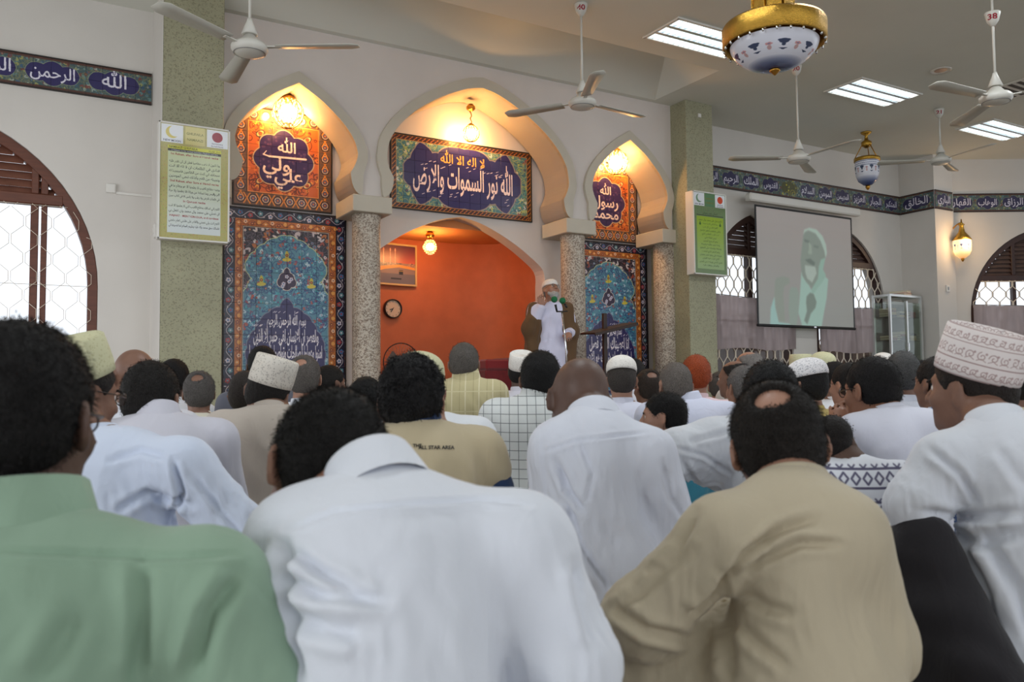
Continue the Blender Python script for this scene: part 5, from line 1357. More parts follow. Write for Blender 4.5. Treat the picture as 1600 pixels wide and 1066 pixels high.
def folds(V, F, W0, strokes):
    """presses drawn creases into the cloth: strokes of (line in picture pixels, half width px, depth m)"""
    n = normals(V, F); Pw = V+W0; q = Pw-EYE; d = q@FWD
    px = 800+F_PX*(q@RIGHT)/d; py = 533-F_PX*(q@UP)/d
    facing = np.clip(-(n*nrm_rows(q)).sum(1)*3, 0, 1); disp = np.zeros(len(V))
    for line, wd, amp in strokes:
        best = np.full(len(V), 1e9); sd = np.zeros(len(V)); tt = np.zeros(len(V)); m = len(line)-1
        for i in range(m):
            x0, y0 = line[i]; x1, y1 = line[i+1]; dx, dy = x1-x0, y1-y0; L = dx*dx+dy*dy+1e-9
            t = np.clip(((px-x0)*dx+(py-y0)*dy)/L, 0, 1); ex, ey = px-x0-t*dx, py-y0-t*dy; r = np.hypot(ex, ey)
            b = r < best; best[b] = r[b]; sd[b] = np.sign(dx*ey-dy*ex)[b]*r[b]; tt[b] = (i+t[b])/m
        end = np.clip(np.minimum(tt, 1-tt)*5+0.25, 0, 1)
        disp -= 1.35*amp*end*(np.exp(-(sd/wd)**2)-0.75*np.exp(-((sd-1.9*wd)/(1.2*wd))**2)-0.35*np.exp(-((sd+1.9*wd)/(1.2*wd))**2))*np.exp(-np.maximum(0, best-np.abs(sd))**2)
    return V+n*(disp*facing)[:, None]
def nrm_rows(q): return q/(np.linalg.norm(q, axis=1)[:, None]+1e-12)

# ------------------------------------------------------------------ cloth, skin and hair
_C = {}
def cloth(col, kind='plain', tone=None):
    key = (col, kind)
    if key in _C: return _C[key]
    m, nt, b = node_mat('cloth'); b.inputs['Roughness'].default_value = 0.85; b.inputs['Specular IOR Level'].default_value = 0.25
    b.inputs['Sheen Weight'].default_value = 0.15
    tc = N(nt, 'ShaderNodeTexCoord'); ob = tc.outputs['Object']
    mp = N(nt, 'ShaderNodeMapping'); mp.inputs['Rotation'].default_value = (0, 0, YAW); nt.links.new(ob, mp.inputs[0]); ob = mp.outputs[0]
    base = rgb(*col)
    n = N(nt, 'ShaderNodeTexNoise', Scale=5.0, Detail=3.0); nt.links.new(ob, n.inputs['Vector'])
    mxn = N(nt, 'ShaderNodeMix', data_type='RGBA'); mxn.inputs[6].default_value = base; mxn.inputs[7].default_value = tuple(c*0.93 for c in base[:3])+(1,)
    nt.links.new(n.outputs[0], mxn.inputs[0]); out = mxn.outputs[2]
    def lines(axis, period, width, colour, src, off=0.0):
        sp = N(nt, 'ShaderNodeSeparateXYZ'); nt.links.new(ob, sp.inputs[0])
        a = N(nt, 'ShaderNodeMath', operation='MULTIPLY_ADD'); a.inputs[1].default_value = 1/period; a.inputs[2].default_value = 50+off; nt.links.new(sp.outputs[axis], a.inputs[0])
        f = N(nt, 'ShaderNodeMath', operation='FRACT'); nt.links.new(a.outputs[0], f.inputs[0])
        l = N(nt, 'ShaderNodeMath', operation='LESS_THAN'); l.inputs[1].default_value = width; nt.links.new(f.outputs[0], l.inputs[0])
        mm = N(nt, 'ShaderNodeMix', data_type='RGBA'); nt.links.new(l.outputs[0], mm.inputs[0]); nt.links.new(src, mm.inputs[6]); mm.inputs[7].default_value = rgb(*colour)
        return mm.outputs[2]
    if kind == 'check':
        out = lines('X', 0.036, 0.075, (112, 118, 120), out); out = lines('Z', 0.036, 0.075, (112, 118, 120), out)
    elif kind == 'bluecheck':
        out = lines('X', 0.016, 0.4, (96, 120, 176), out); out = lines('Z', 0.016, 0.4, (96, 120, 176), out)
    elif kind == 'stripe':
        out = lines('X', 0.075, 0.09, (208, 200, 166), out); out = lines('X', 0.075, 0.05, (164, 154, 116), out, 0.4); out = lines('Z', 0.11, 0.05, (200, 192, 154), out)
    nt.links.new(out, b.inputs['Base Color'])
    n1 = N(nt, 'ShaderNodeTexNoise', Scale=14.0, Detail=3.0, Distortion=1.2); mp2 = N(nt, 'ShaderNodeMapping'); mp2.inputs['Scale'].default_value = (1.0, 1.0, 0.45)
    nt.links.new(ob, mp2.inputs[0]); nt.links.new(mp2.outputs[0], n1.inputs['Vector'])
    b1 = N(nt, 'ShaderNodeBump', Strength=0.35, Distance=0.012); nt.links.new(n1.outputs[0], b1.inputs['Height'])
    n2 = N(nt, 'ShaderNodeTexNoise', Scale=420.0, Detail=1.0); nt.links.new(ob, n2.inputs['Vector'])
    b2 = N(nt, 'ShaderNodeBump', Strength=0.12, Distance=0.001); nt.links.new(n2.outputs[0], b2.inputs['Height']); nt.links.new(b1.outputs[0], b2.inputs['Normal'])
    nt.links.new(b2.outputs[0], b.inputs['Normal']); _C[key] = m; return m
def skin(col):
    key = ('skin', col)
    if key not in _C: _C[key] = plain('skin', rgb(*col), 0.5, noise=0.14, scale=22, bump=0.10, bscale=120, spec=0.4)
    return _C[key]
def hairmat(col):
    key = ('hair', col)
    if key not in _C: _C[key] = plain('hair', rgb(*col), 0.6, noise=0.5, scale=260, bump=0.9, bscale=300, spec=0.3, stretch=(1, 1, 0.5))
    return _C[key]
def flecked(name, a, c_, seed, curls=True):
    """embroidered cap cloth: rows of curls and dots"""
    c = Canvas(0.62, 0.20, a, 900); rd = random.Random(seed)
    if curls:
        for row, (y, r) in enumerate(((0.021, 0.008), (0.062, 0.011), (0.100, 0.008), (0.135, 0.010), (0.17, 0.010))):
            n = 30 if r < 0.0105 else 24
            for k in range(n):
                x = 0.62*(k+0.5)/n
                c.spiral(x, y, r, rd.uniform(0, 6.28), c_, 0.0024, 1.2, 1 if k % 2 else -1)
                c.disc(x+0.31*0.62/n, y+r*0.7, 0.0028, c_); c.line([(x-0.01, y-r), (x, y-r*0.5), (x+0.01, y-r)], 0.002, c_)
        for y in (0.004, 0.040, 0.084, 0.118): c.rect(0, y, 0.62, y+0.003, c_)
    else:
        for _ in range(1300): c.disc(rd.uniform(0, 0.62), rd.uniform(0, 0.2), rd.uniform(0.0012, 0.0028), c_)
    return uv_mat(name, c.image(name), 0.85, bump=0.2)
M['kofia_big'] = flecked('embroidered_kofia', (222, 214, 212), (170, 148, 146), 3)
M['kofia_fine'] = flecked('fine_white_cap', (214, 208, 198), (170, 164, 156), 4, False)
M['kofia_lace'] = flecked('lace_cap', (228, 226, 228), (150, 150, 158), 5, False)
M['cap_cream'] = flecked('cream_cap', (200, 198, 162), (184, 180, 142), 6, False)
M['cap_white'] = flecked('white_cap', (228, 224, 218), (204, 200, 194), 7, False)
M['eye_white'] = plain('eye_white', rgb(226, 220, 214), 0.2); M['iris'] = plain('iris', rgb(30, 20, 16), 0.15)
M['spectacle'] = plain('spectacle_frame', rgb(60, 50, 46), 0.3, metal=0.5); M['lens'] = glass_mat('spectacle_lens', (0.92, 0.94, 0.96, 1), 0.18)

def rotm(phi, pitch=0.0, roll=0.0):
    """columns: right, forward, up. phi: heading (clockwise from +Y), pitch up +, roll to the right +"""
    c, s = math.cos(phi), math.sin(phi); A = np.array([[c, s, 0], [-s, c, 0], [0, 0, 1.0]])
    c, s = math.cos(pitch), math.sin(pitch); B = np.array([[1, 0, 0], [0, c, -s], [0, s, c]])
    c, s = math.cos(roll), math.sin(roll); Cc = np.array([[c, 0, s], [0, 1, 0], [-s, 0, c]])
    return A@B@Cc
def head_field(f, C, R, s, beard=False, fat=0.0):
    T = lambda x, y, z: C+R@(np.array([x, y, z])*s)
    e = lambda p, r, k=0.02, sub=False, Q=None: f.ell(T(*p), np.array(r)*s, R if Q is None else R@Q, k, sub)
    e((0, -0.012, 0.030), (0.076, 0.097, 0.088)); e((0, 0.030, -0.030), (0.063+fat, 0.062, 0.086), 0.035)
    e((0, 0.040, -0.078), (0.046+fat, 0.046, 0.034), 0.035); e((0, 0.076, -0.097), (0.020, 0.018, 0.016), 0.02)
    e((0, 0.080, 0.024), (0.048, 0.016, 0.012), 0.015)
    for q in (-1, 1): e((q*0.031, 0.098, 0.004), (0.017, 0.014, 0.011), 0.010, True); e((q*0.045, 0.066, -0.028), (0.022, 0.02, 0.02), 0.02)
    f.cone(T(0, 0.092, 0.012), T(0, 0.116, -0.028), 0.009*s, 0.013*s, 0.010)
    for q in (-1, 1): e((q*0.013, 0.104, -0.031), (0.009, 0.010, 0.008), 0.006)
    e((0, 0.091, -0.056), (0.022, 0.011, 0.006), 0.006); e((0, 0.089, -0.067), (0.019, 0.011, 0.007), 0.006)
    for q in (-1, 1):
        c_, s_ = math.cos(q*0.45), math.sin(q*0.45); Q = np.array([[c_, -s_, 0], [s_, c_, 0], [0, 0, 1]])
        e((q*0.083, -0.010, -0.004), (0.008, 0.022, 0.033), 0.008, False, Q); e((q*0.079, -0.002, -0.028), (0.009, 0.012, 0.014), 0.008, False, Q)
        e((q*0.092, -0.004, 0.0), (0.006, 0.013, 0.021), 0.004, True, Q)
def hand_field(f, wrist, d, nrm_, s=1.0, curl=0.5, thumb=1):
    """palm, four fingers of unequal length bent at two joints, and a thumb from the side of the palm"""
    d = nrm(d); up = nrm(np.asarray(nrm_)-d*np.dot(nrm_, d)); side = np.cross(d, up)*thumb
    R = np.stack([side, d, up], 1)
    f.ell(wrist+d*0.048*s, np.array([0.040, 0.050, 0.017])*s, R, 0.015)
    f.cone(wrist, wrist+d*0.04*s, 0.027*s, 0.03*s, 0.02)
    for i, L in enumerate((0.070, 0.080, 0.074, 0.058)):
        o = (0.030-0.020*i)*s; b = wrist+d*(0.088-0.004*abs(i-1))*s+side*o; a = curl*0.8
        d1 = nrm(d*math.cos(a)-up*math.sin(a)+side*0.06*(1.5-i)); m = b+d1*L*0.5*s; a2 = a+curl*1.0
        d2 = nrm(d*math.cos(a2)-up*math.sin(a2)); f.cone(b-d*0.02*s, m, 0.0095*s, 0.0085*s, 0.006); f.cone(m, m+d2*L*0.5*s, 0.0085*s, 0.0068*s, 0.003)
    b = wrist+d*0.025*s+side*0.030*s; m = b+nrm(d*0.7+side*0.8-up*0.2)*0.042*s
    f.cone(b, m, 0.014*s, 0.011*s, 0.012); f.cone(m, m+nrm(d*0.95+side*0.15-up*0.35)*0.034*s, 0.0105*s, 0.008*s, 0.004)

def strand_mesh(V, F, C, R, s, spec, col, parent, seed, kind):
    """single short hairs standing out of the cap of hair"""
    n, L, wd, lift = spec; rd = np.random.RandomState(seed); nm = normals(V, F)
    out = (nm*(V-C)).sum(1) > 0.02; idx = np.nonzero(out)[0]; pick = rd.choice(idx, n)
    p, u = V[pick]+rd.normal(size=(n, 3))*0.003, nm[pick]
    down = -R[:, 2]*0.8-R[:, 1]*0.35; t = down-u*(u@down)[:, None]; t = nrm_rows(t)
    if kind == 'thick': t = nrm_rows(t+0.9*np.stack([wob(p, 60, seed+1), wob(p, 60, seed+2), wob(p, 60, seed+3)], 1))
    d = nrm_rows(u*lift+t*(1-lift*0.6)+rd.normal(size=(n, 3))*0.22)
    w_ = nrm_rows(np.cross(d, u+rd.normal(size=(n, 3))*0.3))*wd; ln = (L*rd.uniform(0.6, 1.25, n))[:, None]
    P = np.concatenate([p-w_-u*0.001, p+w_-u*0.001, p+d*ln*0.55+w_*0.7+u*0.0006, p+d*ln*0.55-w_*0.7+u*0.0006]); i = np.arange(n)
    P2 = np.concatenate([P, p+d*ln-u*ln*0.12]); F1 = np.stack([i, i+n, i+2*n, i+3*n], 1); F2 = np.stack([i+3*n, i+2*n, i+4*n, i+4*n], 1)[:, :3]
    me = bpy.data.meshes.new('hair_strands'); me.from_pydata(P2.tolist(), [], F1.tolist()+F2.tolist()); me.update()
    o = link('hair_strands', me, hairmat(col), parent); o['kind'] = 'stuff'

def person(label, J, shirt, skincol=(120, 78, 58), hair=None, haircol=(24, 20, 20), cap=None, trousers=None, robe=False, glasses=False, eyes=False, beard=None,
           vox=(0.010, 0.014, 0.007), strokes=(), sub=False, collar='stand', group=None, inner=None, hands=True, wrinkle=0.0075, seed=1, collar_col=None, extra_cloth=None, fat=0.0, name='person', sleeve=0.0, extra_parts=None, looseness=1.0, cuff=True, strands=None):
    """J: joints in world space. head C, R, s; N neck; P pelvis; sl sr; el er; hl hr (wrists) ; kl kr; al ar; fwd, right"""
    root3 = np.array([J['P'][0], J['P'][1], J.get('floor', 0.0)]); g = lambda k: np.asarray(J[k], float)-root3
    fw, rt, s, R = J['fwd'], J['right'], J['s'], J['R']
    C, Nk, P = g('C'), g('N'), g('P'); sl, sr, el, er, hl, hr = (g(k) for k in ('sl', 'sr', 'el', 'er', 'hl', 'hr'))
    root = empty(name, root3); tag(root, label, 'person', group)
    ax = nrm(Nk-P); bk = nrm(np.cross(rt, ax)); bk = bk if np.dot(bk, fw) < 0 else -bk; TR = np.stack([rt, -bk, ax], 1)
    L = np.linalg.norm(Nk-P); sw = np.linalg.norm(sr-sl)/2
    chest = P+ax*L*0.68+bk*0.025*s; belly = P+ax*L*0.30+bk*0.02*s
    # ---- body
    f = Field(vox[0]); head_field(f, C, R, s, fat=fat)
    nb = C+R@(np.array([0, -0.022, -0.052])*s); f.cone(nb, Nk, 0.054*s, 0.060*s, 0.03)
    for a in (sl, sr): f.cone(Nk, a, 0.045*s, 0.05*s, 0.04)
    f.ell(chest, (sw*0.86, 0.095*s, 0.18*s), TR, 0.05); f.ell(belly, (0.135*s, 0.10*s, 0.15*s), TR, 0.05); f.ell(P, (0.15*s, 0.12*s, 0.10*s), None, 0.05)
    for a, b, c in ((sl, el, hl), (sr, er, hr)): f.cone(a, b, 0.05*s, 0.038*s, 0.03); f.cone(b, c, 0.036*s, 0.025*s, 0.02)
    if hands:
        for k, a, b, th in (('hl', el, hl, 1), ('hr', er, hr, -1)):
            dd = J.get(k+'_dir'); dd = nrm(b-a)*0.7+fw*0.5-np.array([0, 0, 0.15]) if dd is None else dd
            hand_field(f, b, dd, J.get(k+'_up', np.array([0, 0, 1.0])+nrm(b-a)*0.01), s, J.get(k+'_curl', 0.45), th)
    V, F = f.mesh(2); me = np_mesh('body', V, F); link('body', me, skin(skincol), root)
    # ---- garment
    lo = 0.014*looseness; f = Field(vox[1]); k = 0.05
    f.ell(chest, (sw*0.98, 0.115*s+lo, 0.20*s), TR, k); f.ell(belly, (0.155*s+lo, 0.125*s+lo, 0.19*s), TR, k)
    f.ell(chest+ax*0.07*s+bk*0.01, (sw*0.95, 0.085*s+lo, 0.11*s), TR, k)
    f.ell(P+np.array([0, 0, 0.01]), (0.18*s+lo, 0.155*s+lo, 0.13*s), None, k)
    for a in (sl, sr): f.cone(Nk-ax*0.012*s, a, 0.052*s, 0.058*s+lo*0.5, k)
    for a, b, c in ((sl, el, hl), (sr, er, hr)):
        f.cone(a, b if not sleeve else a+(b-a)*sleeve, 0.060*s+lo, 0.050*s+lo*1.4, 0.035)
        if not sleeve: f.cone(b, b+(c-b)*0.93, 0.049*s+lo*1.3, 0.038*s+lo, 0.03)
    kl, kr, al, ar = (g(q) for q in ('kl', 'kr', 'al', 'ar'))
    def legs(ff, ex):
        for q, kn, an in ((-1, kl, al), (1, kr, ar)):
            hp = P+rt*q*0.09*s; ff.cone(hp, kn, 0.095*s+ex, 0.066*s+ex, 0.05); ff.cone(kn, an, 0.064*s+ex, 0.042*s+ex, 0.03)
    if robe:
        legs(f, 0.02)
        if not J.get('standing'): f.ell(P+fw*0.16*s+np.array([0, 0, -0.04*s]), (0.30*s, 0.28*s, 0.09*s), None, 0.06)
        else: f.cone(P, (P+(al+ar)/2)/2, 0.16, 0.165, 0.06); f.cone((P+(al+ar)/2)/2, (al+ar)/2+np.array([0, 0, 0.06]), 0.165, 0.18, 0.05)
    if extra_cloth: extra_cloth(f, root3)
    f.ell(Nk+ax*0.045*s+nrm(C-Nk)*0.01, (0.062*s, 0.062*s, 0.060*s), None, 0.012, True)
    fl = -root3[2]+J.get('floor', 0.0); f.cut((0, 0, -1), (0, 0, 0.004))
    V, F = f.mesh(3)
    if sub: V, F = subdivide(V, F)
    n = normals(V, F); q = np.stack([(V@rt)*1.0, (V@fw)*1.0, V[:, 2]*0.5+0.35*(V@rt)], 1)
    a = wob(q, 26.0, seed); b = wob(q*np.array([1, 1, 0.6]), 55.0, seed+9)
    amp = wrinkle*np.clip((Nk[2]+0.02-V[:, 2])/0.15, 0.15, 1); V = V+n*(amp*(0.55*(1-2*np.abs(a))+0.35*b))[:, None]
    if sub: V = V+n*(amp*0.22*(1-2*np.abs(wob(q*np.array([1, 1, 0.45]), 105.0, seed+21))))[:, None]
    if strokes: V = folds(V, F, root3, strokes)
    gm = link('robe' if robe else 'shirt', np_mesh('garment', V, F), shirt, root)
    if cuff and not sleeve:
        for b, c in ((el, hl), (er, hr)):
            d = nrm(c-b); Q = Vector(d).to_track_quat('Z', 'Y').to_matrix(); p0 = b+(c-b)*0.90
            MB().lathe([(0.036*s+lo, 0), (0.040*s+lo, 0.012), (0.038*s+lo, 0.045), (0.032*s+lo, 0.045), (0.030*s+lo, 0.0)], c=tuple(p0), n=18, R=Q, close=False).build('cuff', shirt, root)
    if sleeve:      # an undershirt shows below the short sleeve
        f = Field(vox[1])
        for a, b, c in ((sl, el, hl), (sr, er, hr)): f.cone(a+(b-a)*0.2, b, 0.052*s+0.006, 0.045*s+0.008, 0.02); f.cone(b, b+(c-b)*0.93, 0.044*s+0.008, 0.034*s+0.008, 0.02)
        V, F = f.mesh(2); link('undershirt_sleeves', np_mesh('sleeves', V, F), inner, root)
    if not robe:
        f = Field(0.022); f.ell(P+np.array([0, 0, -0.02]), (0.185*s, 0.165*s, 0.11*s), None, 0.05); legs(f, 0.012); f.cut((0, 0, -1), (0, 0, 0.004))
        V, F = f.mesh(2); V = V+normals(V, F)*(0.005*wob(V, 40, seed+3))[:, None]; link('trousers', np_mesh('trousers', V, F), trousers or cloth((44, 42, 46)), root)
    if collar:
        d = nrm(nrm(C-Nk)+ax*1.2); Q = Vector(d).to_track_quat('Z', 'Y').to_matrix(); hgt = {'stand': 0.034, 'low': 0.02, 'fold': 0.045}[collar]*s; r0 = 0.068*s
        prof = [(r0+0.010, -0.034), (r0+0.006, -0.012), (r0+0.003, 0.004), (r0-0.001, hgt*0.7), (r0-0.003, hgt), (r0-0.009, hgt), (r0-0.007, 0.0), (r0-0.004, -0.012)]
        if collar == 'fold': prof = [(r0+0.020, -0.036), (r0+0.014, 0.0), (r0+0.004, hgt*0.93), (r0, hgt), (r0-0.008, hgt), (r0-0.006, 0.0)]
        MB().lathe(prof, c=tuple(Nk+ax*(0.034*s if collar == 'fold' else 0.018*s if collar == 'stand' else 0.010*s)), n=36, R=Q, close=False).build('collar', collar_col or shirt, root)
    # ---- hair, cap, beard, glasses, eyes
    T = lambda x, y, z: C+R@(np.array([x, y, z])*s); RM = Matrix(R.tolist())
    if hair:
        t = {'fuzz': 0.003, 'short': 0.008, 'thick': 0.013, 'ring': 0.007, 'spot': 0.009}[hair]
        f = Field(vox[2]); f.ell(T(0, -0.014, 0.030), np.array([0.076+t, 0.097+t, 0.088+t*1.25])*s, R, 0.01)
        if hair == 'thick': f.ell(T(0, -0.05, -0.01), np.array([0.074, 0.062, 0.07])*s, R, 0.03)
        else: f.ell(T(0, -0.045, -0.022), np.array([0.066+t*0.5, 0.058+t*0.4, 0.060])*s, R, 0.03)
        for q in (-1, 1): f.ell(T(q*0.092, 0.006, -0.016), np.array([0.028, 0.030, 0.046])*s, R, 0.006, True)
        nn = R@np.array([0, 0.758, -0.652]); f.cut(nn, T(0, 0.085 if hair != 'ring' else 0.03, 0.060))
        if cap: f.cut(R@np.array([0, 0, 1.0]), T(0, 0, 0.085))
        if hair == 'ring': f.ell(T(0, 0.015, 0.115), np.array([0.062, 0.088, 0.060])*s, R, 0.008, True)
        if hair == 'spot': f.ell(T(-0.014, -0.086, 0.092), np.array([0.038, 0.030, 0.026])*s, R, 0.012, True)
        V, F = f.mesh(1); ha = {'fuzz': 0.0004, 'short': 0.0009, 'thick': 0.0034, 'ring': 0.0008, 'spot': 0.0009}[hair]
        V = V+normals(V, F)*(ha*(wob(V, 150, seed+1)+0.8*wob(V, 330, seed+2)))[:, None]
        hm = link('hair', np_mesh('hair', V, F), hairmat(haircol), root)
        if strands is None and not cap: strands = (1900, 0.0035 if hair == 'fuzz' else 0.008, 0.0013, 0.38)
        if strands: strand_mesh(V, F, C, R, s, strands, haircol, hm, seed, hair)
    if beard:
        f = Field(vox[2]); f.ell(T(0, 0.048, -0.083), np.array([0.056, 0.050, 0.050])*s, R, 0.02); f.ell(T(0, 0.070, -0.110), np.array([0.036, 0.036, 0.040])*s, R, 0.02)
        for q in (-1, 1): f.cone(T(q*0.060, 0.034, -0.07), T(q*0.070, 0.014, -0.015), 0.018*s, 0.010*s, 0.02)
        f.ell(T(0, 0.115, -0.056), np.array([0.024, 0.02, 0.012])*s, R, 0.006, True); f.cut(R@np.array([0, -0.75, 0.66]), T(0, 0.03, -0.055))
        V, F = f.mesh(1); V = V+normals(V, F)*(0.002*wob(V, 200, seed+4))[:, None]; link('beard', np_mesh('beard', V, F), hairmat(beard), root)
    if cap:
        kind, mat, tilt = cap; Q = RM @ Matrix.Rotation(math.radians(tilt), 3, 'X')
        if kind == 'kufi': prof = [(0.084, 0.0), (0.088, 0.0), (0.089, 0.012), (0.087, 0.030)]+[(0.087*math.cos(a), 0.030+0.062*math.sin(a)) for a in np.linspace(0.15, 1.56, 9)]; z0 = 0.048
        else: hh = kind; prof = [(0.084, 0.0), (0.0885, 0.0), (0.0895, 0.02), (0.0885, hh*0.6), (0.086, hh), (0.082, hh+0.004), (0.072, hh-0.006), (0.04, hh-0.010), (0.002, hh-0.008)]; z0 = 0.040
        w_ = wrapped('cap', [(a*s*1.0, b*s) for a, b in prof], 40, mat, root, tuple(T(0, -0.014, z0)), Q, 0.96, 1.2)
        md = w_.modifiers.new('thickness', 'SOLIDIFY'); md.thickness = 0.003; md.offset = 1
    if eyes:
        for q in (-1, 1):
            o = MB(); bmesh.ops.create_uvsphere(o.bm, u_segments=12, v_segments=8, radius=0.0125*s); ob = o.build('eye', M['eye_white'], root, tuple(T(q*0.031, 0.0765, 0.004)))
            o = MB(); bmesh.ops.create_uvsphere(o.bm, u_segments=10, v_segments=6, radius=0.006*s); o.build('iris', M['iris'], ob, tuple((R@np.array([0, 0.0085, 0]))*s))
            MB().tube([tuple(T(q*a, 0.094-0.2*abs(a-0.03), 0.020+b)) for a, b in ((0.012, 0), (0.03, 0.004), (0.05, 0.0))], 0.0035*s, 6).build('eyebrow', hairmat(haircol if beard is None else beard), root)
    if glasses:
        t = MB()
        for q in (-1, 1):
            t.tube([tuple(T(q*0.032+0.021*math.cos(a), 0.112-0.006*abs(math.cos(a)), 0.002+0.017*math.sin(a))) for a in np.linspace(0, 6.283, 17)[:-1]], 0.0016, 5, close=True)
            t.tube([tuple(T(q*0.053, 0.106, 0.006)), tuple(T(q*0.074, 0.07, 0.008)), tuple(T(q*0.083, 0.0, 0.010)), tuple(T(q*0.081, -0.012, 0.0))], 0.0018, 5)
        t.tube([tuple(T(-0.011, 0.113, 0.006)), tuple(T(0.011, 0.113, 0.006))], 0.0016, 5); gl = t.build('glasses', M['spectacle'], root)
        for q in (-1, 1):
            t = MB(); t.bm.faces.new([t.bm.verts.new(Vector(T(q*0.032+0.020*math.cos(a), 0.112-0.006*abs(math.cos(a)), 0.002+0.016*math.sin(a)))) for a in np.linspace(0, 6.283, 17)[:-1]]); t.build('lens', M['lens'], gl)
    if extra_parts: extra_parts(root, root3, C, R, T)
    return root

def seat(head, d, face=0, hyaw=None, hpitch=0, hroll=0, hs=1.0, nb=None, sh=None, sw=0.185, el=None, er=None, hl=None, hr=None, lean=None, side=0.0, floor=0.0, kl=None, kr=None, al=None, ar=None, kneel=True, **kw):
    """joints of a figure sitting on the carpet; given points are (pixel x, pixel y, distance)"""
    az = YAW+math.atan((head[0]-800)/F_PX)            # turned away from the line of sight by face, hyaw
    phi = az+math.radians(face); hphi = az+math.radians(face if hyaw is None else hyaw)
    fw = np.array([math.sin(phi), math.cos(phi), 0]); rt = np.array([math.cos(phi), -math.sin(phi), 0]); up = np.array([0, 0, 1.0])
    R = rotm(hphi, math.radians(hpitch), math.radians(hroll)); C = atD(head[0], head[1], d)-R[:, 2]*0.03*hs            # head is the middle of the skull
    G = lambda p: None if p is None else atD(*p)
    Nk = G(nb) if nb else C-up*0.142*hs-R[:, 1]*0.028*hs-R[:, 2]*0.012*hs
    dz = Nk[2]-0.12*hs; L = 0.50*hs
    if lean is None: lean = min(0.26, math.sqrt(max(0.0, L*L-dz*dz)))
    P = Nk-fw*lean+rt*side; P[2] = max(0.12*hs, Nk[2]-0.54*hs)
    S_ = sh or (None, None)
    sl = G(S_[0]) if S_[0] else Nk-rt*sw*hs-up*0.06*hs+fw*0.01
    sr = G(S_[1]) if S_[1] else Nk+rt*sw*hs-up*0.06*hs+fw*0.01
    e = lambda q, a: a+rt*q*(0.04 if kneel else 0.075)*hs+fw*0.05*hs-up*0.25*hs
    EL = G(el) if el else e(-1, sl); ER = G(er) if er else e(1, sr)
    h = lambda q, a: a+fw*0.20*hs-rt*q*0.12*hs-up*0.06*hs
    HL = G(hl) if hl else h(-1, EL); HR = G(hr) if hr else h(1, ER)
    kz = np.array([0, 0, 0.13*hs]); P0 = np.array([P[0], P[1], 0.0])
    kd, kf, kq = (0.12, 0.34, (0.12, -0.06)) if kneel else (0.29, 0.26, (-0.12, 0.33))
    J = dict(C=C, R=R, s=hs, N=Nk, P=P, sl=sl, sr=sr, el=EL, er=ER, hl=HL, hr=HR, fwd=fw, right=rt,
             kl=G(kl) if kl else P0-rt*kd*hs+fw*kf*hs+kz, kr=G(kr) if kr else P0+rt*kd*hs+fw*kf*hs+kz,
             al=G(al) if al else P0-rt*kq[0]*hs+fw*kq[1]*hs+up*0.065*hs, ar=G(ar) if ar else P0+rt*kq[0]*hs+fw*(kq[1]+(0 if kneel else 0.05))*hs+up*0.06*hs)
    J.update({k_: v for k_, v in kw.items()})
    return J
# ------------------------------------------------------------------ the men and boys sitting on the carpet
NEAR = (0.0078, 0.0098, 0.005); MID = (0.0095, 0.0128, 0.0066); FAR = (0.0122, 0.0185, 0.0092)
WHITE, BLUISH, GREYW, CREAMW, KHAKI, GREEN = (222, 226, 235), (208, 218, 238), (206, 202, 204), (224, 220, 204), (188, 176, 152), (142, 168, 146)
DARK, BROWN_, LIGHT = (94, 70, 60), (128, 94, 78), (164, 122, 102)

person('man in a green shirt with cropped black hair at the left edge',
       seat((34, 622), 1.06, face=6, hyaw=26, hpitch=-4, nb=(36, 858, 1.0), sh=((-190, 935, 0.99), (322, 925, 0.99)), er=(392, 1085, 0.98), el=(-290, 1100, 1.0), lean=0.06),
       cloth(GREEN), DARK, hair='short', haircol=(22, 18, 18), strands=(14000, 0.0065, 0.0006, 0.45), vox=NEAR, sub=True, collar='fold', glasses=True, eyes=True, wrinkle=0.004, seed=1,
       strokes=[([(0, 862), (120, 866), (240, 872), (370, 868)], 5, 0.004), ([(222, 880), (224, 960), (214, 1066)], 14, 0.008), ([(372, 900), (330, 960), (300, 1066)], 14, 0.010), ([(120, 960), (60, 1066)], 18, 0.006)])
person('man in white with bowed close cropped black head filling the lower centre',
       seat((511, 712), 1.30, face=-4, hyaw=-20, hpitch=-32, hroll=16, nb=(588, 776, 1.16), sh=((468, 856, 1.14), (812, 852, 1.12)), el=(436, 1040, 1.18), er=(892, 1045, 1.10), lean=0.20),
       cloth(WHITE), LIGHT, hair='short', haircol=(26, 23, 22), strands=(16000, 0.006, 0.0006, 0.42), vox=NEAR, sub=True, collar='stand', wrinkle=0.005, seed=2, looseness=0.8, extra_cloth=lambda f, o: (f.cone(atD(590, 800, 1.16)-o, atD(474, 840, 1.14)-o, 0.056, 0.060, 0.04), f.cone(atD(560, 812, 1.16)-o, atD(520, 818, 1.16)-o, 0.050, 0.050, 0.03)),
       strokes=[([(445, 832), (520, 800), (640, 788), (760, 782), (830, 790)], 4, 0.004), ([(452, 860), (500, 895), (560, 925)], 10, 0.010), ([(450, 900), (500, 930), (600, 940)], 10, 0.009), ([(448, 960), (520, 985), (560, 990)], 14, 0.008),
                ([(445, 850), (448, 930), (470, 1066)], 9, 0.012), ([(900, 880), (910, 940), (930, 1010)], 10, 0.008)])
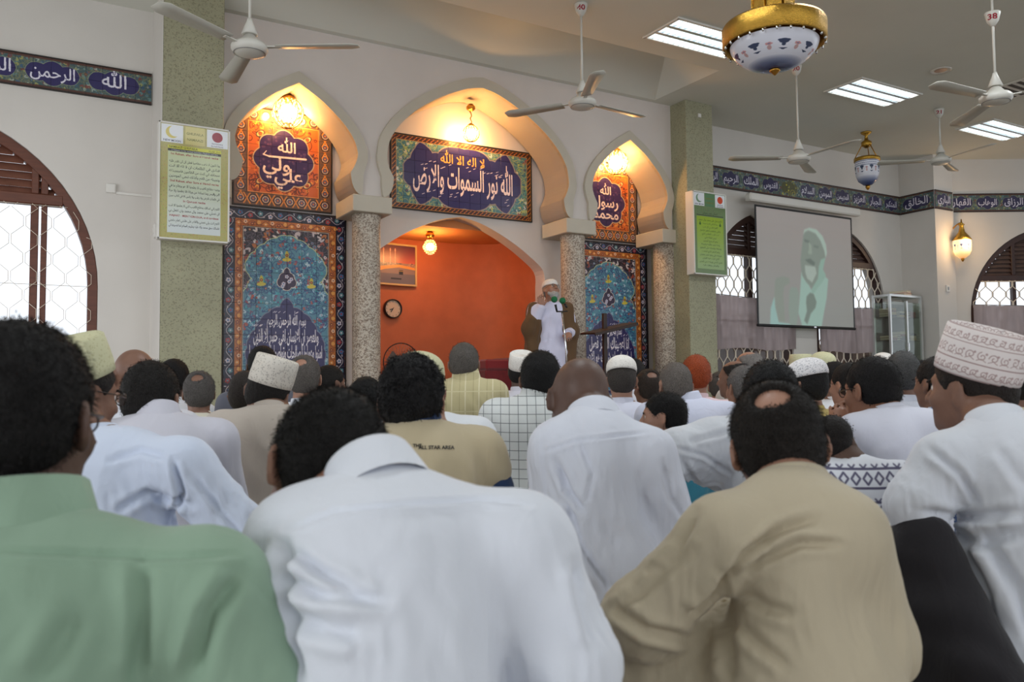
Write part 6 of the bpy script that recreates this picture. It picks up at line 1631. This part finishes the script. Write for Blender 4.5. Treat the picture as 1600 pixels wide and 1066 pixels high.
person('man in a khaki robe with thinning crown and left elbow stuck out',
       seat((1212, 676), 1.60, face=-4, hyaw=-9, hpitch=-8, hroll=-5, nb=(1238, 770, 1.50), sh=((1130, 838, 1.42), (1318, 836, 1.40)), el=(1000, 968, 1.42), hl=(1125, 1015, 1.60), er=(1372, 1005, 1.42), lean=0.12, kneel=False, kl=(1000, 1035, 1.52)),
       cloth(KHAKI), LIGHT, hair='spot', haircol=(34, 28, 24), strands=(15000, 0.007, 0.0006, 0.35), robe=True, vox=NEAR, sub=True, collar='low', wrinkle=0.004, seed=3, looseness=0.65, extra_cloth=lambda f, o: f.ell(atD(1110, 1010, 1.55)-o, (0.14, 0.12, 0.09), None, 0.05),
       strokes=[([(1275, 810), (1215, 830), (1165, 865), (1130, 910)], 7, 0.010), ([(1310, 850), (1250, 850), (1190, 875), (1150, 905)], 7, 0.009), ([(1140, 900), (1110, 940), (1080, 965)], 9, 0.014), ([(1080, 860), (1010, 920), (960, 960)], 8, 0.006),
                ([(1170, 930), (1200, 950), (1240, 960)], 9, 0.006), ([(1150, 970), (1190, 1010), (1230, 1040)], 9, 0.006), ([(1090, 800), (1060, 860), (1020, 900)], 7, 0.006), ([(960, 950), (1010, 985), (1080, 1000)], 8, 0.010), ([(1140, 960), (1140, 1066)], 10, 0.008)])
def knee18(f, o): pass
def trouser18(root, root3, C, R, T):
    f = Field(0.009); a, b, c = atD(1440, 850, 1.95)-root3, atD(1444, 1105, 1.85)-root3, atD(1530, 1060, 1.80)-root3
    f.cone(a, b, 0.068, 0.062, 0.03); f.cone(a, c, 0.070, 0.095, 0.04)
    V, F = f.mesh(2); V = V+normals(V, F)*(0.004*wob(V, 36, 5))[:, None]; link('trousers', np_mesh('trousers', V, F), cloth((38, 36, 40)), root)
person('man in white robe under a big embroidered cap at the right edge',
       seat((1517, 592), 2.2, face=-24, hyaw=-62, hpitch=2, hroll=0, nb=(1556, 668, 2.02), sh=((1478, 725, 2.0), (1645, 720, 1.9)), el=(1432, 792, 1.98), hl=(1440, 818, 1.97), er=(1660, 900, 1.9), lean=0.05, kneel=False, side=0.02),
       cloth(WHITE), BROWN_, hair='short', haircol=(40, 32, 28), cap=(0.118, M['kofia_big'], 17), robe=True, vox=(0.0085, 0.0112, 0.0055), sub=True, collar='low', eyes=True, seed=4, extra_parts=trouser18,
       strokes=[([(1450, 700), (1500, 740), (1530, 790)], 6, 0.008), ([(1440, 800), (1500, 810), (1600, 800)], 8, 0.010), ([(1480, 830), (1530, 850), (1600, 830)], 10, 0.010), ([(1500, 840), (1540, 930), (1560, 1066)], 10, 0.012), ([(1530, 830), (1590, 920), (1620, 1010)], 10, 0.010), ([(1560, 700), (1600, 760)], 8, 0.006)])
person('bald man in white shirt with head bowed in the middle of the crowd',
       seat((906, 612), 2.30, face=2, hyaw=-8, hpitch=-22, hroll=8, nb=(926, 656, 2.18), sh=((872, 703, 2.12), (1012, 713, 2.12)), el=(868, 838, 2.14), hl=(915, 905, 2.2), er=(1050, 850, 2.14), lean=0.14),
       cloth((214, 218, 230)), DARK, hair=None, vox=MID, sub=True, collar='low', seed=5, robe=True,
       strokes=[([(850, 706), (905, 688), (1010, 676)], 2.5, 0.004), ([(868, 720), (890, 770), (912, 800)], 5, 0.010), ([(905, 690), (925, 740), (915, 790)], 4, 0.005), ([(885, 780), (905, 850), (950, 920)], 6, 0.010), ([(1035, 720), (1050, 780), (1075, 820)], 5, 0.006)])
person('man in pale blue shirt with cream cap and glasses behind the green shirt',
       seat((122, 600), 2.15, face=12, hyaw=56, hpitch=-8, nb=(146, 694, 2.08), sh=((60, 735, 2.0), (285, 730, 2.0)), er=(378, 838, 2.02), hr=(330, 900, 2.1), lean=0.10, side=0.10),
       cloth(BLUISH), BROWN_, hair='short', haircol=(40, 34, 32), cap=(0.095, M['cap_cream'], 28), glasses=True, eyes=True, vox=MID, sub=True, collar='low', seed=6,
       strokes=[([(270, 720), (285, 770), (275, 800)], 5, 0.012), ([(180, 800), (230, 770), (300, 790)], 6, 0.008), ([(300, 740), (345, 800), (390, 850)], 5, 0.006), ([(170, 720), (220, 705), (260, 715)], 5, 0.005)])
person('man in grey white shirt with thick black hair before the left pillar',
       seat((238, 612), 2.8, hs=1.05, face=8, hyaw=22, hpitch=-8, nb=(246, 662, 2.73), sw=0.17, lean=0.10), cloth((204, 204, 216)), BROWN_, hair='short', haircol=(30, 26, 24), strands=(6000, 0.008, 0.0008, 0.4), vox=MID, collar='stand', seed=7)
person('man in greyish beige shirt with white embroidered cap below the blue tile panel',
       seat((422, 604), 3.4, face=0, hyaw=14, hpitch=-6, hroll=18, nb=(420, 646, 3.32), lean=0.10, sw=0.18), cloth((186, 176, 166)), BROWN_, hair='short', haircol=(28, 24, 22), cap=(0.105, M['kofia_fine'], 6), vox=MID, seed=8, collar='low')
NAVYC = cloth((42, 62, 98))
def back_print(root, root3, C, R, T):
    from mathutils.bvhtree import BVHTree
    g = [c for c in root.children if c.name.startswith('shirt')][0].data
    tree = BVHTree.FromPolygons([v.co[:] for v in g.vertices], [p.vertices[:] for p in g.polygons])
    t = MB()
    for body, px, py, h in (('THE', 652, 699, 7.5), ('ALL STAR AREA', 682, 702, 8.0)):
        T_, x0, x1 = glyphs(body, 0.03)
        for tri in T_:
            P = []
            for gx, gz in tri:
                r = Vector(nrm(ray(px+(gx-(x0+x1)/2)*h, py-gz*h))); hit = tree.ray_cast(Vector(EYE-root3), r)[0]
                if hit is not None: P.append(hit-r*0.002)
            if len(P) == 3: t.quad(*P)
    t.build('back_print', M['black'], root)
person('boy in beige tee over navy long sleeves with tousled black hair',
       seat((643, 612), 2.22, face=2, hyaw=4, hpitch=-4, hs=0.97, nb=(652, 676, 2.18), sw=0.165, er=(772, 765, 2.2), lean=0.08), cloth((190, 176, 146)), LIGHT, hair='thick', haircol=(22, 20, 22), strands=(9000, 0.011, 0.0009, 0.18), vox=MID, seed=9, collar='stand', collar_col=NAVYC, sleeve=0.45, inner=NAVYC, extra_parts=back_print)
person('white shirted man in cream cap hidden behind the boy in beige tee',
       seat((655, 600), 2.85, face=0, nb=(662, 658, 2.8), sw=0.175), cloth((226, 230, 236)), LIGHT, hair='short', haircol=(60, 50, 46), cap=('kufi', M['cap_cream'], 4), vox=FAR, seed=10)
person('man in window check shirt with black hair before the red pulpit',
       seat((845, 584), 3.55, face=2, hyaw=6, hpitch=-2, nb=(838, 628, 3.5), sw=0.17, lean=0.10), cloth((216, 220, 220), 'check'), BROWN_, hair='short', haircol=(26, 24, 24), strands=(6000, 0.008, 0.0008, 0.4), vox=MID, seed=11)
person('grey haired man in pale yellow striped shirt before the niche',
       seat((725, 562), 4.75, face=0, hyaw=2, nb=(728, 598, 4.72), sw=0.165), cloth((188, 178, 138), 'stripe'), BROWN_, hair='short', haircol=(104, 98, 92), vox=MID, seed=12, collar='fold')
person('small figure in round white cap and grey shirt beside the red pulpit',
       seat((814, 576), 5.7, face=4, hyaw=10, hpitch=4, hroll=8, hs=0.95, nb=None, sw=0.16), cloth((206, 204, 214)), DARK, hair='short', cap=(0.098, M['cap_white'], 14), vox=FAR, seed=13)
person('boy with short black hair looking left beside the bald man',
       seat((1036, 643), 3.3, face=-26, hyaw=-84, hs=0.80), cloth((70, 150, 176)), LIGHT, hair='short', haircol=(26, 24, 24), eyes=True, strands=(6000, 0.008, 0.0008, 0.4), vox=MID, seed=14)
person('man in white with raised left elbow, black head half behind the khaki man',
       seat((1204, 612), 2.72, hs=1.04, face=-6, hyaw=-4, hpitch=-6, nb=(1205, 655, 2.68), sh=((1115, 690, 2.64), (1272, 705, 2.64)), el=(1058, 706, 2.6), hl=(1150, 752, 2.76), lean=0.10), cloth((218, 222, 230)), BROWN_, hair='short', haircol=(22, 22, 24), strands=(6000, 0.008, 0.0008, 0.4), vox=MID, sub=True, seed=15,
       strokes=[([(1055, 700), (1100, 712), (1145, 742)], 3, 0.006), ([(1080, 690), (1120, 680), (1150, 672)], 4, 0.005), ([(1065, 720), (1090, 760), (1100, 790)], 4, 0.008)])
def band_parts(root, root3, C, R, T): pass
M['band_cloth'] = None
def band_cloth():
    m, nt, b = node_mat('embroidered_band_cloth'); b.inputs['Roughness'].default_value = 0.85
    c = Canvas(0.6, 0.5, WHITE, 500)
    for y in (0.365, 0.28):
        for k in range(20):
            x = 0.03*(k+0.5)
            for r_ in (0.0, 0.007): pass
            c.line([(x-0.011, y), (x, y+0.015), (x+0.011, y), (x, y-0.015)], 0.005, (86, 84, 110), True)
            c.line([(x-0.015, y+0.034), (x-0.007, y+0.026), (x, y+0.034)], 0.004, (86, 84, 110))
        for dy in (-0.026, 0.022): c.rect(0, y+dy, 0.6, y+dy+0.005, (86, 84, 110))
    return c
bj = seat((1301, 684), 2.36, face=-6, hyaw=10, hs=0.71, nb=(1322, 728, 2.31), sw=0.20)
pb = person('small dark boy in white with two embroidered bands across the back', bj, cloth((226, 228, 238)), DARK, hair='fuzz', haircol=(30, 24, 22), vox=MID, seed=16, collar='low')
sp_ = empty('band_space', (0, 0, 0)); sp_.parent = pb
top_z = atD(1340, 722, 2.31)[2]
c_ = band_cloth(); rt_ = bj['right']
sp_.rotation_euler = (0, 0, math.atan2(rt_[1], rt_[0])); l0 = atD(1320, 722, 2.31)-bj['P']; l0[2] = top_z
sp_.location = tuple(np.array([l0[0], l0[1], top_z-0.40])-rt_*0.3*np.array([1, 1, 0]))
bm_ = picture_mat('embroidered_band_cloth', c_.image('band_picture'), sp_, 0.6, 0.5, 0.85)
for ch in pb.children:
    if ch.name.startswith('shirt'): ch.data.materials[0] = bm_
def hand17(): return None
u_ = np.array([0.2, -0.6, 0.6])
person('young man in white with glasses and hand at his mouth',
       seat((1360, 598), 3.15, face=-26, hyaw=-50, hpitch=-6, nb=(1386, 650, 3.08), sh=((1338, 678, 3.05), (1450, 672, 3.0)), el=(1322, 730, 3.12), hl=(1313, 676, 3.2), lean=0.10,
            hl_dir=np.array([0.05, 0.1, 1.0]), hl_up=np.array([-0.9, -0.5, 0.0]), hl_curl=1.0), cloth((216, 218, 232)), (150, 106, 84), hair='short', haircol=(26, 23, 24), strands=(6000, 0.008, 0.0008, 0.4), glasses=True, eyes=True, vox=(0.0075, 0.0125, 0.0055), seed=17, collar='low', cuff=True)

rows = [
 ('bald brown headed man just behind the cream cap', (208, 579), 3.47, dict(face=0, hyaw=-20), (214, 216, 226), BROWN_, None, (60, 50, 46), None, 'plain'),
 ('black haired man in white against the left pillar', (273, 586), 5.4, dict(hs=1.08, face=0, hyaw=24), (222, 224, 230), DARK, 'short', (20, 18, 20), None, 'plain'),
 ('man in cream shirt with grey ring of hair at the pillar foot', (311, 607), 4.8, dict(hs=1.037, face=0, sw=0.17), (214, 210, 194), BROWN_, 'spot', (96, 92, 90), None, 'plain'),
 ('dark head in a yellow green shirt left of the white embroidered cap', (386, 608), 4.07, dict(face=4, hyaw=20), (178, 182, 130), BROWN_, 'fuzz', (58, 50, 46), None, 'plain'),
 ('black hair just showing above the white embroidered cap', (410, 566), 5.32, dict(hs=1.086, face=0), (90, 92, 104), DARK, 'short', (18, 18, 20), None, 'plain'),
 ('grey balding man in bright white before the blue tile panel', (476, 584), 4.84, dict(hs=1.1, face=2, hyaw=8, sw=0.19), (226, 230, 240), LIGHT, 'spot', (104, 98, 94), None, 'plain'),
 ('dark head turned right at the foot of the left mosaic column', (517, 593), 5.82, dict(hs=1.039, face=10, hyaw=55), (222, 226, 236), BROWN_, 'short', (30, 26, 24), None, 'plain'),
 ('black haired child at the foot of the left mosaic column', (573, 620), 3.84, dict(face=0, hyaw=10, hs=0.955), (206, 210, 228), BROWN_, 'short', (14, 14, 16), None, 'plain'),
 ('man in white skullcap and pale shirt in front of the lectern', (971, 586), 4.63, dict(hs=0.965, face=2, hyaw=-4, sw=0.17), (214, 216, 232), LIGHT, 'short', (70, 64, 60), ('kufi', 'cap_white', -14), 'plain'),
 ('dark haired head right behind the white skullcap', (991, 581), 6.62, dict(hs=1.1, face=4, hyaw=20), (206, 206, 214), BROWN_, 'short', (36, 32, 32), None, 'plain'),
 ('low brown head between white skullcap and cropped grey head', (1012, 600), 5.99, dict(hs=1.1, face=0, hyaw=-30), (224, 224, 226), BROWN_, 'spot', (54, 44, 38), None, 'plain'),
 ('man in pale blue shirt with cropped grey hair beside the henna red hair', (1054, 595), 4.08, dict(hs=0.971, face=4, hyaw=-20, hpitch=-10, sw=0.19, nb=(1075, 632, 4.03)), (212, 216, 236), LIGHT, 'fuzz', (120, 112, 106), None, 'plain'),
 ('man with henna red hair in a pink shirt', (1088, 580), 5.14, dict(hs=1.049, face=2, sw=0.18), (222, 196, 202), LIGHT, 'short', (176, 78, 36), None, 'plain'),
 ('white shouldered man right of the henna red hair', (1124, 600), 7.3, dict(hs=1.1, face=0), (226, 226, 230), LIGHT, 'short', (90, 84, 80), None, 'plain'),
 ('bald elder turned left under the window beside the right pillar', (1168, 569), 6.2, dict(hs=1.033, face=-20, hyaw=-66), (206, 200, 194), LIGHT, 'ring', (150, 144, 140), None, 'plain'),
 ('bald brown man turned left below the right notice', (1146, 586), 5.63, dict(hs=1.062, face=-16, hyaw=-60), (150, 150, 140), BROWN_, 'ring', (44, 38, 36), None, 'plain'),
 ('grey haired man in cream shirt left of the khaki man', (1161, 599), 4.57, dict(hs=1.016, face=-10, hyaw=-34), (212, 200, 180), LIGHT, 'short', (118, 114, 112), None, 'plain'),
 ('boy with lace skullcap and glasses in a golden shirt', (1258, 594), 3.67, dict(face=-14, hyaw=-62, hs=0.866), (190, 168, 100), LIGHT, 'short', (26, 24, 24), ('kufi', 'kofia_lace', -12), 'plain'),
 ('far man in cream cap under the projector screen', (1251, 575), 7.23, dict(hs=1.1, face=0, hyaw=-10), (214, 212, 208), BROWN_, 'short', (60, 54, 50), (0.09, 'cap_cream', 0), 'plain'),
 ('far man in small cream cap right of the lace skullcap', (1284, 574), 6.26, dict(hs=1.043, face=0, hyaw=-30), (220, 218, 216), LIGHT, 'short', (60, 54, 50), ('kufi', 'cap_cream', 0), 'plain'),
 ('dark young face looking left behind the lace skullcap', (1301, 588), 5.75, dict(hs=1.046, face=-20, hyaw=-58), (224, 226, 232), BROWN_, 'short', (26, 22, 22), None, 'plain'),
 ('black haired man with glasses in white left of the hand at the mouth', (1325, 594), 4.95, dict(hs=1.087, face=-14, hyaw=-48), (222, 226, 234), LIGHT, 'short', (24, 22, 22), None, 'plain'),
 ('grey haired man in white below the glass cabinet', (1410, 578), 4.2, dict(hs=0.978, face=-6, hyaw=-8, sw=0.19), (216, 220, 232), BROWN_, 'short', (92, 92, 92), None, 'plain'),
 ('dark haired head right of the grey haired man below the cabinet', (1438, 586), 5.23, dict(hs=0.951, face=0), (216, 218, 226), BROWN_, 'short', (24, 22, 24), None, 'plain'),
 ('brown faced man in blue check shirt left of the big embroidered cap', (1464, 590), 3.81, dict(face=-16, hyaw=-50, hs=1.005), (196, 206, 224), BROWN_, 'short', (30, 26, 26), None, 'bluecheck'),
 ('dark head at the right edge behind the big embroidered cap', (1600, 585), 3.22, dict(hs=0.976, face=-10, hyaw=-20), (218, 206, 176), BROWN_, 'short', (28, 26, 26), None, 'plain'),
 ('far head in white cap above the young man with glasses', (1380, 572), 7.6, dict(hs=1.1, face=0), (222, 222, 226), BROWN_, 'short', (40, 36, 36), ('kufi', 'cap_white', 0), 'plain'),
 ('far dark head between the cabinet and the young man with glasses', (1346, 584), 6.95, dict(hs=1.1, face=-8, hyaw=-20), (220, 222, 228), BROWN_, 'short', (30, 28, 28), None, 'plain'),
]
for i, (lab, hd, d, kw, col, sk, hr_, hc, cp, kind) in enumerate(rows):
    cp2 = (cp[0], M[cp[1]], cp[2]) if cp else None
    gl_ = 'glasses' in lab.split('left of')[0] and 'young man' not in lab
    person(lab, seat(hd, d, kneel=True, **kw), cloth(col, kind), sk, hair=hr_, haircol=hc, cap=cp2, vox=FAR if d > 4 else MID, seed=40+i, glasses=gl_, eyes=abs(kw.get('hyaw', 0)) > 45)

# ------------------------------------------------------------------ the preacher standing at the microphones
def preacher():
    D_ = atY(860, 500, 8.02)@FWD*0+float((atY(860, 500, 8.02)-EYE)@FWD)
    phi = math.atan2(-0.62, -1.0) if False else YAW+math.radians(180-14)
    fw = np.array([math.sin(phi), math.cos(phi), 0]); rt = np.array([math.cos(phi), -math.sin(phi), 0]); up = np.array([0, 0, 1.0])
    C = atD(861, 454, D_); R = rotm(phi-math.radians(18), math.radians(24), math.radians(-8)); s = 1.0
    Nk = C-up*0.15-fw*0.03; fl = C[2]-1.62
    P = Nk-up*0.56-fw*0.02; sl, sr = Nk-rt*0.19-up*0.06, Nk+rt*0.19-up*0.06
    # his right hand is raised beside the cheek (on the left in the view), his left holds the cloak
    er = sr+rt*0.07-up*0.24+fw*0.04; hr = atD(846, 480, D_-0.10)
    el = sl-rt*0.07-up*0.26-fw*0.02; hl = el+fw*0.18+rt*0.10-up*0.04
    J = dict(C=C, R=R, s=s, N=Nk, P=P, sl=sl, sr=sr, el=el, er=er, hl=hl, hr=hr, fwd=fw, right=rt, floor=fl, standing=True,
             kl=P-rt*0.10-up*0.42, kr=P+rt*0.10-up*0.42, al=np.array([P[0], P[1], fl+0.07])-rt*0.1, ar=np.array([P[0], P[1], fl+0.07])+rt*0.1,
             hr_dir=np.array([0, 0, 1.0])+rt*0.1, hr_up=-fw, hr_curl=0.5, hl_curl=0.8)
    bis = cloth((98, 74, 50))
    def cloak(root, root3, C_, R_, T):
        q = lambda v: np.asarray(v)-root3
        f = Field(0.012); n_, sl_, sr_, er_, el_, P_ = q(Nk), q(sl), q(sr), q(er), q(el), q(P)
        for a, b, h_ in ((sl_, el_, q(hl)), (sr_, er_, q(hr))):
            f.cone(n_-fw*0.03-up*0.03, a, 0.058, 0.070, 0.05); f.cone(a, b, 0.076, 0.084, 0.05); f.cone(b, b*0.7+h_*0.3, 0.082, 0.078, 0.04); f.cone(b, b-up*0.24, 0.080, 0.04, 0.06)
        for sg in (-1, 1):
            a = P_+rt*sg*0.17+up*0.42-fw*0.02; b = np.array([P_[0], P_[1], 0.10])+rt*sg*0.24
            f.cone(a, b, 0.10, 0.13, 0.06); f.cone(P_+up*0.4-fw*0.09+rt*sg*0.08, np.array([P_[0], P_[1], 0.10])-fw*0.14+rt*sg*0.1, 0.10, 0.13, 0.06)
        cc = (n_+P_)/2+fw*0.20; f.ell(np.array([P_[0], P_[1], 0.62])+fw*0.24, (0.072, 0.16, 0.90), np.stack([rt, fw, up], 1), 0.03, True)
        f.ell(n_+up*0.06, (0.075, 0.075, 0.08), None, 0.02, True); f.cut((0, 0, -1), (0, 0, 0.03))
        V, F = f.mesh(2); V = V+normals(V, F)*(0.010*wob(V*np.array([1, 1, 0.25]), 34, 3))[:, None]; link('cloak', np_mesh('cloak', V, F), bis, root)
    person('bearded preacher in brown cloak over white robe with raised hand at the microphones', J, cloth((214, 214, 236)), LIGHT, hair='ring', haircol=(150, 146, 142), cap=('kufi', M['cap_white'], -8), robe=True, glasses=True, eyes=True, beard=(196, 194, 192),
           vox=(0.0085, 0.014, 0.007), seed=90, extra_parts=cloak, collar='stand', looseness=1.2, cuff=True)
    # the step he stands on
    MB().box((P[0], P[1]+0.05, fl/2), (0.9, 0.7, max(0.02, fl-0.002)), bevel=0.01).build('floor_platform', M['carpet'])['kind'] = 'structure'
    # microphones with green wind shields on one stand
    Dm = D_-0.45; g1, g2 = atD(866, 468, Dm), atD(879, 470, Dm)
    base = atD(888, 560, Dm); root = empty('microphone_stand', (base[0], base[1], 0)); tag(root, 'microphone stand with two green foam wind shields before the preacher', 'microphone stand')
    o = np.array([base[0], base[1], 0]); top = atD(878, 487, Dm)-o
    MB().tube([(0, 0, 0.05), tuple(atD(884, 540, Dm)-o), tuple(top)], 0.010, 8).build('pole', M['chrome'], root)
    MB().tube([tuple(atD(869, 487, Dm)-o), tuple(top), tuple(atD(887, 486, Dm)-o)], 0.008, 6).build('crossbar', M['black'], root)
    gm = plain('green_foam', rgb(30, 110, 70), 0.95, bump=0.6, bscale=300)
    for gp, bp_ in ((g1, (870, 486)), (g2, (886, 481))):
        b = atD(bp_[0], bp_[1], Dm)-o; a = gp-o
        mk = MB().tube([tuple(b), tuple(b*0.45+a*0.55)], [0.011, 0.013], 10).build('microphone', M['black'], root)
        t = MB(); bmesh.ops.create_icosphere(t.bm, subdivisions=3, radius=0.036, matrix=Matrix.Translation(tuple(a)))
        for f_ in t.bm.faces: f_.smooth = True
        t.build('wind_shield', gm, mk)
    for k in range(3):
        a = k*2.094+0.6; MB().tube([(0, 0, 0.16), (0.28*math.cos(a), 0.28*math.sin(a), 0.012)], 0.009, 6).build('leg', M['chrome'], root)
preacher()
